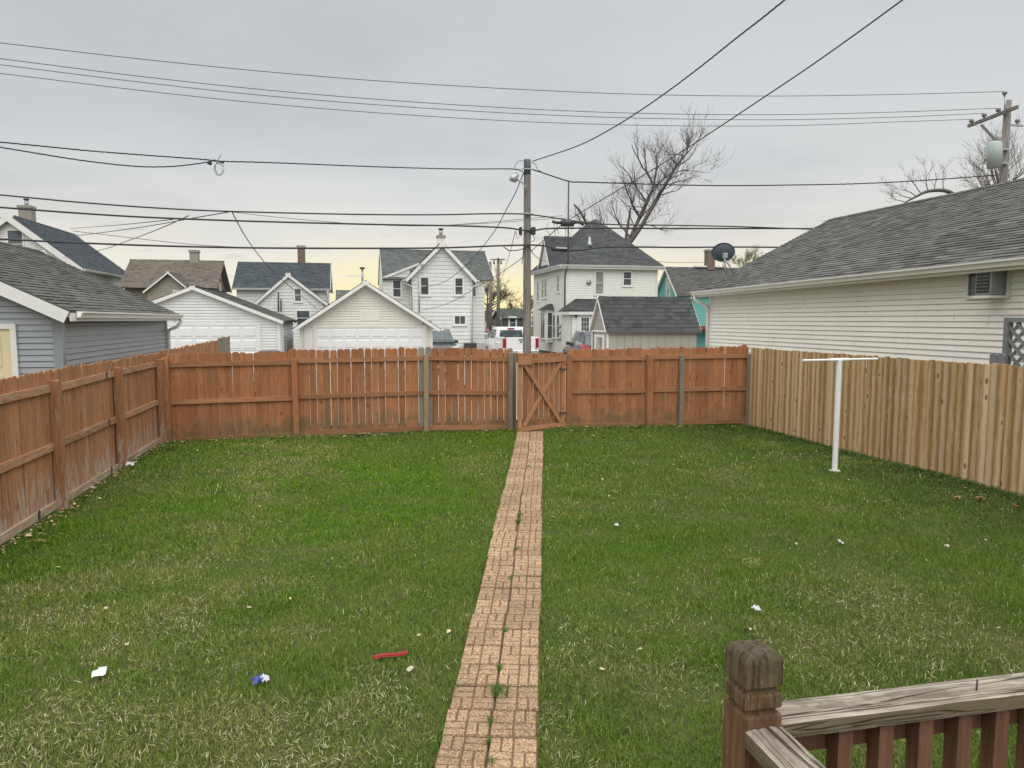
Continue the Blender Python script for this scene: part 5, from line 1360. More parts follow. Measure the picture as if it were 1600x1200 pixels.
def knot(m):
    c = on_line(338, 254, *AL(21.5))
    for k in range(2):
        q = [c + Vector((0.10 * math.cos(a) * (1 + .3 * k) + 0.07, 0.05 * math.sin(2 * a), -0.16 + 0.17 * math.sin(a) - 0.03 * k)) for a in np.linspace(0.5, 6.4, 12)]
        m.tube(q, 0.008, 4)
    m.tube([c + Vector((-0.22, 0, 0.0)), c + Vector((-0.13, 0, -0.05))], 0.05, 6); m.tube([c + Vector((-0.10, 0, 0.05)), c + Vector((0.0, 0, 0.05))], 0.03, 6)
    m.tube([c + Vector((0, 0, 0)), c + Vector((0.13, 0, 0.22))], 0.008, 4); m.tube([c + Vector((0.1, 0, 0.04)), c + Vector((0.2, 0, 0.0))], 0.03, 6)
wire('twisted black cable from the left to the lamp pole with a knotted splice', [(0, 222), (150, 236.5), (310, 248.5), (345, 252), (420, 254), (600, 261), (720, 264), (798, 264), (818, 268)], AL(21.5), 0.0125, CABLE, 9, ext=(14, 0), knots=knot)
wire('twisted cable sagging from the left edge to the knotted splice', [(0, 230), (60, 240), (120, 249.5), (180, 257), (225, 260.5), (270, 260), (310, 255.5), (332, 252)], AL(21.47), 0.0115, CABLE, 9, ext=(10, 0))
wire('twisted cable from the lamp pole to the transformer pole over the cream house', [(832, 265), (845, 269), (888, 283), (912, 284.5), (960, 286), (1060, 289), (1150, 290), (1240, 289), (1340, 287), (1440, 282), (1566, 273)], AL(21.45), 0.0125, CABLE, 7)
wire('highest of three heavy black cables crossing behind the lamp pole', [(0, 304.5), (100, 314), (200, 322), (300, 328), (400, 331.5), (560, 335), (680, 335.5), (758, 334), (800, 334), (824, 335), (850, 338), (890, 344), (950, 350.5), (1050, 352), (1150, 354), (1262, 358)], AL(21.33), 0.022, CABLE, ext=(14, 6))
wire('middle of three heavy black cables, clamped to the splice boxes on the lamp pole', [(0, 324), (100, 331.5), (200, 338), (300, 342.5), (420, 346.5), (600, 351), (720, 353), (790, 356), (815, 359.5), (834, 360), (860, 357), (950, 356.5), (1050, 357), (1150, 357), (1262, 357)], AL(21.36), 0.026, CABLE, ext=(14, 6))
wire('lowest of three heavy black cables crossing below the others', [(0, 373.5), (100, 378.5), (200, 382.5), (300, 385.5), (420, 387.5), (600, 388), (700, 387), (780, 384), (824, 383), (850, 384), (875, 390), (905, 391), (940, 386.5), (1000, 386), (1060, 386.5), (1150, 386), (1230, 386.5)], AL(21.3), 0.028, CABLE, ext=(14, 4))
def drop(label, pix, Y0, Y1, r, mat=CABLE):
    """a drop between two points whose distances are known"""
    A, B = atY(*pix[0], Y0), atY(*pix[-1], Y1); pts = []
    n_ = len(pix) - 1; L = [0.0]
    for a, b in zip(pix[:-1], pix[1:]): L.append(L[-1] + math.hypot(b[0] - a[0], b[1] - a[1]))
    for (px, py), l in zip(pix, L):
        t = l / L[-1]; w0, w1 = 1 / Y0, 1 / Y1        # even steps along the drop as seen in perspective
        pts.append(atY(px, py, 1 / (w0 + (w1 - w0) * t)))
    m = MB(); m.tube(crom(pts, 8), r, 5)
    return tag(m.build('overhead_wire', mat, None, smooth=True), label, 'wire', 'overhead wires')
LD1 = ((5.36, 21.5), (7.2, 0.5)); LD2 = ((7.0, 21.45), (9.6, 0.5))
wire('twisted service cable rising from the lamp pole top to the upper right edge', [(832, 252), (900, 229), (950, 204), (1000, 173), (1050, 138), (1100, 100), (1150, 60), (1190, 29), (1226, 0)], LD1, 0.0105, CABLE, 14, ext=(0, 2.5))
wire('straight black cable slanting across the bare tree up to the right edge', [(888, 344), (950, 306.5), (1000, 277), (1060, 240), (1120, 201), (1180, 161), (1260, 107.5), (1340, 51), (1410, 0)], LD2, 0.0125, CABLE, ext=(0, 2.5))
drop('slack cable falling from the lamp pole to the steep-gabled white house', [(818, 270), (806, 300), (790, 330), (775, 358), (757, 382), (735, 408), (710, 430), (688, 443), (662, 448)], 21.4, 45.8, 0.016, CABLE)
drop('thin slack line from the pole splice to the lower wall of the steep-gabled house', [(885, 345), (850, 375), (820, 400), (780, 428), (740, 452), (700, 474), (660, 485)], 21.4, 45.9, 0.014, CABLE)
drop('thin line from the splice box down past the far pair of poles', [(805, 362), (795, 400), (783, 440)], 21.4, 71, 0.012, WIRE)
drop('thin slack line looping to the big white house side wall', [(828, 388), (834, 397), (842, 404), (855, 409)], 21.4, 47, 0.016, CABLE)
drop('thin line from the heavy cable down to the white house with blue-black roof', [(362, 330), (385, 372), (412, 408), (435, 432), (480, 470), (495, 482)], 21.3, 47.1, 0.016, WIRE)
drop('thin line slanting left from the heavy cable to the tall gable house', [(358, 331), (300, 341), (220, 355), (130, 367), (90, 370)], 21.3, 47.9, 0.016, WIRE)
drop('thin line slanting steeply left from the heavy cable towards the tall gable house', [(295, 337), (250, 357), (200, 376), (156, 391), (100, 402)], 21.3, 47.9, 0.014, WIRE)
drop('faint line rising right from the tall gable house to the heavy cable', [(110, 357), (180, 352), (270, 343)], 52, 21.3, 0.014, WIRE)
drop('faint line falling right from the tall gable house behind the tan roof', [(115, 361), (200, 371), (300, 382), (370, 386)], 52, 58, 0.02, WIRE)
wire('faint upper line left of the pole running under the heavy cables', [(360, 331), (440, 340), (560, 350), (660, 353), (740, 349), (820, 342), (880, 337)], AL(23.5), 0.009, WIRE)
wire('faint second line left of the pole joining the big house splice', [(690, 352), (760, 349), (830, 344), (890, 340)], AL(24.2), 0.009, WIRE)
drop('thin slack line falling across the hipped roof of the big white house', [(905, 391), (945, 398), (990, 405), (1050, 410), (1105, 410)], 21.3, 45.5, 0.013, CABLE)
# splice closures hanging on the cables right of the pole
sp = thing('splice_closure', 'tangled grey splice closure hanging on the cables above the big white house', 'cable closure', on_line(885, 347, *AL(21.3)))
SQ = lambda px, py: on_line(px, py, *AL(21.3))
pipe('closure_case', METAL_DK, sp, [SQ(877, 349), SQ(896, 349)], [0.10, 0.10], 10)
pipe('closure_tail', METAL_DK, sp, [SQ(863, 346), SQ(870, 348), SQ(877, 348)], 0.045, 8); pipe('closure_tail', METAL_DK, sp, [SQ(896, 348), SQ(905, 347), SQ(912, 351)], 0.045, 8)
pipe('hanger', METAL_DK, sp, [SQ(886, 343), SQ(886, 349)], 0.02, 6)
for k in range(7):
    x = 856 + 8 * k + random.uniform(-2, 2); pipe('tap_wire', CABLE, sp, [SQ(x, 347), SQ(x + random.uniform(-5, 5), 356 + random.uniform(-2, 4)), SQ(x + random.uniform(-3, 6), 366 + random.uniform(-4, 6))], 0.007, 4)
pipe('case_lower', CABLE, sp, [SQ(862, 389), SQ(885, 391)], [0.07, 0.07], 8); part('white_bracket', TRIM, sp, (SQ(868, 388).x, SQ(884, 388).x, 21.2, 21.26, SQ(870, 388.5).z, SQ(870, 387).z))

# ------------------------------------------------------------------ bare trees
def grow(m, p, d, L, r, depth, maxd, up=0.15, spread=0.7, rr=None, kids=(3, 5), rmin=0.012):
    n = max(3, int(4 + L / 0.8)) if depth < 2 else 4
    pts = [Vector(p)]; rs_ = [r]; d = Vector(d).normalized(); dirs = [d.copy()]
    for i in range(n):
        w = 0.16 + 0.05 * depth
        d = (d + Vector((rr.uniform(-w, w), rr.uniform(-w, w), rr.uniform(-w, w) + up * 0.35))).normalized()
        pts.append(pts[-1] + d * (L / n)); dirs.append(d.copy()); rs_.append(max(rmin * 0.7, r * (1 - 0.72 * (i + 1) / n)))
    m.tube(pts, rs_, 7 if depth == 0 else (5 if depth == 1 else 3), cap=False)
    if depth >= maxd: return
    kk = rr.randint(*kids) + (2 if depth == 0 else 0)
    for j in range(kk):
        t = rr.uniform(0.25, 1.0) if depth else rr.uniform(0.35, 1.0)
        i = min(n, max(1, int(round(t * n))))
        b = dirs[i]; a = Vector((rr.uniform(-1, 1), rr.uniform(-1, 1), rr.uniform(-0.4, 1)))
        a = (a - b * a.dot(b)).normalized()
        nd = (b * math.cos(spread * rr.uniform(.6, 1.25)) + a * math.sin(spread * rr.uniform(.6, 1.25)) + Vector((0, 0, up))).normalized()
        grow(m, pts[i], nd, L * rr.uniform(0.42, 0.72), max(rmin, rs_[i] * rr.uniform(.45, .7)), depth + 1, maxd, up, spread, rr, kids, rmin)
def tree(label, base, leaders, mat, maxd=4, seed=1, kids=(3, 5), spread=0.7, rmin=0.016, trunk=None, up=0.12):
    t_ = thing('bare_tree', label, 'tree', base); rr = random.Random(seed)
    m = MB()
    for pts, r0_, r1_ in trunk: m.tube(crom([Vector(q) for q in pts], 5), [r0_ + (r1_ - r0_) * i / (5 * (len(pts) - 1)) for i in range(5 * (len(pts) - 1) + 1)], 9, cap=True)
    m.build('trunk', mat, t_, smooth=True)
    m = MB()
    for (p, d, L, r, dep) in leaders: grow(m, Vector(p), d, L, r, dep, maxd, up, spread, rr, kids, rmin)
    m.build('crown', mat, t_)
    return t_
TY = 60.0
T = lambda px, py, dy=0.0: atY(px, py, TY + dy)
b0 = Vector((T(965, 400).x, TY, G0))
tr1 = [([b0, T(968, 430), T(975, 400), T(985, 372)], 0.34, 0.24),
       ([T(985, 372), T(997, 345, .5), T(1012, 312, .8), T(1022, 290, 1.0)], 0.19, 0.12),
       ([T(980, 385), T(1003, 352, -.5), T(1028, 308, -.8), T(1045, 280, -1), T(1058, 258, -1.2), T(1073, 240, -1.4)], 0.21, 0.07),
       ([T(975, 395), T(979, 365, .8), T(983, 340, 1.2), T(985, 325, 1.4)], 0.14, 0.08),
       ([T(930, 385, 1), T(917, 352, 1.2), T(908, 333, 1.4), T(897, 319, 1.6)], 0.14, 0.08)]
ld = []
rr = random.Random(5)
for pts, r0_, r1_ in tr1[1:3]:
    c = crom([Vector(q) for q in pts], 5)
    for i in range(3, len(c)):
        for q in range(1):
            a = rr.uniform(0, 6.28); o_ = Vector((math.cos(a) * 0.8 + (0.05 if i > 8 else -0.2), math.sin(a), rr.uniform(0.1, 1.0)))
            ld.append((c[i], o_, rr.uniform(1.8, 3.6), 0.05, 1))
ld += [(T(1073, 240, -1.4), (0.2, 0, 1), 2.2, 0.09, 1), (T(1022, 290, 1), (-0.4, 0, 1), 4.2, 0.12, 1), (T(1022, 290, 1), (0.1, 0.3, 1), 3.6, 0.10, 1), (T(1010, 315, .8), (-0.9, 0.2, 0.7), 4.0, 0.10, 1),
       (T(1000, 340, .4), (-0.8, 0, 0.9), 4.2, 0.10, 1), (T(1045, 280, -1), (0.9, 0, 0.5), 2.0, 0.06, 1), (T(1030, 305, -.8), (1, 0, 0.15), 2.6, 0.06, 1), (T(1005, 350), (1, 0.1, 0.0), 3.0, 0.06, 1), (T(985, 372), (-0.7, 0, 0.9), 3.6, 0.10, 1),
       (T(930, 385, 1), (-0.4, 0, 1), 2.6, 0.06, 1), (T(917, 352, 1.2), (-1, 0, 0.6), 1.6, 0.05, 1), (T(917, 352, 1.2), (-0.5, 0, 0.9), 1.6, 0.05, 1), (T(960, 380), (-0.5, 0, 1), 3.4, 0.08, 1), (T(950, 390), (-0.2, 0, 1), 3.4, 0.07, 1)]
tree('large bare tree with broken leaders leaning right behind the big white house', b0, ld, BARK, 3, 11, (4, 7), 0.62, 0.011, tr1, 0.12)

b0 = Vector((atY(764, 500, 82).x, 82, G0)); U = lambda px, py, dy=0.0: atY(px, py, 82 + dy)
tr2 = [([b0, U(764, 495), U(763, 478)], 0.34, 0.24)]
ld = [(U(763, 480), (x, y, z), L * 0.5, 0.11, 1) for x, y, z, L in ((0.5, 0.1, 1, 4.5), (-0.3, 0.2, 1, 4.2), (0.9, -0.2, 0.7, 4.5), (0.15, -0.4, 1, 5.0), (-0.7, 0, 0.8, 4), (1.0, 0.2, 0.35, 4), (0.7, 0.5, 1, 4.5))]
ld += [(U(763, 486), (1, 0, 0.35), 2.4, 0.08, 1), (U(763, 484), (-0.8, 0.3, 0.5), 1.8, 0.08, 1)]
tree('bare tree against the yellow sky behind the far pair of poles', b0, ld, BARK2, 4, 3, (4, 6), 0.62, 0.018, tr2, 0.06)
b0 = Vector((atY(814, 500, 100).x, 100, G0)); 
tr2 = [([b0, b0 + Vector((0, 0, 1.5)), b0 + Vector((0.1, 0, 2.6))], 0.3, 0.22)]
ld = [(b0 + Vector((0.05, 0, 2.2)), (x, y, z), 2.4, 0.13, 1) for x, y, z in ((0.6, 0, 1), (-0.6, 0.2, 1), (0.1, 0.4, 1), (1, 0, 0.5), (-1, 0, 0.5))]
tree('small reddish bare tree beside the distant dark house', b0, ld, M_bark('reddish_bark', (0.17, 0.095, 0.075)), 4, 8, (4, 6), 0.7, 0.03, tr2, 0.05)

V = lambda px, py, dy=0.0: atY(px, py, 27 + dy)
b0 = Vector((V(1555, 300).x, 27, gh(27)))
tr3 = [([b0, b0 + Vector((0, 0, 3)), V(1556, 315), V(1562, 292)], 0.18, 0.07)]
ld = [(V(1560, 300 + 8 * (k_ % 3)), (x, y, z), L * 0.74, 0.034, 1) for k_, (x, y, z, L) in enumerate(((-0.6, 0, 1, 2.2), (0.3, 0, 1, 2.4), (-1, 0.2, 0.6, 2.1), (-0.3, -0.2, 1, 2.4), (-1, -0.2, 0.35, 1.9), (-0.2, 0.4, 1, 2.5), (0.8, 0.1, 0.8, 2.6), (-0.9, 0.1, 0.7, 2.0), (0.1, -0.2, 1, 2.8), (0.6, 0.1, 1, 3.2), (1.0, 0.2, 1.0, 3.6), (0.9, -0.3, 1.3, 3.8), (-0.5, -0.3, 0.8, 1.9)))]
tree('twiggy bare tree behind the transformer pole at the right edge', b0, ld, BARK2, 3, 21, (6, 9), 0.6, 0.006, tr3, 0.10)
V2 = lambda px, py, dy=0.0: atY(px, py, 23.5 + dy)
b0 = Vector((V2(1500, 320).x, 23.5, gh(23.5)))
tr4 = [([b0, b0 + Vector((0, 0, 3.5)), V2(1505, 330), V2(1494, 308), V2(1476, 298), V2(1450, 299), V2(1432, 307), V2(1415, 316)], 0.13, 0.03)]
ld = [(V2(px, py), (x, 0.1, z), L, 0.02, 1) for px, py, x, z, L in ((1432, 307, -0.8, 0.5, 0.9), (1425, 310, -1, 0.2, 1.0), (1450, 299, -0.3, 1, 0.9), (1440, 303, -0.6, 0.8, 0.9), (1476, 298, -0.2, 1, 0.8), (1415, 316, -1, 0.1, 0.7), (1460, 298, 0.1, 1, 0.7))]
tree('low tree with one thick arched limb above the cream house ridge', b0, ld, BARK, 3, 31, (4, 6), 0.6, 0.004, tr4, 0.08)
b0 = Vector((atY(1166, 420, 62).x, 62, G0)); W2 = lambda px, py: atY(px, py, 62)
tr5 = [([b0, W2(1166, 470), W2(1166, 425)], 0.16, 0.09)]
ld = [(W2(1166, 427), (x, y, z), 1.5, 0.045, 1) for x, y, z in ((0.8, 0, 1), (-0.8, 0, 1), (0, 0.4, 1), (0.2, -0.3, 1), (1, 0, 0.5), (-1, 0, 0.5))]
tree('small budding yellow-green tree beyond the satellite dish', b0, ld, M_bark('budding_twigs', (0.22, 0.21, 0.11)), 4, 41, (5, 7), 0.7, 0.010, tr5, 0.08)

# ------------------------------------------------------------------ vehicles (forward = +y, built at the origin, then placed)
class Car:
    def __init__(s, name, label, loc, rot):
        s.M = Matrix.Translation(loc) @ Matrix.Rotation(rot, 4, 'Z'); s.t = thing(name, label, 'pickup' if name == 'pickup_truck' else 'car', loc)
    def put(s, name, mb, mat, parent=None, bevel=0.0, segs=2, smooth=False):
        mb.v = [tuple(s.M @ Vector(v)) for v in mb.v]
        return mb.build(name, mat, parent or s.t, smooth=smooth, bevel=bevel, segs=segs)
    def shell(s, name, prof, w0, w1, z0, z1, mat, bevel=0.06, parent=None):
        """side profile (y,z) extruded across, narrowing from w0 at z0 to w1 at z1"""
        m = MB(); L = []; Rr = []
        for y, z in prof:
            t = min(max((z - z0) / (z1 - z0), 0), 1); w = w0 + (w1 - w0) * t
            L.append((-w, y, z)); Rr.append((w, y, z))
        n = len(prof); m.v = L + Rr
        m.f = [tuple(range(n)), tuple(range(2 * n - 1, n - 1, -1))] + [(i, n + i, n + (i + 1) % n, (i + 1) % n) for i in range(n)]
        m.t = [0] * len(m.f); m.m = [0] * len(m.f)
        return s.put(name, m, mat, parent, bevel, 3, True)
    def quad(s, name, pts, mat, th=0.012, parent=None):
        a, b, c = (Vector(p) for p in pts[:3]); n = (b - a).cross(c - a).normalized()
        m = MB(); m.prism([Vector(p) for p in pts], n * th); return s.put(name, m, mat, parent)
    def box(s, name, b, mat, bevel=0.02, parent=None):
        m = MB(); m.box(*b); return s.put(name, m, mat, parent, bevel)
    def wheel(s, x, y, r, w=0.23):
        m = MB(); m.tube([(x - w / 2, y, r), (x - w / 2 + .03, y, r), (x + w / 2 - .03, y, r), (x + w / 2, y, r)], [r * .9, r, r, r * .9], 20); o = s.put('wheel', m, RUBBER)
        sx = 1 if x > 0 else -1
        m = MB(); m.tube([(x + sx * (w / 2 - .01), y, r), (x + sx * (w / 2 + .012), y, r)], [r * .66, r * .62], 16); s.put('rim', m, CHROME, o)

def suv(name, label, loc, rot, paint, L=4.6, W=0.92, tailm=TAIL):
    c = Car(name, label, loc, rot); f = L / 2
    body = [(-f, 0.35), (-f + .02, 0.75), (-f + .05, 1.02), (-f + .25, 1.08), (f - 1.35, 1.05), (f - .5, 0.98), (f - .08, 0.85), (f, 0.62), (f - .02, 0.35), (f - .4, 0.25), (-f + .3, 0.25)]
    c.shell('body', body, W, W - .05, 0.9, 1.08, paint, 0.07)
    cab = [(-f + .06, 1.0), (-f + .42, 1.60), (-f + .75, 1.70), (0.0, 1.72), (0.45, 1.66), (f - 1.05, 1.02)]
    c.shell('cabin', cab, W - .06, W - .24, 1.0, 1.7, paint, 0.05)
    def wx(z): return (W - .06) + (-.18) * (z - 1.0) / .7 + 0.004
    for sx in (-1, 1):
        for ys_, nm in (((0.55, 0.98, 0.36, 0.0), 'front'), ((-0.08, -0.08, -0.95, -0.95), 'mid'), ((-1.05, -1.05, -f + .62, -f + .42), 'rear')):
            pass
        P = lambda y, z: (sx * wx(z), y, z)
        for pts in ([P(f - 1.25, 1.10), P(0.03, 1.10), P(0.03, 1.58), P(0.42, 1.58)], [P(-0.05, 1.10), P(-1.0, 1.10), P(-1.0, 1.58), P(-0.05, 1.58)], [P(-1.08, 1.10), P(-f + .22, 1.13), P(-f + .5, 1.56), P(-1.08, 1.58)]):
            c.quad('side_window', pts if sx > 0 else pts[::-1], CARGLASS)
        m = MB(); m.box(sx * (W + .02) - .1, sx * (W + .02) + .1, f - 1.55, f - 1.42, 1.05, 1.22); c.put('mirror', m, METAL_DK, None, 0.04)
        c.quad('tail_lamp', [(sx * (W - .02), -f + .0, 0.93), (sx * (W - .40), -f - .005, 0.97), (sx * (W - .36), -f + .03, 1.10), (sx * (W + .0), -f + .08, 1.17), (sx * (W + .01), -f + .34, 1.17)][::sx if sx > 0 else -1], tailm, 0.03)
        c.quad('headlamp', [(sx * (W - .08), f - .10, 0.80), (sx * (W - .42), f + .0, 0.76), (sx * (W - .40), f - .06, 0.92), (sx * (W - .06), f - .26, 0.97)], LAMP, 0.03)
        m = MB(); m.tube([(sx * (W - .28), 0.35, 1.70), (sx * (W - .28), 0.25, 1.765), (sx * (W - .28), -1.5, 1.765), (sx * (W - .28), -1.62, 1.70)], 0.022, 6); c.put('roof_rail', m, CHROME if tailm is TAILP else METAL_DK)
        for y in (f - .9, -f + .85): c.wheel(sx * (W - .1), y, 0.34)
    ws = [(-(W - .14), f - 1.12, 1.08), ((W - .14), f - 1.12, 1.08), ((W - .27), 0.50, 1.635), (-(W - .27), 0.50, 1.635)]
    c.quad('windscreen', [(x, y + .03, z + .03) for x, y, z in ws], CARGLASS, 0.006)
    rw = [((W - .16), -f + .11, 1.10), (-(W - .16), -f + .11, 1.10), (-(W - .30), -f + .38, 1.54), ((W - .30), -f + .38, 1.54)]
    c.quad('rear_window', [(x, y - .02, z + .02) for x, y, z in rw], CARGLASS, 0.006)
    c.box('grille', (-.45, .45, f - .06, f + .012, 0.62, 0.80), METAL_DK); c.box('grille_bar', (-.42, .42, f + .0, f + .03, 0.69, 0.73), CHROME, 0.01)
    c.box('number_plate', (-.16, .16, -f - .02, -f, 0.72, 0.84), TRIM, 0.004)
    c.box('bumper', (-W + .04, W - .04, f - .1, f + .04, 0.35, 0.55), METAL_DK, 0.04)
    return c
q = atY(698, 540, 36)
suv('parked_car', 'dark green-grey SUV facing the alley beside the numbered garage', (4.42, 38.2, gh(36)), math.pi, CAR_DARK)
suv('parked_car', 'dark navy SUV with pale red tail lamp parked behind the shed', (11.15, 32.5, gh(32)), R(-6), CAR_NAVY, tailm=TAILP)
# low red car beyond the pickup
suv('parked_car', 'low red car glimpsed beyond the white pickup', (8.5, 50.5, G0), R(4), CAR_RED)

pt = Car('pickup_truck', 'white pickup truck seen from behind beside the utility pole', (8.80, 39.9, G0), 0.0)
f = 2.9; W = 0.98
pt.shell('cab_lower', [(-.55, .45), (-.55, 1.22), (1.55, 1.18), (f - .15, 1.10), (f, .85), (f, .45), (f - .3, .38), (-.3, .38)], W, W - .04, .9, 1.2, CAR_WHITE, .06)
pt.shell('cab_top', [(-.50, 1.15), (-.38, 1.80), (-.15, 1.88), (.75, 1.88), (1.05, 1.80), (1.75, 1.12)], W - .05, W - .20, 1.15, 1.85, CAR_WHITE, .05)
pt.quad('rear_window', [(.70, -.49, 1.26), (-.70, -.49, 1.26), (-.62, -.42, 1.70), (.62, -.42, 1.70)], CARGLASS)
pt.box('brake_lamp', (-.2, .2, -.46, -.40, 1.76, 1.83), TAIL, .01)
pt.quad('windscreen', [(-.72, 1.66, 1.22), (.72, 1.66, 1.22), (.64, 1.10, 1.76), (-.64, 1.10, 1.76)], CARGLASS)
for sx in (-1, 1):
    wxx = lambda z: sx * (W - .045 - .15 * (z - 1.15) / .7)
    pts = [(wxx(1.25), .55, 1.25), (wxx(1.25), 1.5, 1.25), (wxx(1.72), 1.05, 1.72), (wxx(1.72), .55, 1.72)]
    pt.quad('side_window', pts if sx > 0 else pts[::-1], CARGLASS)
    pts = [(wxx(1.25), -.30, 1.25), (wxx(1.25), .47, 1.25), (wxx(1.72), .47, 1.72), (wxx(1.72), -.24, 1.72)]
    pt.quad('side_window', pts if sx > 0 else pts[::-1], CARGLASS)
    m = MB(); m.box(*sorted((sx * (W - .10), sx * W)), -f + .05, -.58, .52, 1.36); pt.put('bed_side', m, CAR_WHITE, None, .035)
    m = MB(); m.box(*sorted((sx * (W - .02), sx * (W + .09))), -2.25, -1.15, .55, 1.08); pt.put('fender', m, CAR_WHITE, None, .05)
    m = MB(); m.box(*sorted((sx * (W - .17), sx * (W + .004))), -f + .02, -f + .16, .78, 1.30); pt.put('tail_lamp', m, TAIL, None, .03)
    m = MB(); m.box(*sorted((sx * (W + .02), sx * (W + .24))), 1.30, 1.40, 1.20, 1.48); pt.put('mirror', m, CHROME, None, .03)
    pt.wheel(sx * (W - .12), -1.7, .38, .26); pt.wheel(sx * (W - .12), 1.85, .38, .26)
    m = MB(); m.box(*sorted((sx * (W - .4), sx * (W - .1))), f - .02, f + .02, .8, 1.0); pt.put('headlamp', m, LAMP, None, .02)
pt.box('tailgate', (-W + .175, W - .175, -f + .03, -f + .10, .62, 1.34), CAR_WHITE, .025)
pt.box('tailgate_handle', (-.13, .13, -f + .005, -f + .03, 1.19, 1.25), METAL_DK, .01)
pt.box('tailgate_badge', (-.05, .05, -f + .015, -f + .03, 1.05, 1.13), METAL_DK, .01)
pt.box('bed_floor', (-W + .1, W - .1, -f + .1, -.58, .62, .68), METAL_DK, .01)
pt.box('bumper', (-W + .02, W - .02, -f - .12, -f + .02, .48, .66), CHROME, .03)
pt.box('number_plate', (-.16, .16, -f - .135, -f - .12, .50, .62), TRIM, .003)
pt.box('grille', (-.5, .5, f - .02, f + .03, .7, 1.02), CHROME, .02)

# bins and oddments behind the fence
bn = thing('trash_bin', 'black lidded trash bin just behind the back fence left of the first post', 'bin', (-1.75, 16.1, 0))
m = MB(); m.tube([(-1.75, 16.15, 0.0), (-1.75, 16.15, 1.70)], [0.25, 0.29], 20); m.build('bin_body', METAL_DK, bn)
m = MB(); m.tube([(-1.75, 16.15, 1.70), (-1.75, 16.15, 1.76), (-1.75, 16.15, 1.81)], [0.31, 0.30, 0.2], 20); m.build('lid', METAL_DK, bn)
hv = thing('outdoor_unit', 'grey air conditioning unit on the ground at the steep-gabled house corner', 'outdoor unit', (8.0, 45.5, G0))
q = atY(746, 542, 45.5)
part('cabinet', M_plain('unit_paint', (0.40, 0.42, 0.40), 0.5, 0.3, 0.1), hv, (q.x - .1, q.x + .75, 45.2, 45.9, G0, 1.02), bevel=.03); part('condenser', METAL_DK, hv, (q.x - .85, q.x - .15, 45.2, 45.9, G0, 1.0), bevel=.05)

# ------------------------------------------------------------------ deck railing, near right
RZ = 1.60
dk = thing('deck_railing', 'weathered deck railing with grooved brown newel post in the near right corner', 'railing', (0.845, 1.345, 0))
m = MB(); pxc, pyc, hw = 0.845, 1.345, 0.0445
prof = [(0.0, hw), (1.630, hw), (1.634, hw - .009), (1.642, hw - .009), (1.646, hw), (1.677, hw), (1.681, hw - .009), (1.689, hw - .009), (1.693, hw), (1.750, hw), (1.760, hw - .004), (1.766, hw - .011)]
dz_ = -0.008
for i, (z, a) in enumerate(prof):
    m.v += [(pxc - a, pyc - a, z + dz_), (pxc + a, pyc - a, z + dz_), (pxc + a, pyc + a, z + dz_), (pxc - a, pyc + a, z + dz_)]
for i in range(len(prof) - 1):
    for j in range(4):
        q = (j + 1) % 4; m.f.append((4 * i + j, 4 * i + q, 4 * i + 4 + q, 4 * i + 4 + j))
n = len(prof) - 1; m.f.append((4 * n, 4 * n + 1, 4 * n + 2, 4 * n + 3)); m.t = [0] * len(m.f); m.m = [0] * len(m.f)
m.build('newel_post', NEWEL, dk, bevel=0.0022, segs=1)
def top_rail(a, b, w, h, seed, deep=0.012):
    a, b = Vector(a), Vector(b); L = (b - a).length; d = (b - a).normalized(); rr = random.Random(seed)
    m = MB(); k = 26; yy = [-w / 2, -w * .19, -w * .16, w * .12, w * .5]
    vs = []
    for i in range(k + 1):
        x = L * i / k; c = 0.5 + 0.5 * math.sin(x * 9 + seed); row = []
        for j, y in enumerate(yy):
            z = h / 2 + rr.uniform(-.0012, .0012)
            if j == 2: z -= deep * max(0, 1 - x / (0.35 * L)) ** 0.6 + 0.0015 * c
            if j in (0, 4): z -= 0.004
            row.append((x, y + rr.uniform(-.0012, .0012) + (0.004 * math.sin(x * 5 + seed) if j in (1, 2) else 0), z))
        row = [(x, -w / 2, -h / 2)] + row + [(x, w / 2, -h / 2)]
        vs += row
    m.v = vs; nr = len(yy) + 2
    for i in range(k):
        for j in range(nr):
            q = (j + 1) % nr; m.f.append((i * nr + j, (i + 1) * nr + j, (i + 1) * nr + q, i * nr + q))
    m.f.append(tuple(range(nr))); m.f.append(tuple(k * nr + j for j in range(nr - 1, -1, -1)))
    m.t = [0] * len(m.f); m.m = [0] * len(m.f)
    Y = Vector((0, 0, 1)).cross(d); M = Matrix(((d.x, Y.x, 0, a.x), (d.y, Y.y, 0, a.y), (d.z, Y.z, 1, a.z), (0, 0, 0, 1)))
    return place('top_rail', m.mesh('top_rail', RAIL_TOP), M, dk)
top_rail((0.893, 1.352, RZ - .022), (3.9, 1.335, RZ - .072), 0.088, 0.038, 1)
top_rail((0.847, 1.300, RZ - .022), (0.850, -1.4, RZ - .022), 0.088, 0.040, 4, 0.002)
m = MB(); m.bar((0.893, 1.379, RZ - .079), (3.9, 1.379, RZ - .129), 0.034, 0.068); m.build('sub_rail', BALUSTER, dk); part('sub_rail', BALUSTER, dk, (0.830, 0.866, -1.4, 1.300, RZ - .115, RZ - .044))
part('bottom_rail', BALUSTER, dk, (0.893, 3.9, 1.335, 1.372, 0.82, 0.90)); part('bottom_rail', BALUSTER, dk, (0.828, 0.866, -1.4, 1.30, 0.82, 0.90))
bal = MB(); bal.box(-.019, .019, -.019, .019, 0.0, 0.64); bme = bal.mesh('baluster', BALUSTER)
x = atY(1310, 1180, 1.342).x
bx_ = x
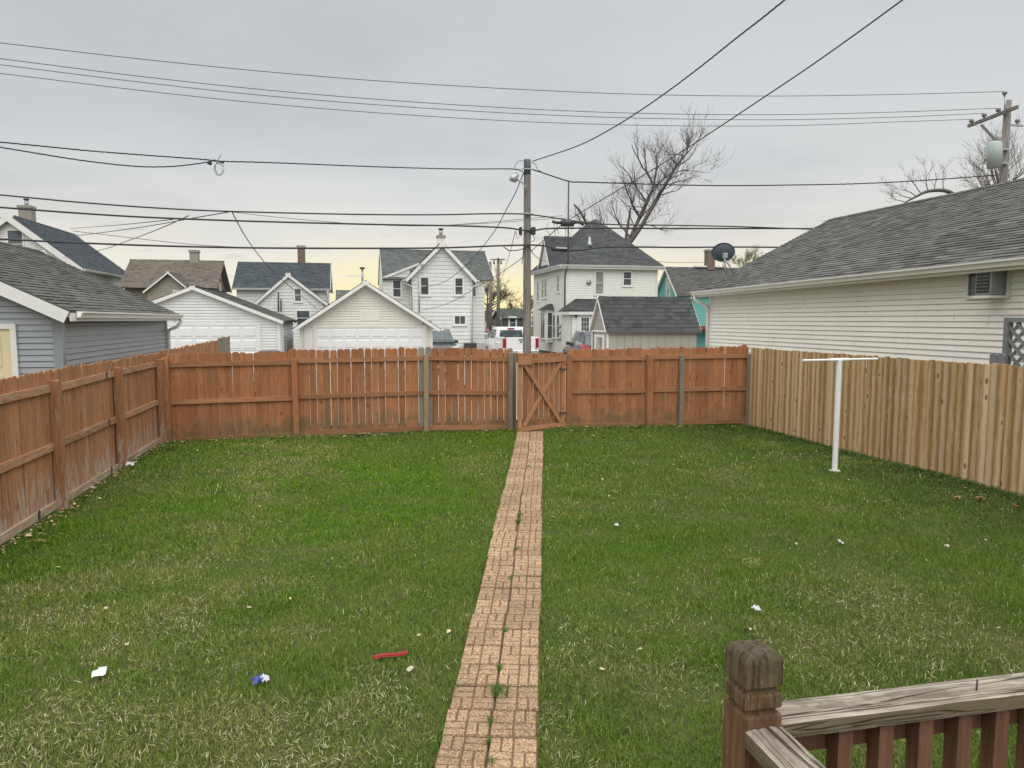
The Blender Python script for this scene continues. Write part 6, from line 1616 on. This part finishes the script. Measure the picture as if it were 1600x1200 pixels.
while bx_ < 3.85:
    place('baluster', bme, Matrix.Translation((bx_, 1.340, 0.901)) @ Matrix.Rotation(R(random.uniform(-2, 2)), 4, 'Z') @ Matrix.Diagonal((1, 1, (RZ - .046 - 0.0166 * (bx_ - 0.893) - 0.901) / 0.64, 1)), dk); bx_ += 0.1075
bx_ = 1.20
while bx_ > -1.3:
    place('baluster', bme, Matrix.Translation((0.886, bx_, 0.901)), dk); bx_ -= 0.12
pipe('nail', METAL_DK, dk, [(1.44, 1.345, RZ - .03), (1.442, 1.345, RZ + .014)], 0.0022, 6)
df = thing('deck', 'wooden deck floor under the near railing', 'deck', (1.5, 0, 0))
for i in range(18):
    part('deck_board', RAIL_TOP, df, (-0.9, 3.9, -1.4 + 0.145 * i, -1.4 + 0.145 * i + 0.138, 0.68, 0.715))
part('rim_joist', BALUSTER, df, (-0.9, 3.9, 1.22, 1.26, 0.46, 0.679))
for x_ in (-0.85, 2.4, 3.8): part('deck_post', BALUSTER, df, (x_, x_ + .09, 1.12, 1.21, -0.02, 0.679))

# ------------------------------------------------------------------ grass
def vnoise(x, y, s, seed):
    r_ = np.random.default_rng(seed); Gd = r_.random((64, 64)); u, v = x * s + 31.7, y * s + 17.3
    i, j = np.floor(u).astype(int), np.floor(v).astype(int); a, b = u - i, v - j; a = a * a * (3 - 2 * a); b = b * b * (3 - 2 * b)
    g = lambda p, q: Gd[p % 64, q % 64]
    return (g(i, j) * (1 - a) + g(i + 1, j) * a) * (1 - b) + (g(i, j + 1) * (1 - a) + g(i + 1, j + 1) * a) * b
def fbm(x, y, s, seed, o=4):
    t = 0; a = 1; n_ = 0
    for k in range(o): t = t + a * vnoise(x, y, s * 2 ** k, seed + k); n_ += a; a *= 0.55
    return t / n_
pdx, pdy = pd.x, pd.y
def path_dist(x, y): return np.abs((x - PA.x) * pdy - (y - PA.y) * pdx)

def blades(zones, straw=False, seed=1):
    g_ = np.random.default_rng(seed); V_, C_ = [], []
    for (y0, y1, dens, w, h) in zones:
        n = int(dens * (YX1 - YX0) * (y1 - y0))
        x = g_.uniform(YX0 + 0.03, YX1 - 0.01, n); y = g_.uniform(y0, y1, n)
        # only the part of the yard near the view matters
        px_ = np.arctan2(x, y); keep = (px_ > YAW - R(60)) & (px_ < YAW + R(58))
        d = path_dist(x, y); edge = 0.276 + 0.075 * (vnoise(x, y, 4.5, 77) - 0.5)
        keep &= d > edge
        nb = (fbm(x, y, 0.9, 50) > 0.30) | (g_.random(n) < 0.7); keep &= nb
        # bare margin along the left and back fences
        keep &= (x > YX0 + 0.14 * g_.random(n)) 
        dry = fbm(x, y, 0.55, 3, 5); dry2 = fbm(x, y, 2.6, 9, 4)
        rgt = np.clip((x - 0.8) / 1.5, 0, 1); near = np.clip((8.5 - y) / 5.0, 0, 1) * (1 - rgt) + np.clip((5.6 - y) / 2.5, 0, 1) * rgt
        left = np.clip((1.2 - x) / 4.0, 0, 1)
        dryness = np.clip((dry - 0.47) * 4.2 + (dry2 - 0.5) * 2.0 + 0.42 * near + 0.25 * left * near - 0.36 * np.clip((x - 1.2) / 2.0, 0, 1) * np.clip((y - 4.6) / 2.0, 0, 1) - 0.15 * np.clip((y - 9) / 3, 0, 1), 0, 1)
        dryness = dryness * (1 - 0.42 * rgt)
        if straw: keep &= g_.random(n) < (0.05 + 0.95 * dryness)
        x, y, dry, dry2, dryness = x[keep], y[keep], dry[keep], dry2[keep], dryness[keep]; n = len(x)
        z = lh(x, y) - 0.004
        th = g_.uniform(0, 2 * np.pi, n); lean = (g_.uniform(0.7, 1.5, n) if straw else np.abs(g_.normal(0.95, 0.4, n)))
        hh = h * g_.uniform(0.5, 1.3, n) * (1 if straw else (0.45 + 1.3 * fbm(x, y, 2.3, 23, 3) ** 1.3))
        ww = w * g_.uniform(0.7, 1.3, n)
        dx_, dy_ = np.cos(th), np.sin(th); sx_, sy_ = -dy_, dx_
        tw = g_.uniform(-0.6, 0.6, n); sx2, sy2 = sx_ * np.cos(tw) + dx_ * np.sin(tw), sy_ * np.cos(tw) + dy_ * np.sin(tw)
        if straw: z = z + g_.uniform(0.010, 0.026, n)
        base = np.stack([x, y, z], 1); sd_ = np.stack([sx2, sy2, 0 * x], 1) * (ww / 2)[:, None]
        m1 = base + np.stack([dx_ * np.sin(lean * .5), dy_ * np.sin(lean * .5), np.cos(lean * .5) * (0.35 if straw else 1)], 1) * (hh * .55)[:, None]
        tip = m1 + np.stack([dx_ * np.sin(lean), dy_ * np.sin(lean), np.cos(lean) * (0.3 if straw else 0.9)], 1) * (hh * .5)[:, None]
        v = np.stack([base - sd_, base + sd_, m1 + sd_ * .85, m1 - sd_ * .85, tip], 1)
        if straw:
            c0 = np.array([0.52, 0.48, 0.26]); c1 = np.array([0.76, 0.72, 0.48]); t_ = g_.random(n)[:, None]
            c = c0 * (1 - t_) + c1 * t_; c *= g_.uniform(0.6, 1.1, n)[:, None]
            b_ = g_.random(n) < 0.25; c[b_] = np.array([0.24, 0.18, 0.10]) * g_.uniform(0.7, 1.2, b_.sum())[:, None]
        else:
            hue = np.clip(0.5 + 2.0 * (fbm(x, y, 0.42, 71, 4) - 0.5) + 0.9 * (fbm(x, y, 1.8, 75, 3) - 0.5), 0, 1)[:, None]
            lush = np.array([0.120, 0.238, 0.014]); dull = np.array([0.146, 0.220, 0.040]); olive = np.array([0.225, 0.248, 0.066])
            c = lush * hue + dull * (1 - hue)
            k_ = np.clip(dryness * 0.8 + g_.normal(0, 0.16, n), 0, 1)[:, None]; c = c * (1 - k_) + olive * k_
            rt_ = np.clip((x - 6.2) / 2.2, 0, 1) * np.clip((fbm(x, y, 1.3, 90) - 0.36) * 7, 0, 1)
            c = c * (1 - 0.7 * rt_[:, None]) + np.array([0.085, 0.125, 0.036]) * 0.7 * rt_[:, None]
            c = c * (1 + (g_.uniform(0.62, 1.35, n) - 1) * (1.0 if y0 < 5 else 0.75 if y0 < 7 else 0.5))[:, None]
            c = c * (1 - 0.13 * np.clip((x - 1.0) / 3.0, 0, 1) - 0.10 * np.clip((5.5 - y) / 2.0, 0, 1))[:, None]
            s_ = g_.random(n) < (0.015 + 0.10 * dryness); c[s_] = np.array([0.52, 0.49, 0.25]) * g_.uniform(0.6, 1.2, s_.sum())[:, None]
        V_.append(v.reshape(-1, 3)); C_.append(np.repeat(c, 5, axis=0))
    v = np.concatenate(V_).astype(np.float32); c = np.concatenate(C_).astype(np.float32); n = len(v) // 5
    me = bpy.data.meshes.new('grass'); me.vertices.add(len(v)); me.vertices.foreach_set('co', v.ravel())
    b = (np.arange(n) * 5)[:, None]
    quads = b + np.array([0, 1, 2, 3]); tris = b + np.array([3, 2, 4])
    loops = np.concatenate([quads.ravel(), tris.ravel()]).astype(np.int32)
    me.loops.add(len(loops)); me.loops.foreach_set('vertex_index', loops)
    st = np.concatenate([np.arange(n) * 4, 4 * n + np.arange(n) * 3]).astype(np.int32)
    me.polygons.add(2 * n); me.polygons.foreach_set('loop_start', st)
    try: me.polygons.foreach_set('loop_total', np.concatenate([np.full(n, 4), np.full(n, 3)]).astype(np.int32))
    except Exception: pass
    me.update(calc_edges=True)
    a = me.attributes.new('blade', 'FLOAT_COLOR', 'POINT'); a.data.foreach_set('color', np.concatenate([c, np.ones((len(c), 1), np.float32)], 1).ravel())
    return me, n
def M_grass():
    t = NT('grass_blade'); c = t.attr('blade').outputs['Color']
    t.out(c, 0.75, 0.12)
    tr = t.n('ShaderNodeBsdfTranslucent'); t.l(t.scale(c, 1.15), tr.inputs[0])
    mx = t.n('ShaderNodeMixShader'); mx.inputs[0].default_value = 0.25
    t.l(t.b.outputs[0], mx.inputs[1]); t.l(tr.outputs[0], mx.inputs[2]); t.l(mx.outputs[0], t.t.nodes['Material Output'].inputs[0])
    return t.m
GRASSM = M_grass()
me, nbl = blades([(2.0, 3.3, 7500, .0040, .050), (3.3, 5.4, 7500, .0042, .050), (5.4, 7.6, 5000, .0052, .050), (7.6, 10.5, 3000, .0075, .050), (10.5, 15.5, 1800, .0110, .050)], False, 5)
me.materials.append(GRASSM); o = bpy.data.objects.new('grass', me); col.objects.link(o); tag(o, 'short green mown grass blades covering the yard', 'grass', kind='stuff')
me, nst = blades([(3.3, 5.4, 850, .0040, .062), (5.4, 7.6, 380, .0046, .055), (7.6, 10.5, 110, .0060, .050), (10.5, 15.5, 30, .009, .05)], True, 6)
me.materials.append(GRASSM); o = bpy.data.objects.new('dry_grass', me); col.objects.link(o); tag(o, 'pale dry straw clippings lying among the grass', 'grass', kind='stuff')
print('blades', nbl, nst)

# grass tufts in the paver joints
def tufts(spots):
    g_ = np.random.default_rng(12); m = MB()
    cols = []
    for (px_, py_, n, rad, h) in spots:
        c = atZ(px_, py_)
        for k in range(n):
            a = g_.uniform(0, 6.28); r_ = rad * g_.random() ** .6
            p = c + pd * (r_ * math.cos(a) * 1.6) + pn * (r_ * math.sin(a) * .7); p.z = float(lh(p.x, p.y)) + 0.012
            th = g_.uniform(0, 6.28); d = Vector((math.cos(th), math.sin(th), 0)); s_ = Vector((-d.y, d.x, 0)) * 0.0025
            le = g_.uniform(.2, 1.0); t_ = p + (d * math.sin(le) + Vector((0, 0, math.cos(le)))) * h * g_.uniform(.5, 1.2)
            m.face([p - s_, p + s_, t_], float(g_.uniform(-1, 1)))
    return m
TUFT = M_plain('tuft_green', (0.085, 0.185, 0.030), 0.6, 0.25, 0.2, 20, tint=0.35)
o = tufts([(775, 1083, 240, .05, .07), (790, 1085, 120, .05, .05), (810, 818, 260, .055, .05), (812, 808, 160, .05, .05), (808, 862, 90, .035, .05), (798, 906, 90, .03, .05), (790, 988, 80, .025, .05), (780, 1046, 90, .025, .05), (765, 1130, 70, .02, .05), (763, 1165, 80, .02, .05), (826, 730, 60, .03, .05), (829, 706, 60, .03, .05), (831, 684, 60, .03, .05), (835, 817, 80, .05, .03), (815, 790, 60, .03, .04), (768, 1195, 70, .02, .05)]).build('weed_tufts', TUFT)
tag(o, 'little green weed tufts growing in the paver joints', 'weeds', kind='stuff')

# longer, unmown grass against fences, the clothesline post, the newel and the paver edges
g_ = np.random.default_rng(71); m = MB()
def tall(x, y, h):
    th = g_.uniform(0, 6.28); d = Vector((math.cos(th), math.sin(th), 0)); s_ = Vector((-d.y, d.x, 0)) * g_.uniform(.002, .004)
    p = Vector((x, y, float(lh(x, y)) - .003)); le = abs(g_.normal(.4, .35)); hh = h * g_.uniform(.5, 1.25)
    q = p + (d * math.sin(le * .5) + Vector((0, 0, math.cos(le * .5)))) * hh * .55; e = q + (d * math.sin(le) + Vector((0, 0, math.cos(le) * .8))) * hh * .5; tt = float(g_.uniform(-1, 1))
    m.face([p - s_, p + s_, q + s_ * .8, q - s_ * .8], tt); m.face([q - s_ * .8, q + s_ * .8, e], tt)
def clump(t): return float(vnoise(np.array([t]), np.array([3.3]), 1.9, 61)[0])
for k in range(5200):
    x = g_.uniform(-3.6, 8.9); yb_ = 15.46 if x < 4.6 else by(x) - 0.10
    if g_.random() < clump(x) and not (3.4 < x < 4.75): tall(x, yb_ - abs(g_.normal(0, .05)), .07 + .05 * clump(x + 9))
for k in range(2600):
    y = g_.uniform(5, 15.3)
    if g_.random() < clump(y * 1.3 + 40): tall(-3.70 + abs(g_.normal(0, .06)), y, .07)
for k in range(3600):
    y = g_.uniform(5, 14.9)
    if g_.random() < clump(y * 1.1 + 80): tall(8.99 - abs(g_.normal(0, .06)), y, .08)
for k in range(260):
    a = g_.uniform(0, 6.28); r_ = .10 + abs(g_.normal(0, .03)); tall(cp.x + r_ * math.cos(a), cp.y + r_ * math.sin(a), .07)
for k in range(7000):
    t_ = g_.uniform(0, (PB - PA).length); sd_ = 1 if g_.random() < .5 else -1
    if g_.random() < clump(t_ * 2.2 + 20 * sd_ + 100):
        p = PA + pd * t_ + pn * (sd_ * (.288 + abs(g_.normal(0, .018)))); tall(p.x, p.y, .055)
tag(m.build('unmown_grass', M_plain('long_grass', (0.095, 0.185, 0.026), 0.75, 0.12, 0.2, 3, tint=0.35)), 'longer unmown grass along fence feet and path edges', 'grass', kind='stuff')

# creeping weeds along the foot of the tan fence
g_ = np.random.default_rng(33); m = MB()
for k in range(5200):
    y = g_.uniform(4.5, 14.8); x = 9.04 - abs(g_.normal(0, 0.16)) * (0.6 + vnoise(np.array([y]), np.array([0.0]), 1.4, 8)[0] * 1.4)
    z = float(lh(x, y)) + g_.uniform(0.015, 0.06) * max(0.2, 1 - (9.04 - x) / .5); r_ = g_.uniform(.010, .022); a = g_.uniform(0, 6.28); t1, t2 = g_.uniform(-.5, .5, 2)
    u = Vector((math.cos(a), math.sin(a), t1)) * r_; v = Vector((-math.sin(a), math.cos(a), t2)) * r_ * .8; c = Vector((x, y, z))
    m.face([c - u, c - v * .9 - u * .2, c + u * .6 - v * .7, c + u, c + v * .8 + u * .3, c + v * .8 - u * .5], float(g_.uniform(-1, 1)))
tag(m.build('creeping_weeds', M_plain('dark_weed_leaf', (0.050, 0.092, 0.026), 0.6, 0.25, 0.2, 20, tint=0.45)), 'dark creeping weeds along the foot of the tan fence', 'weeds', kind='stuff')

# dead leaves and scraps along the fences
DEAD = M_plain('dead_leaf', (0.33, 0.20, 0.105), 0.85, 0.15, 0.3, 30, tint=0.5); PALE = M_plain('bleached_leaf', (0.52, 0.44, 0.30), 0.85, 0.15, 0.25, 30, tint=0.35)
def leaf(m, c, r_, g_, tint):
    a = g_.uniform(0, 6.28); u = Vector((math.cos(a), math.sin(a), g_.uniform(-.3, .3))) * r_; v = Vector((-math.sin(a), math.cos(a), g_.uniform(-.3, .3))) * r_ * g_.uniform(.45, .75); up_ = Vector((0, 0, r_ * g_.uniform(.1, .5)))
    m.face([c - u, c - u * .2 - v + up_, c + u * .5 - v * .6, c + u], tint); m.face([c - u, c + u, c + u * .3 + v * .8 + up_ * .6, c - u * .4 + v + up_], tint)
g_ = np.random.default_rng(44)
m1, m2 = MB(), MB()
for k in range(620):
    if g_.random() < .6: y = g_.uniform(4.5, 15.3); x = -3.76 + abs(g_.normal(0, .10))
    else: x = g_.uniform(-3.7, 9.0); y = 15.40 - abs(g_.normal(0, .10)) - (max(0, x - 4.8) * 0.13)
    if abs((x - PA.x) * pdy - (y - PA.y) * pdx) < .3: continue
    leaf(m1 if g_.random() < .6 else m2, Vector((x, y, float(lh(x, y)) + g_.uniform(.02, .05))), g_.uniform(.014, .038), g_, float(g_.uniform(-1, 1)))
for k in range(240):
    x, y = g_.uniform(-3.5, 8.8), g_.uniform(4.0, 15.2)
    if g_.random() > (0.25 + 0.75 * max(0, (y - 8) / 7)): continue
    if abs((x - PA.x) * pdy - (y - PA.y) * pdx) < .3: continue
    leaf(m2, Vector((x, y, float(lh(x, y)) + .045)), g_.uniform(.010, .026), g_, float(g_.uniform(-1, 1)))
tag(m1.build('leaf_litter', DEAD), 'brown dead leaves gathered along the foot of the fences', 'leaves', kind='stuff')
tag(m2.build('bleached_leaf_litter', PALE), 'small bleached leaf scraps scattered over the lawn', 'leaves', kind='stuff')

def dead_leaf_pile(name, label, spots, mat, r_=(.03, .06), n=6, spread=.07, cat='leaf'):
    m = MB(); c0 = atZ(*spots)
    for k in range(n):
        c = c0 + Vector((g_.normal(0, spread), g_.normal(0, spread * .6), 0)); c.z = float(lh(c.x, c.y)) + g_.uniform(.035, .065); leaf(m, c, g_.uniform(*r_), g_, float(g_.uniform(-.6, .9)))
    return tag(m.build(name, mat), label, cat)
dead_leaf_pile('leaf_cluster', 'clump of curled brown leaves at the foot of the back fence left of centre', (570, 681), DEAD, (.04, .075), 9, .08, 'leaves')
dead_leaf_pile('leaf_cluster', 'scattered brown leaves just left of the first back fence post', (432, 688), DEAD, (.035, .06), 6, .09, 'leaves')
dead_leaf_pile('leaf_cluster', 'reddish-brown leaf by the post right of the gate', (999, 671), DEAD, (.07, .10), 3, .03)
dead_leaf_pile('leaf_cluster', 'small brown leaf out on the grass right of the gate', (1016, 686), DEAD, (.05, .08), 2, .03)
dead_leaf_pile('leaf_cluster', 'flat pale leaf on the grass by the left back corner', (269, 705), PALE, (.09, .11), 2, .02)
dead_leaf_pile('leaf_cluster', 'orange-brown leaf on the dark grass by the tan fence', (1498, 784), DEAD, (.05, .07), 3, .03)
dead_leaf_pile('leaf_cluster', 'orange-brown leaf nearest the tan fence at the right edge', (1534, 787), DEAD, (.05, .07), 3, .03)
dead_leaf_pile('leaf_cluster', 'curled brown leaf low on the grass at the far right edge', (1585, 795), DEAD, (.04, .06), 3, .03)
dead_leaf_pile('leaf_cluster', 'small tan leaf on the left lawn near the picture edge', (55, 852), DEAD, (.035, .05), 3, .03)

# litter
WHITE_P = M_plain('white_paper', (0.62, 0.63, 0.65), 0.6, 0.3, 0.05, 20); BLUE_P = M_plain('blue_foil', (0.035, 0.06, 0.24), 0.35, 0.5, 0.3, 30); RED_P = M_plain('red_plastic', (0.32, 0.016, 0.020), 0.4, 0.4, 0.15, 15); BONE = M_plain('pale_chip', (0.52, 0.46, 0.34), 0.8, 0.2, 0.2, 40)
def crumple(name, label, pix, w, h, mat, rot=0.0, amp=.012, z=.05, cat='litter', nx=5, ny=4, cut=None, seed=1):
    r_ = np.random.default_rng(seed); c = atZ(*pix); c.z = float(lh(c.x, c.y)) + z; m = MB(); P = {}
    for i in range(nx + 1):
        for j in range(ny + 1):
            x, y = (i / nx - .5) * w, (j / ny - .5) * h
            P[i, j] = c + Vector((x * math.cos(rot) - y * math.sin(rot), x * math.sin(rot) + y * math.cos(rot), r_.uniform(-amp, amp) + (y + h / 2) * .35))
    for i in range(nx):
        for j in range(ny):
            if cut and (i, j) in cut: continue
            q = [P[i, j], P[i + 1, j], P[i + 1, j + 1], P[i, j + 1]]; m.face(q); 
            m.face([p - Vector((0, 0, .002)) for p in q[::-1]])
    return tag(m.build(name, mat), label, cat)
crumple('paper_scrap', 'torn white paper scrap lying on the near left lawn', (156, 1068), .085, .08, WHITE_P, .15, .007, .045, cut={(0, 3), (1, 3)}, seed=2)
o = thing('wrapper', 'crumpled blue and white wrapper on the near lawn', 'litter', atZ(407, 1070))
for nm, pix, w_, h_, mt, sd_ in (('blue_foil', (403, 1072), .07, .06, BLUE_P, 3), ('white_end', (414, 1070), .055, .05, WHITE_P, 4)):
    q = crumple(nm, 'x', pix, w_, h_, mt, .3, .016, .05, seed=sd_)
    for kx in ('label', 'category'):
        del q[kx]
    q.parent = o; q.matrix_parent_inverse = WORLD_T[o.name].inverted()
c = atZ(610, 1030); m = MB(); q = []
ra, rb = atZ(584, 1034), atZ(637, 1026)
for k in range(7):
    p = ra.lerp(rb, k / 6); p.z = float(lh(p.x, p.y)) + .05 + .006 * math.sin(k * 1.1); q.append(p)
m.tube(q, .011, 6); dd = (rb - ra).normalized(); nn = Vector((-dd.y, dd.x, 0))
for k in range(6): m.face([q[k] - nn * .022 + Vector((0, 0, -.006)), q[k + 1] - nn * .022 + Vector((0, 0, -.006)), q[k + 1] + nn * .012, q[k] + nn * .012])
tag(m.build('plastic_strip', RED_P), 'long red plastic strip lying on the lawn left of the path', 'litter')
crumple('bark_chip', 'pale oblong chip lying just below the red strip', (641, 1053), .065, .028, BONE, .9, .004, .045, seed=6)
crumple('paper_scrap', 'small white folded scrap on the lawn right of the path, nearer one', (1181, 962), .06, .05, WHITE_P, .2, .018, .05, seed=7)
crumple('paper_scrap', 'small white scrap on the lawn below the clothesline post', (1313, 857), .035, .06, WHITE_P, .4, .016, .05, seed=8)
crumple('paper_scrap', 'tiny white scrap on the lawn right of the path, farther one', (963, 828), .05, .03, WHITE_P, .1, .012, .05, seed=9)
crumple('paper_scrap', 'white scrap against the foot of the left fence post', (203, 732), .13, .08, WHITE_P, .1, .02, .05, seed=10)
crumple('paper_scrap', 'tiny pale scrap at the right of the lawn below the tan fence', (1480, 859), .04, .04, BONE, .1, .012, .05, seed=11)
